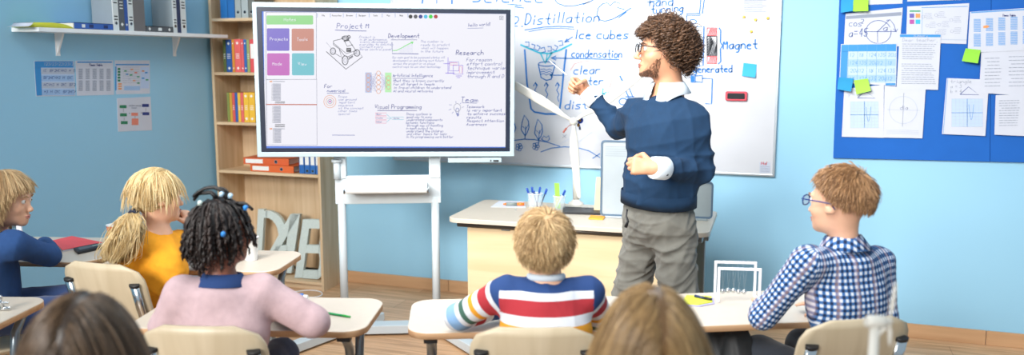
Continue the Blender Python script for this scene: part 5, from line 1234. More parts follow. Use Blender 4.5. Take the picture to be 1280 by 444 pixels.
def person(label, J, fig, root_at, skin, h=.006, s=.9, kid=True, headM=None, group=None, cloth=None):
    """J: joints; fig: dict of sizes. Returns root (the skin body) and J"""
    B = Solid(); f = fig; Mc, Mp = J['Mc'], J['Mp']
    c, p = J['chest'], J['pelvis']
    def torso(B, o, legs=True, arms=True, neck=True, tor=True):
        if tor:
            B.ell(p+Mp@V3(0, 0, 0), V3(f['pw'], f['pd'], f['ph'])+o, Mp, .03)
            B.ell((p*.55+c*.45), V3(f['ww'], f['wd'], f['ph']*1.25)+o, Mc, .05)
            B.ell(c+Mc@V3(0, -.005, 0), V3(f['cw'], f['cd'], f['chh'])+o, Mc, .05)
            sc = (J['ls']+J['rs'])/2
            for k_ in ('ls', 'rs'): B.cap(sc+(J[k_]-sc)*.25+Mc@V3(0, -.01, -.015), J[k_]*.93+sc*.07+V3(0, 0, -.005), f['sr']+o, f['ar'][0]+.004+o, .045)
            B.cap(sc+Mc@V3(0, -.012, .0), J['neck'], f['nr']*1.25+o, f['nr']*(.98 if o == 0 else .7), .04)
        if arms:
            for a, b_, w_ in (('ls', 'le', 'lw'), ('rs', 're', 'rw')):
                B.cap(J[a], J[b_], f['ar'][0]+o, f['ar'][1]+o*.9, .02); B.cap(J[b_], J[w_], f['ar'][1]*.98+o*.9, f['ar'][2]+o*.7, .015)
        if legs:
            for a, b_, w_ in (('lh', 'lk', 'la'), ('rh', 'rk', 'ra')):
                B.cap(J[a], J[b_], f['lr'][0]+o, f['lr'][1]+o, .03); B.cap(J[b_], J[w_], f['lr'][1]*.95+o, f['lr'][2]+o, .02)
    torso(B, 0.0)
    B.cap(J['neck'], J['head']+J['Mh']@(V3(0, -.022, -.055)*s), f['nr'], f['nr']*.95, .025)
    add_head(B, J['head'], J['Mh'], s, kid, f.get('face', True))
    for k_ in ('l', 'r'):
        if J.get(k_+'hand'): B_ = J[k_+'hand']; add_hand(B, J[k_+'w'], *B_)
        ft = J[k_+'a']; fd = J.get('footdir', Mp[:, 1]); fd = unit(np.array([fd[0], fd[1], 0])); B.cap(ft+V3(0, 0, -.03), ft+fd*.11*s/.9+V3(0, 0, -.045), .030*s, .022*s, .02)
    V, F = B.build(h)
    at = np.array([root_at[0], root_at[1], 0.])
    root = npmesh('person', V, F, skin, at=at); tag(root, label, 'person', group)
    J['torso'] = torso; J['s'] = s; J['f'] = f
    return root
def garment(root, name, J, matl, o, arms=True, legs=False, tor=True, h=.006, cuts=(), subs=(), extra=None, amp=.004, freq=28, seed=1, attr=None, label=None, neck=True):
    B = Solid(); J['torso'](B, o, legs=legs, arms=arms, tor=tor)
    if extra: extra(B)
    for c_, r_, M_ in subs: B.ell(c_, r_, M_, .004, 's')
    for p_, n_ in cuts: B.cut(p_, n_)
    V, F = B.build(h); ca = None
    if attr:
        b_, a_, I = attr(V); fi = I[F].mean(1) > .5; ca = np.where(fi[:, None, None], a_[F], b_[F]).reshape(-1, 3)
    V = wrinkle(V, F, amp, freq, seed)
    return npmesh(name, V, F, matl, parent=root, cattr=ca, label=label)

# ------------------------------------------------------------------ hair
def hairmat(name, dark, light, rough=.42):
    if name in MATS: return MATS[name]
    m, nt, b = nodes(name); b.inputs['Roughness'].default_value = rough
    at = N(nt, 'ShaderNodeAttribute', attribute_name='var'); cr = N(nt, 'ShaderNodeValToRGB'); cr.color_ramp.elements[0].color = lin(dark); cr.color_ramp.elements[1].color = lin(light)
    nt.links.new(at.outputs['Fac'], cr.inputs[0]); nt.links.new(cr.outputs[0], b.inputs['Base Color']); MATS[name] = m; return m
def strands_mesh(paths, rad, var, n=3, taper=.35):
    """paths (S, m, 3) -> tube mesh arrays"""
    S, m, _ = paths.shape; T = np.gradient(paths, axis=1); T /= np.maximum(np.linalg.norm(T, axis=2, keepdims=True), 1e-9)
    ref = np.where(np.abs(T[:, :, 2:3]) < .9, np.array([0, 0, 1.]), np.array([1., 0, 0])); ref = np.broadcast_to(ref[:, :1], T.shape)
    A = np.cross(T, ref); A /= np.maximum(np.linalg.norm(A, axis=2, keepdims=True), 1e-9); Bn = np.cross(T, A)
    prof = np.ones(m); prof[-1] = taper*.3; prof[-2] = taper+.2 if m > 3 else prof[-2]; prof[0] = .7
    R_ = np.asarray(rad)*np.ones(S); ang = 2*np.pi*np.arange(n)/n
    V = paths[:, :, None]+(A[:, :, None]*np.cos(ang)[None, None, :, None]+Bn[:, :, None]*np.sin(ang)[None, None, :, None])*(R_[:, None]*prof[None])[:, :, None, None]
    base = (np.arange(S)*m*n)[:, None, None]; i = np.arange(m-1)[None, :, None]*n; k = np.arange(n)[None, None, :]; k2 = (k+1) % n
    F = np.stack([base+i+k, base+i+k2, base+i+n+k2, base+i+n+k], -1).reshape(-1, 4)
    return V.reshape(-1, 3), F, np.repeat(var, m*n)
EC, ER = V3(0, -.014, .026), V3(.079, .098, .092)
def scalp_ok(d, line):
    """d unit directions in head axes; line: hairline heights at (back, ear, temple, front)"""
    y = d[:, 1]; zt = np.interp(y, [-1, -.15, .25, .6, 1], line); return d[:, 2] > zt
def grow(c, M, s, n, L, seed, line=(-.75, -.35, -.05, .45, .62), crown=(0, -.35, 1), lift=.35, grav=.3, lay=(.03, .12), m=9, curl=(0, 0), rad=.0012, part=None, floor_=None, jitter=.25, squash=(1, 1, 1), flowfix=None, swirl=0, collide=None, fwd_hair=0):
    r = np.random.RandomState(seed); d = r.randn(n*4, 3); d /= np.linalg.norm(d, axis=1)[:, None]; d = d[scalp_ok(d, line)][:n]; n = len(d)
    sc = np.array(squash); p = EC+d*ER*sc; layer = 1+r.uniform(lay[0], lay[1], n)
    K = unit(crown); fl = d-K; fl = fl-(np.sum(fl*d, 1))[:, None]*d; fl /= np.maximum(np.linalg.norm(fl, axis=1), 1e-6)[:, None]
    if part is not None:
        px_ = np.sign(d[:, 0]-part); fl = fl*.55+np.stack([px_*.8, np.zeros(n), -.2*np.ones(n)], 1)
    if swirl: fl = fl+swirl*np.cross(d, fl)
    if fwd_hair: fl = fl+np.array([0, fwd_hair, 0])*np.clip(d[:, 1:2]+.4, 0, 1)
    if flowfix is not None: fl = flowfix(d, fl)
    v = fl+d*lift+r.randn(n, 3)*jitter; v /= np.linalg.norm(v, axis=1)[:, None]
    Ls = (L(d, r) if callable(L) else np.full(n, L))*r.uniform(.8, 1.12, n); pts = [p.copy()]; st = Ls/(m-1)
    g = M.T@np.array([0, 0, -1.])
    for i in range(m-1):
        v = v+g*grav+fl*.12; v /= np.linalg.norm(v, axis=1)[:, None]; p = p+v*st[:, None]
        q = (p-EC)/(ER*sc*layer[:, None]); l = np.linalg.norm(q, axis=1); ins = l < 1
        p2 = EC+q/np.maximum(l, 1e-6)[:, None]*ER*sc*layer[:, None]; vn = p2-pts[-1]; vn /= np.maximum(np.linalg.norm(vn, axis=1), 1e-6)[:, None]
        v = np.where(ins[:, None], vn*.7+v*.3, v); p = np.where(ins[:, None], p2, p); pts.append(p.copy())
    P_ = np.stack(pts, 1)
    if curl[0]:
        T = np.gradient(P_, axis=1); T /= np.linalg.norm(T, axis=2, keepdims=True); a = np.cross(T, np.array([.3, .5, .8])); a /= np.linalg.norm(a, axis=2, keepdims=True); b = np.cross(T, a)
        ph = r.rand(n)[:, None]*6.28+np.arange(m)[None]*curl[1]*(1+.4*r.randn(n))[:, None]; am = curl[0]*np.linspace(.3, 1, m)[None]
        P_ = P_+(a*np.cos(ph)[:, :, None]+b*np.sin(ph)[:, :, None])*am[:, :, None]
    P_ = c+(P_*s)@M.T
    return strands_mesh(P_, rad*r.uniform(.7, 1.2, n), r.beta(2, 2, n))
def cap_mesh(c, M, s, line, k=1.035, squash=(1, 1, 1), v=.25, n=48, bump=0, seed=0):
    r = np.random.RandomState(seed); m = n//2; th = np.linspace(0, math.pi, m+1)[:, None]; ph = np.linspace(0, 2*math.pi, n, endpoint=False)[None]
    d = np.stack([np.sin(th)*np.cos(ph), np.sin(th)*np.sin(ph), np.cos(th)*np.ones_like(ph)], -1).reshape(-1, 3)
    P_ = EC+d*ER*np.array(squash)*k
    i = np.arange(m)[:, None]; j = np.arange(n)[None]; F = np.stack([i*n+j, (i+1)*n+j, (i+1)*n+(j+1) % n, i*n+(j+1) % n], -1).reshape(-1, 4)
    ok = scalp_ok(d, line); F = F[ok[F].all(1)]; us = np.unique(F); mp = np.full(len(d), -1); mp[us] = np.arange(len(us))
    return c+(P_[us]*s)@M.T, mp[F], np.full(len(us), v)
def merge(parts):
    V = []; F = []; A = []; o = 0
    for v, f, a in parts: V.append(v); F.append(f+o); A.append(a); o += len(v)
    return np.concatenate(V), np.concatenate(F), np.concatenate(A)
def hair_obj(root, parts, matl, name='hair'):
    V, F, A = merge(parts); return npmesh(name, V, F, matl, parent=root, attr={'var': ('FLOAT', A)})
def collar(root, name, c, M, r0, r1, hgt, drop, matl, gap=35, back_drop=.0, thick=.0025, tip=.035, fold=True):
    """fold-down shirt collar: open at the front by gap degrees"""
    mb = MB(); mb.smooth = True; n = 40; rows = [(r0, hgt), (r0*1.05, hgt+.002), (r0*1.22, hgt*.72), (r1, hgt-drop)] if fold else [(r0*1.12, -.004), (r0*1.02, hgt*.5), (r0, hgt)]
    vs = []; m = len(rows)
    for i in range(n+1):
        a = math.radians(90+gap/2+(360-gap)*i/n); fr = max(0, math.sin(a))**3
        for j, (r_, z) in enumerate(rows):
            e = fr*tip if (fold and j == m-1) else 0
            vs.append(c+M@V3(math.cos(a)*r_*(1+e*2), math.sin(a)*r_*(.92+e*4), z-e*.9))
    mb.add(vs, [(i*m+j, i*m+j+1, (i+1)*m+j+1, (i+1)*m+j) for i in range(n) for j in range(m-1)])
    return obj(name, mb, matl, root, solid=thick)
def seg_tube(root, name, a, b, r0, r1, matl, n=20, parent=None, lip=.004):
    a = np.asarray(a, float); b = np.asarray(b, float)
    return obj(name, MB().tube([a, a+(b-a)*.08, a+(b-a)*.9, b], [r0*.97, r0, r1, r1*.97], n), matl, root)
def glasses(root, c, M, s, col, z=.004):
    def q(x, y, z_): return c+M@(V3(x, y, z_)*s)
    m_ = mat('glasses_'+col, col, .25); mb = MB(); f = None
    for e in (-1, 1):
        pts = []
        for k in range(17):
            a = 2*math.pi*k/16; x = .0225*math.cos(a); zz = .017*math.sin(a); pw = 1/max(abs(math.cos(a))**4+abs(math.sin(a))**4, .3)**.18
            pts.append(q(e*.032+x*pw, .103-.25*(.032*0+abs(x)*.0), z+zz*pw))
        o = MB().tube(pts, .0022*s/.9, 6, cap=False)
        f = f or obj('glasses', MB().tube([q(-.010, .104, z+.006), q(0, .107, z+.008), q(.010, .104, z+.006)], .002, 6), m_, root)
        obj('rim', o, m_, f)
        obj('temple_arm', MB().tube([q(e*.054, .102, z+.008), q(e*.074, .096, z+.009), q(e*.081, .03, z+.008), q(e*.083, -.012, z+.006), q(e*.081, -.028, z-.012)], .0022, 6), m_, f)
        lens = MB().slab([q(e*.032+x, .1025, z+zz) for x, zz in rrect(.042, .032, .011)], M@V3(0, .001, 0)*1.0)
        obj('lens', lens, glassm(), f)
    return f
def glassm():
    if 'lens' in MATS: return MATS['lens']
    m, nt, b = nodes('lens'); b.inputs['Base Color'].default_value = (.9, .95, 1, 1); b.inputs['Alpha'].default_value = .16; b.inputs['Roughness'].default_value = .03; MATS['lens'] = m; return m
def eyes(root, c, M, s, iris='4a3322', brow=None, lip='a8625a'):
    def q(x, y, z_): return c+M@(V3(x, y, z_)*s)
    for e in (-1, 1):
        o = obj('eye', MB().sphere(q(e*.031, .0780, .001), .0118*s, 14), mat('eye_white', 'e6e2dd', .2), root)
        obj('iris', MB().sphere(q(e*.031, .0858, .001), V3(.0058, .0045, .0058)*s, 12, M), mat('iris_'+iris, iris, .15), o)
        if brow:
            obj('eyebrow', MB().tube([q(e*.014, .094, .018), q(e*.03, .0945, .024), q(e*.047, .083, .019)], [.0025*s, .0034*s, .0015*s], 8, flat=.5), mat('brow_'+brow, brow, .7), root)
    obj('lips', MB().tube([q(-.021, .084, -.066), q(-.010, .0925, -.063), q(0, .0935, -.0645), q(.010, .0925, -.063), q(.021, .084, -.066)], [.001*s, .0035*s, .004*s, .0035*s, .001*s], 8).tube([q(-.019, .084, -.068), q(-.009, .091, -.0725), q(0, .092, -.073), q(.009, .091, -.0725), q(.019, .084, -.068)], [.001*s, .0035*s, .0045*s, .0035*s, .001*s], 8), mat('lips_'+lip, lip, .45), root)
# ------------------------------------------------------------------ cloth materials
def knit(name, c1, c2, sc=260, bump=.35):
    if name in MATS: return MATS[name]
    m = mat(name, c1, .9, var=.07, scale=40, bump=bump, bscale=sc); return m
def stripemat():
    m, nt, b = nodes('striped_jersey'); b.inputs['Roughness'].default_value = .9
    at = N(nt, 'ShaderNodeAttribute', attribute_name='cloth'); sp_ = N(nt, 'ShaderNodeSeparateXYZ'); nt.links.new(at.outputs['Vector'], sp_.inputs[0])
    # body stripes run on s (height), sleeve stripes on s along the arm
    def ramp(stops, lo, hi):
        mr = N(nt, 'ShaderNodeMapRange', i_1=lo, i_2=hi); nt.links.new(sp_.outputs[0], mr.inputs[0])
        cr = N(nt, 'ShaderNodeValToRGB'); cr.color_ramp.interpolation = 'CONSTANT'; el = cr.color_ramp.elements
        while len(el) < len(stops): el.new(.5)
        for e, (p_, c_) in zip(el, stops): e.position = (p_-lo)/(hi-lo); e.color = lin(c_)
        nt.links.new(mr.outputs[0], cr.inputs[0]); return cr
    W_, R_, Yl, Bl, Sb, Gr = 'd5dae2', 'a82c36', 'dd9a28', '203f74', '7fa4cc', '3e6356'
    body = ramp([(0, W_), (.06, Bl), (.11, W_), (.14, R_), (.20, W_), (.24, Yl), (.304, W_), (.333, R_), (.380, W_), (.404, Bl), (.447, W_)], 0, .6)
    arm = ramp([(0, Bl), (.055, W_), (.075, R_), (.115, W_), (.14, Yl), (.158, W_), (.185, Gr), (.205, W_), (.225, Sb), (.262, W_), (.31, R_), (.35, W_), (.38, Bl)], 0, .6)
    gt = N(nt, 'ShaderNodeMath', operation='GREATER_THAN'); gt.inputs[1].default_value = .5; nt.links.new(sp_.outputs[2], gt.inputs[0])
    mx = N(nt, 'ShaderNodeMix', data_type='RGBA'); nt.links.new(gt.outputs[0], mx.inputs[0]); nt.links.new(body.outputs[0], mx.inputs[6]); nt.links.new(arm.outputs[0], mx.inputs[7]); nt.links.new(mx.outputs[2], b.inputs['Base Color'])
    return m
def plaidmat(objc=False):
    m, nt, b = nodes('blue_white_plaid'); b.inputs['Roughness'].default_value = .9
    at = N(nt, 'ShaderNodeTexCoord') if objc else N(nt, 'ShaderNodeAttribute', attribute_name='cloth'); sp_ = N(nt, 'ShaderNodeSeparateXYZ'); nt.links.new(at.outputs['Object' if objc else 'Vector'], sp_.inputs[0])
    def band(out, per, w_):
        d = N(nt, 'ShaderNodeMath', operation='DIVIDE'); d.inputs[1].default_value = per; nt.links.new(out, d.inputs[0])
        f = N(nt, 'ShaderNodeMath', operation='FRACT'); nt.links.new(d.outputs[0], f.inputs[0])
        s_ = N(nt, 'ShaderNodeMath', operation='SUBTRACT'); s_.inputs[1].default_value = .5; nt.links.new(f.outputs[0], s_.inputs[0])
        a = N(nt, 'ShaderNodeMath', operation='ABSOLUTE'); nt.links.new(s_.outputs[0], a.inputs[0])
        mr = N(nt, 'ShaderNodeMapRange', i_1=w_-.05, i_2=w_+.05, i_3=1.0, i_4=0.0); nt.links.new(a.outputs[0], mr.inputs[0]); return mr.outputs[0]
    h_ = band(sp_.outputs[0], .020, .25); v_ = band(sp_.outputs[1], .017, .25)
    ad = N(nt, 'ShaderNodeMath', operation='ADD'); nt.links.new(h_, ad.inputs[0]); nt.links.new(v_, ad.inputs[1])
    ml = N(nt, 'ShaderNodeMath', operation='MULTIPLY'); ml.inputs[1].default_value = .5; nt.links.new(ad.outputs[0], ml.inputs[0])
    cr = N(nt, 'ShaderNodeValToRGB'); el = cr.color_ramp.elements; el[0].position = 0; el[0].color = lin('d6dde8'); el[1].position = 1; el[1].color = lin('102448'); e = el.new(.5); e.color = lin('3868a2')
    nt.links.new(ml.outputs[0], cr.inputs[0])
    b2 = band(sp_.outputs[1], .061, .10); mx = N(nt, 'ShaderNodeMix', data_type='RGBA'); f = N(nt, 'ShaderNodeMath', operation='MULTIPLY'); f.inputs[1].default_value = .35; nt.links.new(b2, f.inputs[0]); nt.links.new(f.outputs[0], mx.inputs[0])
    nt.links.new(cr.outputs[0], mx.inputs[6]); mx.inputs[7].default_value = lin('caa79e'); nt.links.new(mx.outputs[2], b.inputs['Base Color'])
    return m
SK_fair = skinmat('fair_skin', 'e3b193', 0); SK_man = skinmat('teacher_skin', 'd29a78', 0); SK_brown = skinmat('brown_skin', '8a5440', 0)
KID = dict(pw=.125, pd=.085, ph=.10, ww=.112, wd=.078, cw=.132, cd=.082, chh=.135, sr=.045, ar=(.040, .033, .024), lr=(.066, .050, .034), nr=.043)
MAN = dict(pw=.165, pd=.115, ph=.12, ww=.150, wd=.108, cw=.172, cd=.122, chh=.175, sr=.058, ar=(.053, .042, .029), lr=(.080, .060, .043), nr=.058)
def seated(D, px, sh_py, headpx, headpy, phi, hphi, le, lw, re, rw, hpitch=0, hroll=0, s=.9, hd=0, seat=.455, sw=.140, lean=.0, hips=None, knees=None, headD=None, mphi=None, shl=None, shr=None, free=(), dD=0.0):
    D -= dD; headD = headD-dD if headD else None; shl = (shl[0], shl[1], shl[2]-dD) if shl else None; shr = (shr[0], shr[1], shr[2]-dD) if shr else None
    if hips is not None: hips = hips-FW*dD
    Mc = frame_of(phi, 0); Mc2 = frame_of(phi, -8); f = facing(phi); r = rightof(phi)
    pel = P(px, 222, D) if hips is None else hips; pel = np.array([pel[0], pel[1], seat+.095]); shc = P(px, sh_py, D)
    J = dict(Mc=Mc2, Mp=frame_of(phi if mphi is None else mphi), pelvis=pel-f*lean)
    c = np.array([shc[0], shc[1], shc[2]])
    J['ls'] = P(*shl) if shl else c-r*sw+V3(0, 0, -.012); J['rs'] = P(*shr) if shr else c+r*sw+V3(0, 0, -.012)
    J['chest'] = ((J['ls']+J['rs'])/2)*V3(1, 1, 1)+V3(0, 0, -.115)-f*.015; J['neck'] = (J['ls']+J['rs'])/2+V3(0, 0, .035)-f*.0
    J['head'] = P(headpx, headpy, headD or D+hd); J['Mh'] = frame_of(hphi, hpitch, hroll)
    for k, v in (('le', le), ('lw', lw), ('re', re), ('rw', rw)):
        J[k] = P(*v) if k in free else on_z(v[0], v[1], .773 if k[1] == 'e' else .765)
    pf_ = J['Mp'][:, 1]; pr = J['Mp'][:, 0]
    for k, e in (('l', -1), ('r', 1)):
        J[k+'h'] = J['pelvis']+pr*e*.07+V3(0, 0, -.03); kn = J[k+'h']+pf_*.37+pr*e*.03; kn[2] = seat+.075; J[k+'k'] = kn
        J[k+'a'] = np.array([kn[0]+pf_[0]*.03, kn[1]+pf_[1]*.03, .085])
    return J
def desk_hand(J, k, inward=.4, curl=(10, 12, 8), s=.82):
    """hand lying on the desk, palm down"""
    d = unit(J[k+'w']-J[k+'e']); d = unit(np.array([d[0], d[1], min(0, d[2])*.3])); e = 1 if k == 'l' else -1
    side = np.cross(d, UPV)*e
    J[k+'hand'] = (d, V3(0, 0, -1), side, curl, s)
def shoes(root, J, col='3a3f4c'):
    fd = J.get('footdir', J['Mp'][:, 1]); fd = unit(np.array([fd[0], fd[1], 0])); k = J['s']/.9
    for e in ('l', 'r'):
        a = J[e+'a']; B = Solid(); B.cap(a+V3(0, 0, -.03)-fd*.005, a+fd*.12*k+V3(0, 0, -.046), .042*k, .034*k, .02); B.cap(a+V3(0, 0, .02), a+V3(0, 0, -.03), .043*k, .042*k, .02); B.cut((0, 0, .001), (0, 0, -1))
        V, F = B.build(.008); npmesh('shoe', V, F, mat('shoe_'+col, col, .6), parent=root)
def trousers(root, J, col, o=.010, h=.008, to=.12, amp=.004, top=None, seed=2, name='trousers', long_=True):
    f = J['f']; B = Solid(); p = J['pelvis']; Mp = J['Mp']
    B.ell(p, V3(f['pw'], f['pd'], f['ph'])+o, Mp, .03); B.ell(p*.6+J['chest']*.4, V3(f['ww'], f['wd'], .10)+o, J['Mc'], .04)
    for a, b, c in (('lh', 'lk', 'la'), ('rh', 'rk', 'ra')):
        if long_:
            B.cap(J[a], J[b], f['lr'][0]+o, f['lr'][1]+o*1.3, .03); B.cap(J[b], J[c]+V3(0, 0, -.01), f['lr'][1]+o*1.1, f['lr'][2]+o*1.6, .02)
        else: e_ = J[a]*.22+J[b]*.78; B.cap(J[a], e_, f['lr'][0]+o, f['lr'][1]+o*1.6, .03); B.cut(e_+unit(J[b]-J[a])*.02, J[b]-J[a]) if False else None
    if top is not None: B.cut((0, 0, top), (0, 0, 1))
    V, F = B.build(h); V = wrinkle(V, F, amp, 26, seed); return npmesh(name, V, F, mat('cloth_'+col, col, .9, var=.08, scale=25, bump=.2, bscale=400, sheen=.2), parent=root)

# ================================================================== teacher
T_D = 3.5
J = {}
Mt = frame_of(-128, 0); J['Mp'] = frame_of(-124); J['Mc'] = frame_of(-128, -3)
J['pelvis'] = P(822, 272, 3.52); J['chest'] = P(829, 172, 3.50)
J['ls'] = P(866, 151, 3.42); J['rs'] = P(797, 141, 3.62)
J['neck'] = P(836, 112, 3.515); J['head'] = P(829, 63.5, 3.50); J['Mh'] = frame_of(-93, 5)
J['le'] = P(878, 213, 3.42); J['lw'] = P(820, 210, 3.24)
J['re'] = P(774, 160, 3.86); J['rw'] = P(736, 117, 3.93)
J['lh'] = P(843, 292, 3.46); J['rh'] = P(806, 292, 3.58)
J['lk'] = P(850, 392, 3.42); J['rk'] = P(783, 388, 3.64)
J['la'] = np.array([*P(848, 500, 3.46)[:2], .09]); J['ra'] = np.array([*P(786, 500, 3.66)[:2], .09])
J['lhand'] = (unit(-RT*.95+FW*.05+UPV*.10), unit(-UPV*.25+FW*.9-RT*.1), unit(UPV), ((55, 75, 45), (60, 78, 45), (65, 80, 50), (68, 80, 50)), 1.0, 0, .8)
J['rhand'] = (unit(-RT*.86+UPV*.52-FW*.05), unit(-UPV*.35-RT*.1-FW*.9), unit(UPV*.75+RT*.45), ((48, 70, 40), (68, 82, 50), (74, 84, 55), (78, 84, 55)), 1.02, 0, 1.0)
J['footdir'] = facing(-120)
tch = person('man with curly brown hair in a navy jumper and grey trousers, pointing at the whiteboard', J, MAN, P(820, 222, 3.5), SK_man, h=.0045, s=1.0, kid=False)
M_navy = knit('navy_knit', '0a3050', 0, 300, .3)
hem = J['pelvis'][2]+.085
def tx(B):
    B.ell(J['pelvis']+V3(0, 0, .08), V3(.165, .128, .08), J['Mp'], .04); B.ell(J['pelvis']*.5+J['chest']*.5, V3(.165, .125, .13), J['Mc'], .05)
nk = J['neck']
def cuffcut(B): pass
garment(tch, 'jumper', J, M_navy, .013, h=.006, extra=tx, amp=.019, freq=24, seed=5, subs=[(nk+J['Mc']@V3(0, .03, .075), V3(.074, .085, .075), J['Mc']), (J['lw']+unit(J['lw']-J['le'])*.03, V3(.05, .05, .05), np.eye(3)), (J['rw']+unit(J['rw']-J['re'])*.03, V3(.05, .05, .05), np.eye(3))],
        cuts=[((0, 0, hem-.02), (0, 0, -1))])
# ribbed hem
mb = MB(); mb.smooth = True; n = 48; vs = []
for z, k in ((hem-.022, .97), (hem-.03, 1.0), (hem+.01, 1.0), (hem+.026, .985)):
    cc = np.array([J['pelvis'][0], J['pelvis'][1], z])
    for i in range(n): a = 2*math.pi*i/n; vs.append(cc+J['Mp']@V3(.181*k*math.cos(a), .137*k*math.sin(a), .004*math.sin(2*a)))
mb.add(vs, [(j*n+i, j*n+(i+1) % n, (j+1)*n+(i+1) % n, (j+1)*n+i) for j in range(3) for i in range(n)]+[tuple(range(n))[::-1]]); obj('ribbed_hem', mb, M_navy, tch)
M_shirt = mat('white_shirt', 'dfe9f2', .8, var=.02, scale=30)
collar(tch, 'shirt_collar', nk+J['Mc']@V3(0, .006, -.026)+V3(0, 0, 0), J['Mc'], .066, .098, .056, .046, M_shirt, gap=24, tip=.06)
for a, b in (('lw', 'le'), ('rw', 're')):
    d = unit(J[a]-J[b]); obj('shirt_cuff', MB().tube([J[a]-d*.055, J[a]-d*.05, J[a]+d*.012, J[a]+d*.015], [.042, .046, .044, .040], 22), M_shirt, tch)
M_tr = '6c6b64'
tro = trousers(tch, J, M_tr, .012, .006, amp=.022, top=hem+.02, seed=8)
shoes(tch, J, '4a3426')
obj('key_strap', MB().tube([P(784, 262, 3.40), P(783, 270, 3.385), P(785, 277, 3.38), P(782, 284, 3.385)], [.0035, .003, .005, .007], 8), M_black, tch)
eyes(tch, J['head'], J['Mh'], 1.0, '3a2618', '2a1c15', 'a9665a')
glasses(tch, J['head'], J['Mh'], 1.0, '1c1a1e', .002)
# beard: short strands on the jaw
def beard():
    r = np.random.RandomState(3); n = 2300; c, M = J['head'], J['Mh']; th = r.uniform(-1.5, 1.5, n); zz = r.uniform(-.112, -.035, n)
    up_ok = np.where(np.abs(th) > .75, zz < -.030, np.where(np.abs(th) > .33, zz < -.058, (zz < -.078) | ((zz > -.058) & (zz < -.050))))
    th, zz = th[up_ok], zz[up_ok]; n = len(th)
    ry = np.interp(zz, [-.112, -.10, -.08, -.05, -.03], [.062, .0725, .066, .066, .064]); rx = np.interp(zz, [-.112, -.09, -.06, -.03], [.040, .054, .064, .069]); y0 = .016
    p = np.stack([np.sin(th)*rx, y0+np.cos(th)*ry, zz], 1); d = np.stack([np.sin(th), np.cos(th), -.9*np.ones(n)], 1); d /= np.linalg.norm(d, axis=1)[:, None]
    pts = np.stack([p-d*.006, p-d*.0005, p+d*.003+np.array([0, 0, -.003])], 1); pts = c+pts@M.T
    return strands_mesh(pts, .0007, r.beta(2, 2, n))
hair_obj(tch, [beard()], hairmat('beard_brown', '4a3223', '7d583e', .6), 'beard')
ln = (-.62, -.30, .10, .55, .66)
hs = [cap_mesh(J['head'], J['Mh'], 1.0, ln, 1.08, (1.02, 1.0, 1.02), .05)]
hs += [grow(J['head'], J['Mh'], 1.0, 2200, .06, 11, ln, lift=.8, grav=.12, lay=(.05, .17), m=16, curl=(.0080, 1.15), rad=.0017, jitter=.45, squash=(1.0, 1.0, 1.0)),
       grow(J['head'], J['Mh'], 1.0, 800, .075, 12, ln, lift=.9, grav=.12, lay=(.09, .22), m=18, curl=(.013, .95), rad=.0014, jitter=.6, squash=(1.0, 1.0, 1.0))]
hair_obj(tch, hs, hairmat('curly_dark_brown', '20140e', '7a583f', .36))
# pointing stick
h0 = J['rw']+unit(-RT*.86+UPV*.52)*.085; tipp = P(687, 76, float(h0@FW)+.10)
hnd = P(722, 103, float(h0@FW)-.02); d_ = unit(tipp-P(704, 91, float(h0@FW)))
s0 = P(708, 93.5, float(h0@FW)-.035)
tag(obj('pointer_stick', MB().tube([s0, tipp], [.0028, .0016], 8), M_white, at=(s0+tipp)/2), 'thin white pointer held in the raised hand of the man', 'pointer')
# ================================================================== children
M_stripe, M_plaid = stripemat(), plaidmat()
def shirt_attr(J, tw=.14):
    r = J['Mc'][:, 0]; f = J['Mc'][:, 1]; top = (J['ls']+J['rs'])/2+V3(0, 0, .04); bot = top*V3(1, 1, 0)*.5+J['pelvis']*V3(1, 1, 0)*.5+V3(0, 0, J['pelvis'][2]-.05)
    def fn(V):
        S = V[:, 2]-bot[2]; T = (V-top)@r
        T = np.where(np.abs(T) < 9, np.arcsin(np.clip(T/(tw*1.35), -1, 1))*tw*1.2, T); I = np.zeros(len(V)); AS = S.copy(); AT = T.copy(); best = np.full(len(V), 9.)
        sc_ = (J['ls']+J['rs'])/2
        for a, b, c in (('ls', 'le', 'lw'), ('rs', 're', 'rw')):
            out = unit((J[a]-sc_)); s_ = (V-J[a])@out
            A = bones_attr(V, [(J[a], J[b], .05, .045, UPV), (J[b], J[c], .045, .045+np.linalg.norm(J[a]-J[b]), UPV)])
            dd = np.minimum(*[np.linalg.norm((V-p0)-np.clip((V-p0)@unit(p1-p0), 0, np.linalg.norm(p1-p0))[:, None]*unit(p1-p0), axis=1) for p0, p1 in ((J[a], J[b]), (J[b], J[c]))])
            m = (dd < .068) & ((s_ > .012) | ((V-J[b])@unit(J[c]-J[b]) > 0) & (dd < .055)); nb_ = dd < best; AS = np.where(nb_, A[:, 0], AS); AT = np.where(nb_, A[:, 1], AT); best = np.where(nb_, dd, best); I = np.where(m, 1, I)
        return np.stack([S, T, 0*I], 1), np.stack([AS, AT, 0*I+1], 1), I
    return fn
def cuffs(J, r=.036, back=.0):
    return [(J[k+'w']+unit(J[k+'w']-J[k+'e'])*(r*.9-back), V3(r, r, r), np.eye(3)) for k in 'lr']
def neckhole(J, w_=.052, up=.062): return (J['neck']+J['Mc']@V3(0, .012, up), V3(w_, w_*1.05, .052), J['Mc'])

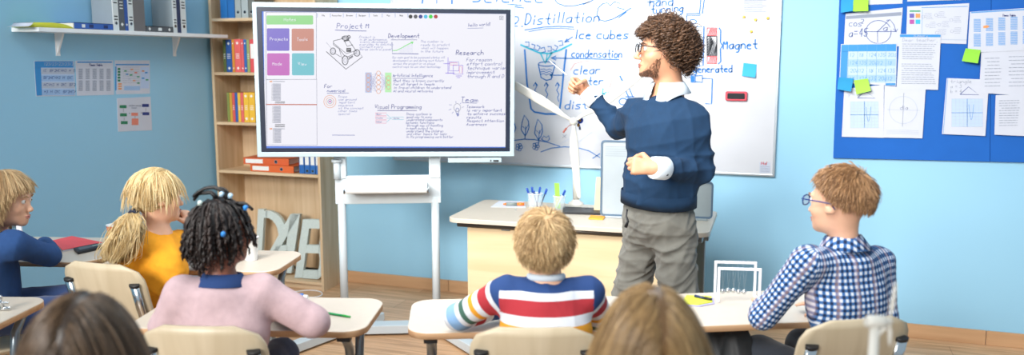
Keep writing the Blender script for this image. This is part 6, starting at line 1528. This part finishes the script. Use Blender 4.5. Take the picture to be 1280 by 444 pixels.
# ---- boy in the striped jumper
J = seated(2.62, 682, 357, 681, 308, 0, 4, (572, 397, 2.66), (640, 384, 2.93), (750, 397, 2.66), (716, 386, 2.92), s=.90, headD=2.64, shl=(630, 366, 2.62), shr=(735, 366, 2.62), hips=P(672, 222, 2.675), dD=.085)
desk_hand(J, 'l'); desk_hand(J, 'r')
b1 = person('child with tousled blond hair in a jumper of white, red, blue and yellow stripes', J, KID, P(676, 222, 2.62), SK_fair, s=.90)
def ex(B): B.ell((J['pelvis']+J['chest'])/2, V3(.126, .088, .13), J['Mc'], .05); B.ell(J['pelvis']+V3(0, 0, .04), V3(.132, .096, .08), J['Mp'], .04)
garment(b1, 'striped_jumper', J, M_stripe, .011, extra=ex, amp=.007, freq=20, seed=3, attr=shirt_attr(J), subs=[neckhole(J)]+cuffs(J), cuts=[((0, 0, J['pelvis'][2]-.03), (0, 0, -1))])
obj('neckband', MB().tube([J['neck']+V3(0, 0, .006)+J['Mc']@V3(.052*math.cos(a), .052*math.sin(a)+.002, .010-.014*max(0, math.sin(a))) for a in [k*math.pi/12 for k in range(25)]], .011, 10, flat=.8), mat('grey_rib', 'c9d3dc', .9), b1)
trousers(b1, J, '2b3f66', seed=4); shoes(b1, J)
ln = (-.66, -.34, .12, .5, .66)
hair_obj(b1, [cap_mesh(J['head'], J['Mh'], .90, ln, 1.06, v=.3), grow(J['head'], J['Mh'], .90, 7000, .050, 21, ln, crown=(.12, -.45, .9), lift=.16, grav=.14, lay=(.03, .12), m=8, curl=(.0012, .6), rad=.0009, jitter=.14, swirl=.35),
    grow(J['head'], J['Mh'], .90, 700, .055, 22, (-.3, .1, .3, .6, .8), crown=(.12, -.45, .9), lift=.45, grav=.2, lay=(.07, .16), m=9, curl=(.002, .6), rad=.0011, jitter=.3, swirl=.5)], hairmat('tousled_blond', '8a6238', 'f0d3a0'))
ph = P(752, 374, 2.90); tag(obj('felt_pen', MB().tube([P(751, 384, 2.92), P(751.5, 366, 2.90), P(752, 362, 2.90)], [.009, .010, .006], 12), mat('pink_pen', 'e2568a', .35), at=P(751, 384, 2.92)), 'pink felt pen sticking up right of the striped jumper', 'pen')

# ---- boy in plaid
J = seated(2.76, 1056, 318, 1049, 253, -22, -42, (954, 396, 2.70), (951, 382, 2.98), (1104, 396, 2.86), (1040, 384, 3.04), s=.94, headD=2.78, shl=(1010, 327, 2.70), shr=(1097, 328, 2.86), hips=P(1064, 222, 2.815), dD=.13)
f2 = dict(KID, cw=.138, chh=.15, pw=.13); desk_hand(J, 'l', curl=(10, 14, 10)); desk_hand(J, 'r')
b2 = person('child with short ginger hair and blue glasses in a blue and white plaid shirt', J, f2, P(1062, 222, 2.76), SK_fair, s=.94)
def ex(B): B.ell((J['pelvis']+J['chest'])/2, V3(.128, .090, .15), J['Mc'], .05); B.ell(J['pelvis']+V3(0, 0, .04), V3(.136, .098, .08), J['Mp'], .04)
garment(b2, 'plaid_shirt', J, M_plaid, .013, extra=ex, amp=.008, freq=19, seed=7, attr=shirt_attr(J), subs=[neckhole(J, .05)]+cuffs(J, .04, .012), cuts=[((0, 0, J['pelvis'][2]-.06), (0, 0, -1))])
def coll_plain():
    return collar(b2, 'shirt_collar', J['neck']+J['Mc']@V3(0, .002, .002), J['Mc'], .055, .088, .046, .044, M_plaid_c, gap=20, tip=.05)
M_plaid_c = plaidmat(True)
coll_plain()
trousers(b2, J, '39414d', seed=5); shoes(b2, J)
glasses(b2, J['head'], J['Mh'], .94, '1d3a7c', .0); eyes(b2, J['head'], J['Mh'], .94, '4a6a80', '9a6a45')
ln = (-.42, -.12, .2, .55, .68)
hair_obj(b2, [cap_mesh(J['head'], J['Mh'], .94, ln, 1.05, v=.25), grow(J['head'], J['Mh'], .94, 4500, .030, 31, ln, crown=(.1, -.55, .8), lift=.12, grav=.16, lay=(.02, .07), m=7, rad=.0010, jitter=.12, swirl=.3),
    grow(J['head'], J['Mh'], .94, 700, .045, 32, (.2, .3, .4, .6, .8), crown=(.1, -.55, .8), lift=.3, grav=.16, lay=(.04, .11), m=8, rad=.0012, jitter=.35, swirl=.5)], hairmat('short_ginger', '6f4d30', 'cfa274'))

# ---- girl with braids
J = seated(2.66, 275, 352, 278, 292, 6, 34, (396, 408, 2.70), (350, 390, 2.92), (396, 408, 2.70), (345, 388, 2.92), s=.90, headD=2.68, shl=(228, 368, 2.64), shr=(328, 366, 2.68), hips=P(262, 222, 2.71), dD=.11)
J['le'] = on_z(208, 408, .778); J['lw'] = on_z(245, 386, .765); J['re'] = on_z(392, 402, .778); J['rw'] = on_z(345, 383, .765)
desk_hand(J, 'l'); desk_hand(J, 'r')
b3 = person('child with dark braided hair in a pale pink sweater with a navy collar', J, KID, P(270, 222, 2.66), SK_brown, s=.90)
def ex(B): B.ell((J['pelvis']+J['chest'])/2, V3(.133, .090, .15), J['Mc'], .05); B.ell(J['pelvis']+V3(0, 0, .04), V3(.14, .098, .08), J['Mp'], .04)
garment(b3, 'pink_sweater', J, knit('pale_pink_knit', 'bfa4a8', 0, 200, .5), .019, extra=ex, amp=.008, freq=16, seed=9, subs=[neckhole(J)]+cuffs(J), cuts=[((0, 0, J['pelvis'][2]-.04), (0, 0, -1))])
collar(b3, 'navy_collar', J['neck']+J['Mc']@V3(0, .004, -.010), J['Mc'], .055, .090, .036, .034, mat('navy_polo', '223f73', .9), gap=16, tip=.05)
trousers(b3, J, '3b4a6b', seed=6); shoes(b3, J); eyes(b3, J['head'], J['Mh'], .90, '2a1a12', '1d1512', '7a3f38')
ln = (-.55, -.16, .2, .55, .68); hd_ = J['head']; Mh = J['Mh']
def braids():
    r = np.random.RandomState(5); out = [cap_mesh(hd_, Mh, .90, ln, 1.06, v=.05)]
    V, F, A = grow(hd_, Mh, .90, 150, lambda d, rr: .115+.055*np.clip(d[:, 2], 0, 1), 41, ln, crown=(0, -.15, 1), lift=.06, grav=.28, lay=(.03, .12), squash=(.92, .97, .99), m=26, curl=(.0026, 1.1), rad=.0056, jitter=.14)
    out.append((V, F, A*.6))
    V, F, A = grow(hd_, Mh, .90, 160, .12, 42, ln, crown=(0, -.15, 1), lift=.08, grav=.3, lay=(.02, .10), squash=(.93, .97, .99), m=24, curl=(.007, 1.7), rad=.0016, jitter=.3); out.append((V, F, A))
    return out
h_ = hair_obj(b3, braids(), hairmat('dark_braids', '120d0c', '3a2a25', .5))
# looped braids on the crown with pale ties
def dz(px, py, D): return P(px, py+3, D-.11)
loops = [[(283, 246), (278, 236), (268, 231), (256, 233), (247, 237), (241, 243)], [(270, 244), (264, 237), (256, 238), (248, 240), (242, 247)], [(286, 247), (285, 239), (279, 233), (270, 233)], [(296, 252), (304, 251), (311, 255), (316, 260)]]
for k, lp in enumerate(loops):
    pts = [dz(x, y, 2.66+.01*k) for x, y in lp]; q = []
    for a, b in zip(pts[:-1], pts[1:]): q += [a, a*.5+b*.5]
    q.append(pts[-1]); q = [p_+unit(np.random.RandomState(i).randn(3))*.0012 for i, p_ in enumerate(q)]
    obj('looped_braid', MB().tube(q, [.0075-.0035*i/len(q) for i in range(len(q))], 8), hairmat('dark_braids', '120d0c', '3a2a25'), b3)
for (x, y, D), c_ in (((277, 240, 2.655), 'b8d8ee'), ((288, 242, 2.655), 'b8d8ee'), ((307, 257, 2.63), '2f86d8'), ((279, 290, 2.56), '2f86d8'), ((250, 251, 2.61), 'cfe0da'), ((236, 305, 2.62), 'cfe0da')):
    obj('hair_tie', MB().tube([dz(x-1.8, y, D), dz(x+1.8, y+.4, D)], .0075, 10).sphere(dz(x, y-.6, D-.004), .0075, 10), mat('tie_'+c_, c_, .3), b3)
# blue strand loops over the pink sweater

# ---- ponytailed girl in yellow
J = seated(3.42, 200, 292, 197, 246, 28, 52, (160, 340, 3.50), (200, 333, 3.70), (262, 322, 3.50), (241, 284, 3.44), s=.92, headD=3.44, shl=(168, 302, 3.34), shr=(228, 303, 3.52), hips=P(186, 222, 3.50), hpitch=-2, free=('re', 'rw'), dD=.11)
J['rhand'] = (unit(-RT*.45+UPV*.75+FW*.2), unit(-RT*.7-UPV*.5), unit(-FW*.4-RT*.8), FIST, .85)
desk_hand(J, 'l')
b4 = person('child with a long blond ponytail in a mustard yellow top, chin on hand', J, KID, P(195, 222, 3.42), SK_fair, s=.92, h=.0055)
def ex(B): B.ell((J['pelvis']+J['chest'])/2, V3(.123, .086, .14), J['Mc'], .05); B.ell(J['pelvis']+V3(0, 0, .04), V3(.13, .095, .08), J['Mp'], .04)
garment(b4, 'yellow_top', J, knit('mustard_jersey', 'e49a1c', 0, 300, .25), .012, extra=ex, amp=.010, freq=19, seed=12, subs=[neckhole(J, .056, .088)]+cuffs(J, .05, .01), cuts=[((0, 0, J['pelvis'][2]-.05), (0, 0, -1))])
trousers(b4, J, '4a5a78', seed=7); shoes(b4, J); eyes(b4, J['head'], J['Mh'], .92, '4a6a80', 'b58a58')
ln = (-.55, -.28, .05, .5, .62); hc, Mh = J['head'], J['Mh']
tie = P(167, 266, 3.23); tl_ = (Mh.T@(tie-hc))/.92
def pony():
    r = np.random.RandomState(8); n = 4200; d = r.randn(n*4, 3); d /= np.linalg.norm(d, axis=1)[:, None]; d = d[scalp_ok(d, ln)][:n]; n = len(d); lay = 1+r.uniform(.04, .13, n)
    dt = unit((tl_-EC)/ER); m = 14; pts = []
    for i in range(m):
        t = i/(m-1); q = d*(1-t)+dt*t; q += np.array([0, 0, -.22])*math.sin(math.pi*t)*(1-np.abs(d[:, 2:3])*.3); q /= np.linalg.norm(q, axis=1)[:, None]; pts.append(EC+q*ER*lay[:, None]*(1+(.05 if t > .8 else 0)))
    pts[-1] = tl_+r.randn(n, 3)*.008
    Pp = hc+(np.stack(pts, 1)*.92)@Mh.T; out = [cap_mesh(hc, Mh, .92, ln, 1.05, v=.35), strands_mesh(Pp, .0009, r.beta(2, 2, n))]
    # tail
    n = 2200; path = [tie, P(162, 276, 3.18), P(158, 292, 3.16), P(153, 308, 3.17), P(148, 321, 3.18), P(144, 330, 3.19)]; w_ = [.010, .030, .046, .054, .052, .030]; off = r.randn(n, 3)*.55; m = len(path); pts = []
    from_ = []
    L_ = r.uniform(.55, 1.0, n)
    for i in range(14):
        t = i/13*L_*(m-1); a = np.clip(np.floor(t).astype(int), 0, m-2); f = (t-a)[:, None]; A_p = np.array(path); W = np.array(w_); p_ = A_p[a]*(1-f)+A_p[a+1]*f; ww = (W[a]*(1-f[:, 0])+W[a+1]*f[:, 0])
        pts.append(p_+off*ww[:, None]*np.array([1, .8, .3])+np.stack([np.sin(t*2.1+off[:, 0]*4), np.cos(t*1.7+off[:, 1]*5), 0*t], 1)*.008)
    out.append(strands_mesh(np.stack(pts, 1), .0010, r.beta(2, 2, n)))
    # loose front strands beside the cheek
    V, F, A = grow(hc, Mh, .92, 260, .13, 51, (.3, .3, .3, .45, .62), crown=(0, .1, 1), lift=.1, grav=.3, lay=(.05, .12), m=12, curl=(.002, .5), rad=.0013, jitter=.1); out.append((V, F, A))
    return out
hair_obj(b4, pony(), hairmat('pale_blond', 'b8914f', 'f8e6b8'))
obj('hair_tie', MB().tube([tie+(P(163, 271, 3.20)-tie)*t_ for t_ in (-.15, .5)], .017, 14), mat('navy_tie', '1b2740', .7), b4)

# ---- left boy in navy
J = seated(3.46, 0, 292, 8, 249, 55, 84, (-20, 318, 3.7), (18, 306, 3.9), (62, 320, 3.52), (56, 305, 3.76), s=.96, headD=3.46, shl=(-28, 300, 3.56), shr=(16, 306, 3.38), hips=P(-14, 222, 3.48), seat=.48, hpitch=-6, dD=.06, mphi=74)
desk_hand(J, 'r'); desk_hand(J, 'l')
b5 = person('child with a light brown bob in a navy sweater, in profile at the left edge', J, KID, P(-5, 222, 3.46), SK_fair, s=.96, h=.005)
def ex(B): B.ell((J['pelvis']+J['chest'])/2, V3(.123, .086, .14), J['Mc'], .05); B.ell(J['pelvis']+V3(0, 0, .04), V3(.13, .095, .08), J['Mp'], .04)
garment(b5, 'navy_sweater', J, knit('blue_navy_knit', '23487c', 0, 260, .3), .016, extra=ex, amp=.010, freq=18, seed=14, subs=[neckhole(J)]+cuffs(J), cuts=[((0, 0, J['pelvis'][2]-.05), (0, 0, -1))])
trousers(b5, J, '2c4370', seed=8, name='shorts', long_=False, o=.014); shoes(b5, J); eyes(b5, J['head'], J['Mh'], .96, '5a4a3a', 'a8825c', 'c07a70')
ln = (-.80, -.55, -.10, .42, .55)
hair_obj(b5, [cap_mesh(J['head'], J['Mh'], .96, ln, 1.06, v=.4), grow(J['head'], J['Mh'], .96, 5200, lambda d, r: .15-.095*np.clip(d[:, 1]*1.6, 0, 1), 61, ln, crown=(0, -.1, 1), lift=.05, grav=.22, lay=(.03, .11), m=12, curl=(.001, .4), rad=.0010, jitter=.07, fwd_hair=.15)], hairmat('light_brown_bob', '987046', 'ecd0a0'))

# ---- two girls in front, close to the camera
def front(px, py, D, label, hairm, phi, seed, toplabel, clothc, part, chair):
    J = seated(D, px, 520, px, py, phi, phi, (px-150, 640, D+.05), (px-90, 600, D+.25), (px+150, 640, D+.05), (px+90, 600, D+.25), s=.92, headD=D, hips=P(px, 222, D+.03), sw=.13)
    J['ls'] = P(px, py, D)-RT*.13+V3(0, 0, -.205); J['rs'] = P(px, py, D)+RT*.13+V3(0, 0, -.205); J['chest'] = (J['ls']+J['rs'])/2+V3(0, 0, -.115); J['neck'] = (J['ls']+J['rs'])/2+V3(0, 0, .03)
    for k, e in (('l', -1), ('r', 1)):
        J[k+'e'] = J[k+'s']+V3(0, 0, -.20)+RT*e*.05+FW*.06; J[k+'w'] = J[k+'e']+FW*.18+V3(0, 0, -.02)-RT*e*.05
    desk_hand(J, 'l'); desk_hand(J, 'r')
    b = person(label, J, KID, P(px, 222, D), SK_fair, s=.92, h=.007)
    garment(b, 'top', J, knit('front_top_'+clothc, clothc, 0), .012, amp=.006, freq=18, seed=seed, subs=[neckhole(J)]+cuffs(J), cuts=[((0, 0, J['pelvis'][2]-.04), (0, 0, -1))])
    trousers(b, J, '39465e', seed=seed); shoes(b, J)
    ln = (-.85, -.6, -.1, .5, .62)
    hair_obj(b, [cap_mesh(J['head'], J['Mh'], .92, (-.5, -.3, .05, .5, .62), 1.03, v=.1), grow(J['head'], J['Mh'], .92, 9000, lambda d, r: .26+.05*d[:, 2], seed, (-.55, -.4, -.05, .5, .62), crown=(0, -.2, 1), part=.12, lift=.02, grav=.42, lay=(.03, .09), m=18, curl=(.0012, .35), rad=.0008, jitter=.04)], hairm)
    c = P(px, 222, D)-facing(phi)*.0; o = copy_tree(chair0); o.location = (c[0], c[1], 0); o.rotation_euler = (0, 0, yawz(phi)); o['label'] = chair; o['group'] = 'school chairs'
front(107, 436, 1.56, 'child with straight dark brown hair seen from behind, close at the lower left', hairmat('straight_dark_brown', '1e1510', '84694f', .35), 0, 71, 'x', '7a5a68', None, 'school chair under the dark-haired child at the lower left')
front(812, 427, 1.56, 'child with golden blond hair seen from behind, close at the bottom centre', hairmat('golden_blond_front', '5b3d22', 'd3b07c', .35), 0, 72, 'x', '59748a', None, 'school chair under the blond child at the bottom centre')
c = P(-40, 222, 3.40)
o = copy_tree(chair0); o.location = (*P(-14, 222, 3.46)[:2], 0); o.rotation_euler = (0, 0, yawz(55)); o['label'] = 'school chair under the child in the navy sweater at the left edge'; o['group'] = 'school chairs'

# ================================================================== small things on the pupil desks
DT = .72
def dp(px, py, z=DT): return on_z(px, py, z)
# swinging ball frame
a = dp(897.5, 378.5, DT+.001); b_ = dp(944, 380, DT+.001); c_ = dp(888.5, 371.5, DT+.001)
ax = unit(b_-a); ay = np.cross(UPV, ax); Wc = .145; Dc = .10; Hc = .132
nc = thing('newtons_cradle', 'white frame with a row of hanging steel balls on the desk of the plaid shirt', 'desk toy', a+ax*Wc/2+ay*Dc/2)
def cq(x, y, z): return a+ax*x+ay*y+UPV*z
M_cr = mat('white_lilac_plastic', 'eceaf2', .35, var=.01)
AC = np.column_stack([ax, ay, UPV]); tkk = .009
for y in (0, Dc):
    o = obj('side_frame', MB().box(cq(Wc/2, y, Hc-tkk/2), (Wc+tkk, tkk, tkk), AC), M_cr, nc, bevel=.0015)
    for x in (0, Wc): obj('upright', MB().box(cq(x, y, (Hc-tkk)/2+.001), (tkk, tkk, Hc-tkk), AC), M_cr, nc, bevel=.0015)
for x in (0, Wc): obj('base_bar', MB().box(cq(x, Dc/2, tkk/2), (tkk, Dc, tkk), AC), M_cr, nc, bevel=.0015)
for i in range(5):
    x = Wc/2+(i-2)*.0192-.012; z = .030+(.004 if i in (1, 2) else 0)
    o = obj('ball', MB().sphere(cq(x, Dc/2, z), .0095, 16), M_chrome, nc)
    for y in (.004, Dc-.004): obj('string', MB().tube([cq(x, Dc/2, z+.009), cq(x, y, Hc-tkk)], .00016, 4), M_white, o)
# lime pad, pen
q = [dp(x, y, DT+.0006) for x, y in ((852, 381), (858, 371.2), (889, 372.4), (890.5, 379.4), (872, 382.8))]
o = thing('writing_pad', 'lime green pad beside the white frame, half hidden by the blond head', 'notepad', sum(q)/5)
obj('cover', MB().slab(q[::-1], (0, 0, .007)), mat('lime_pad', 'd5dc48', .6), o); obj('page_block', MB().slab([p_+(RT*.006-FW*.010) for p_ in q][::-1], (0, 0, .003)), mat('lilac_pages', 'a9a6cf', .7), o)
p0, p1 = dp(868.5, 370, DT+.0128), dp(889.5, 374.5, DT+.0128)
o = thing('pen', 'dark blue pen lying across the lime green pad', 'pen', (p0+p1)/2); obj('barrel', MB().tube([p0, p0+(p1-p0)*.6], .0048, 10), M_navyb, o); obj('cap', MB().tube([p0+(p1-p0)*.6, p1], [.0055, .0045], 10), M_black, o)
# green marker, blue tape roll, cable
p0, p1 = dp(404.5, 390.8, DT+.0045), dp(438, 396.2, DT+.0045)
o = thing('felt_marker', 'flat green marker on the desk beside the pink sleeve', 'marker', (p0+p1)/2); obj('barrel', MB().tube([p0, p0+(p1-p0)*.72], .0042, 10), mat('green_marker', '1f9a55', .35), o); obj('cap', MB().tube([p0+(p1-p0)*.72, p1], [.0045, .0032], 10), mat('green_marker_cap', '37b04e', .35), o)
c = dp(373, 377.5, DT+.0005)
o = thing('tape_roll', 'blue and white roll at the back of the desk by the pink sweater', 'tape', c)
obj('tape', MB().tube([c+RT*-.032+V3(0, 0, .016), c+RT*.018+V3(0, 0, .016)], .0155, 18), mat('blue_tape', '2a7fdc', .4), o); obj('core', MB().tube([c+RT*.018+V3(0, 0, .014), c+RT*.034+V3(0, 0, .013)], .0125, 16), M_white, o)
pts = []
for i in range(22):
    a_ = i/21*2*math.pi*1.15-1.6; pts.append(on_z(383+20*math.cos(a_), 367.5+4.4*math.sin(a_)+.6*math.sin(2*a_), .004))
tag(obj('cable', MB().tube(pts, .0035, 8), M_white, at=sum(pts)/22), 'thin white cable looped on the floor by the bookcase', 'cable')
# white cup
c = dp(314, 325, DT+.0004); k = .040
o = tag(obj('paper_cup', MB().lathe(c, [(.026, 0), (.027, .003), (.035, .100), (.037, .101), (.037, .104), (.034, .104), (.026, .006)], 24), M_white, at=c), 'white paper cup at the right end of the desk behind the braided hair', 'cup')
c = dp(144, 302, DT+.0004)
o = thing('paper_cup', 'orange paper cup with a white rim, beside the blond ponytail', 'cup', c)
obj('cup_body', MB().lathe(c, [(.026, 0), (.027, .003), (.035, .078), (.033, .080), (.025, .006)], 24), mat('orange_cup', 'e2603a', .5), o); obj('rim', MB().lathe(c+V3(0, 0, .078), [(.0345, 0), (.037, .002), (.037, .007), (.0335, .007)], 24), M_white, o)
# red folder, phone, white post
q = [dp(x, y, DT+.0006) for x, y in ((76, 314.5), (69, 303.5), (92, 297.8), (127, 303.5), (101, 312))]
q = [dp(x, y, DT+.0006) for x, y in ((78, 315.5), (66, 303.5), (90, 298), (128, 306))]
o = thing('document_folder', 'red folder with a white edge lying on the far-left desk', 'folder', sum(q)/4)
M_red = mat('red_plastic', 'e5484a', .4)
obj('cover', MB().slab([p_+V3(0, 0, .010) for p_ in q][::-1], (0, 0, .002)), M_red, o); obj('page_block', MB().slab([p_*.97+sum(q)/4*.03 for p_ in q][::-1], (0, 0, .0098)), M_paper, o)
q = [dp(x, y, DT+.0006) for x, y in ((97.5, 318.5), (92, 313.5), (121, 307.6), (131, 310.8))]
cc = sum(q)/4; ql = [p_+V3(0, 0, 0) for p_ in q]
o = thing('calculator', 'black handheld calculator lying in front of the red folder', 'calculator', cc)
obj('case', MB().slab(ql[::-1], (0, 0, .014)), M_black, o, bevel=.003); obj('keypad', MB().slab([p_*.55+cc*.45+V3(0, 0, .0141)+(q[0]-q[3])*.1 for p_ in q][::-1], (0, 0, .001)), mat('grey_keys', '55585f', .5), o); obj('display_window', MB().slab([p_*.3+cc*.7+V3(0, 0, .0141)-(q[0]-q[3])*.3 for p_ in q][::-1], (0, 0, .001)), mat('lcd', '7f8f86', .3), o)
c = dp(24.5, 300, DT+.0004); o = thing('plastic_stand', 'narrow white upright on the desk, just behind the chin of the child in profile', 'stand', c)
obj('upright', MB().slab([c+RT*x+UPV*z for x, z in ((-.014, .012), (.014, .012), (.008, .20), (-.010, .20))], FW*.012), M_cr, o, bevel=.002); obj('base', MB().lathe(c, [(.035, 0), (.035, .008), (.018, .013)], 20), M_cr, o)
# metal clamp at the left edge
c = dp(4, 388, DT+.0004); o = thing('metal_clamp', 'small shiny metal clamp on the desk at the left edge', 'clamp', c)
obj('base', MB().tube([c+RT*-.03+V3(0, 0, .007), c+RT*.028+V3(0, 0, .007)], .0068, 10), M_chrome, o); obj('post', MB().tube([c+V3(0, 0, .008), c+V3(0, 0, .05)-RT*.012], [.008, .006], 10), M_chrome, o)
obj('screw', MB().tube([c+V3(0, 0, .03)-RT*.03, c+V3(0, 0, .026)+RT*.022], .0045, 8).sphere(c+V3(0, 0, .045)-RT*.01, .011, 10), M_chrome, o)
# dark backpack hanging by the desk on the right
def bag():
    B = Solid(); c = gp(.79, 2.975); c[2] = .40
    B.ell(c, V3(.11, .06, .17), None, .05); B.ell(c+RT*.05+V3(0, 0, .06), V3(.06, .06, .10), None, .05); B.ell(c-RT*.06+V3(0, 0, .09), V3(.06, .06, .08), None, .04); B.ell(c+V3(0, 0, -.12), V3(.11, .06, .10), None, .06); B.cut((0, 0, .2), (0, 0, -1)) 
    V, F = B.build(.007); V = wrinkle(V, F, .030, 22, 4); return V, F, c
V, F, c = bag(); V[:, 2] -= V[:, 2].min()-.001; V[:, 2] *= .63/V[:, 2].max()
o = npmesh('backpack', V, F, mat('charcoal_nylon', '34383c', .6, var=.15, scale=20, bump=.3, bscale=300), at=(c[0], c[1], 0)); tag(o, 'crumpled charcoal bag beside the desk, left of the plaid shirt', 'bag')
# small foreground wind turbine
hub2 = P(1094, 402, 1.52); bs = np.array([hub2[0], hub2[1], DT+.0005]); t = thing('model_wind_turbine', 'small blurred white wind turbine model in the foreground, before the plaid shirt chair', 'wind turbine', bs)
obj('base_plate', MB().lathe(bs, [(.05, 0), (.05, .008), (.02, .016), (.012, .03)], 24), M_tw, t)
obj('mast', MB().tube([bs+V3(0, 0, .02), hub2+V3(0, 0, -.004)], [.012, .0085], 14), M_tw, t)
obj('nacelle', MB().tube([hub2-RT*.017+V3(0, 0, .001), hub2-RT*.012, hub2+RT*.016, hub2+RT*.022], [.009, .0125, .0115, .008], 14), M_tw, t)
r0_ = hub2+RT*.027; obj('hub_cap', MB().tube([r0_-RT*.006, r0_+RT*.005], [.008, .004], 12), M_tw, t)
for (x, y) in ((1120, 352), (1112, 434), (1092, 424)):
    tip = P(x, y, 1.52-.0); d = unit(tip-r0_); sd = unit(np.cross(d, RT)) if abs(d@RT) < .99 else FW; 
    L_ = np.linalg.norm(tip-r0_); mb = MB(); mb.tube([r0_, r0_+d*L_*.2, r0_+d*L_*.35, r0_+d*L_*.8, tip], [.004, .004, .008, .006, .002], 10, flat=.4, ref=FW)
    obj('blade', mb, M_tw, t)
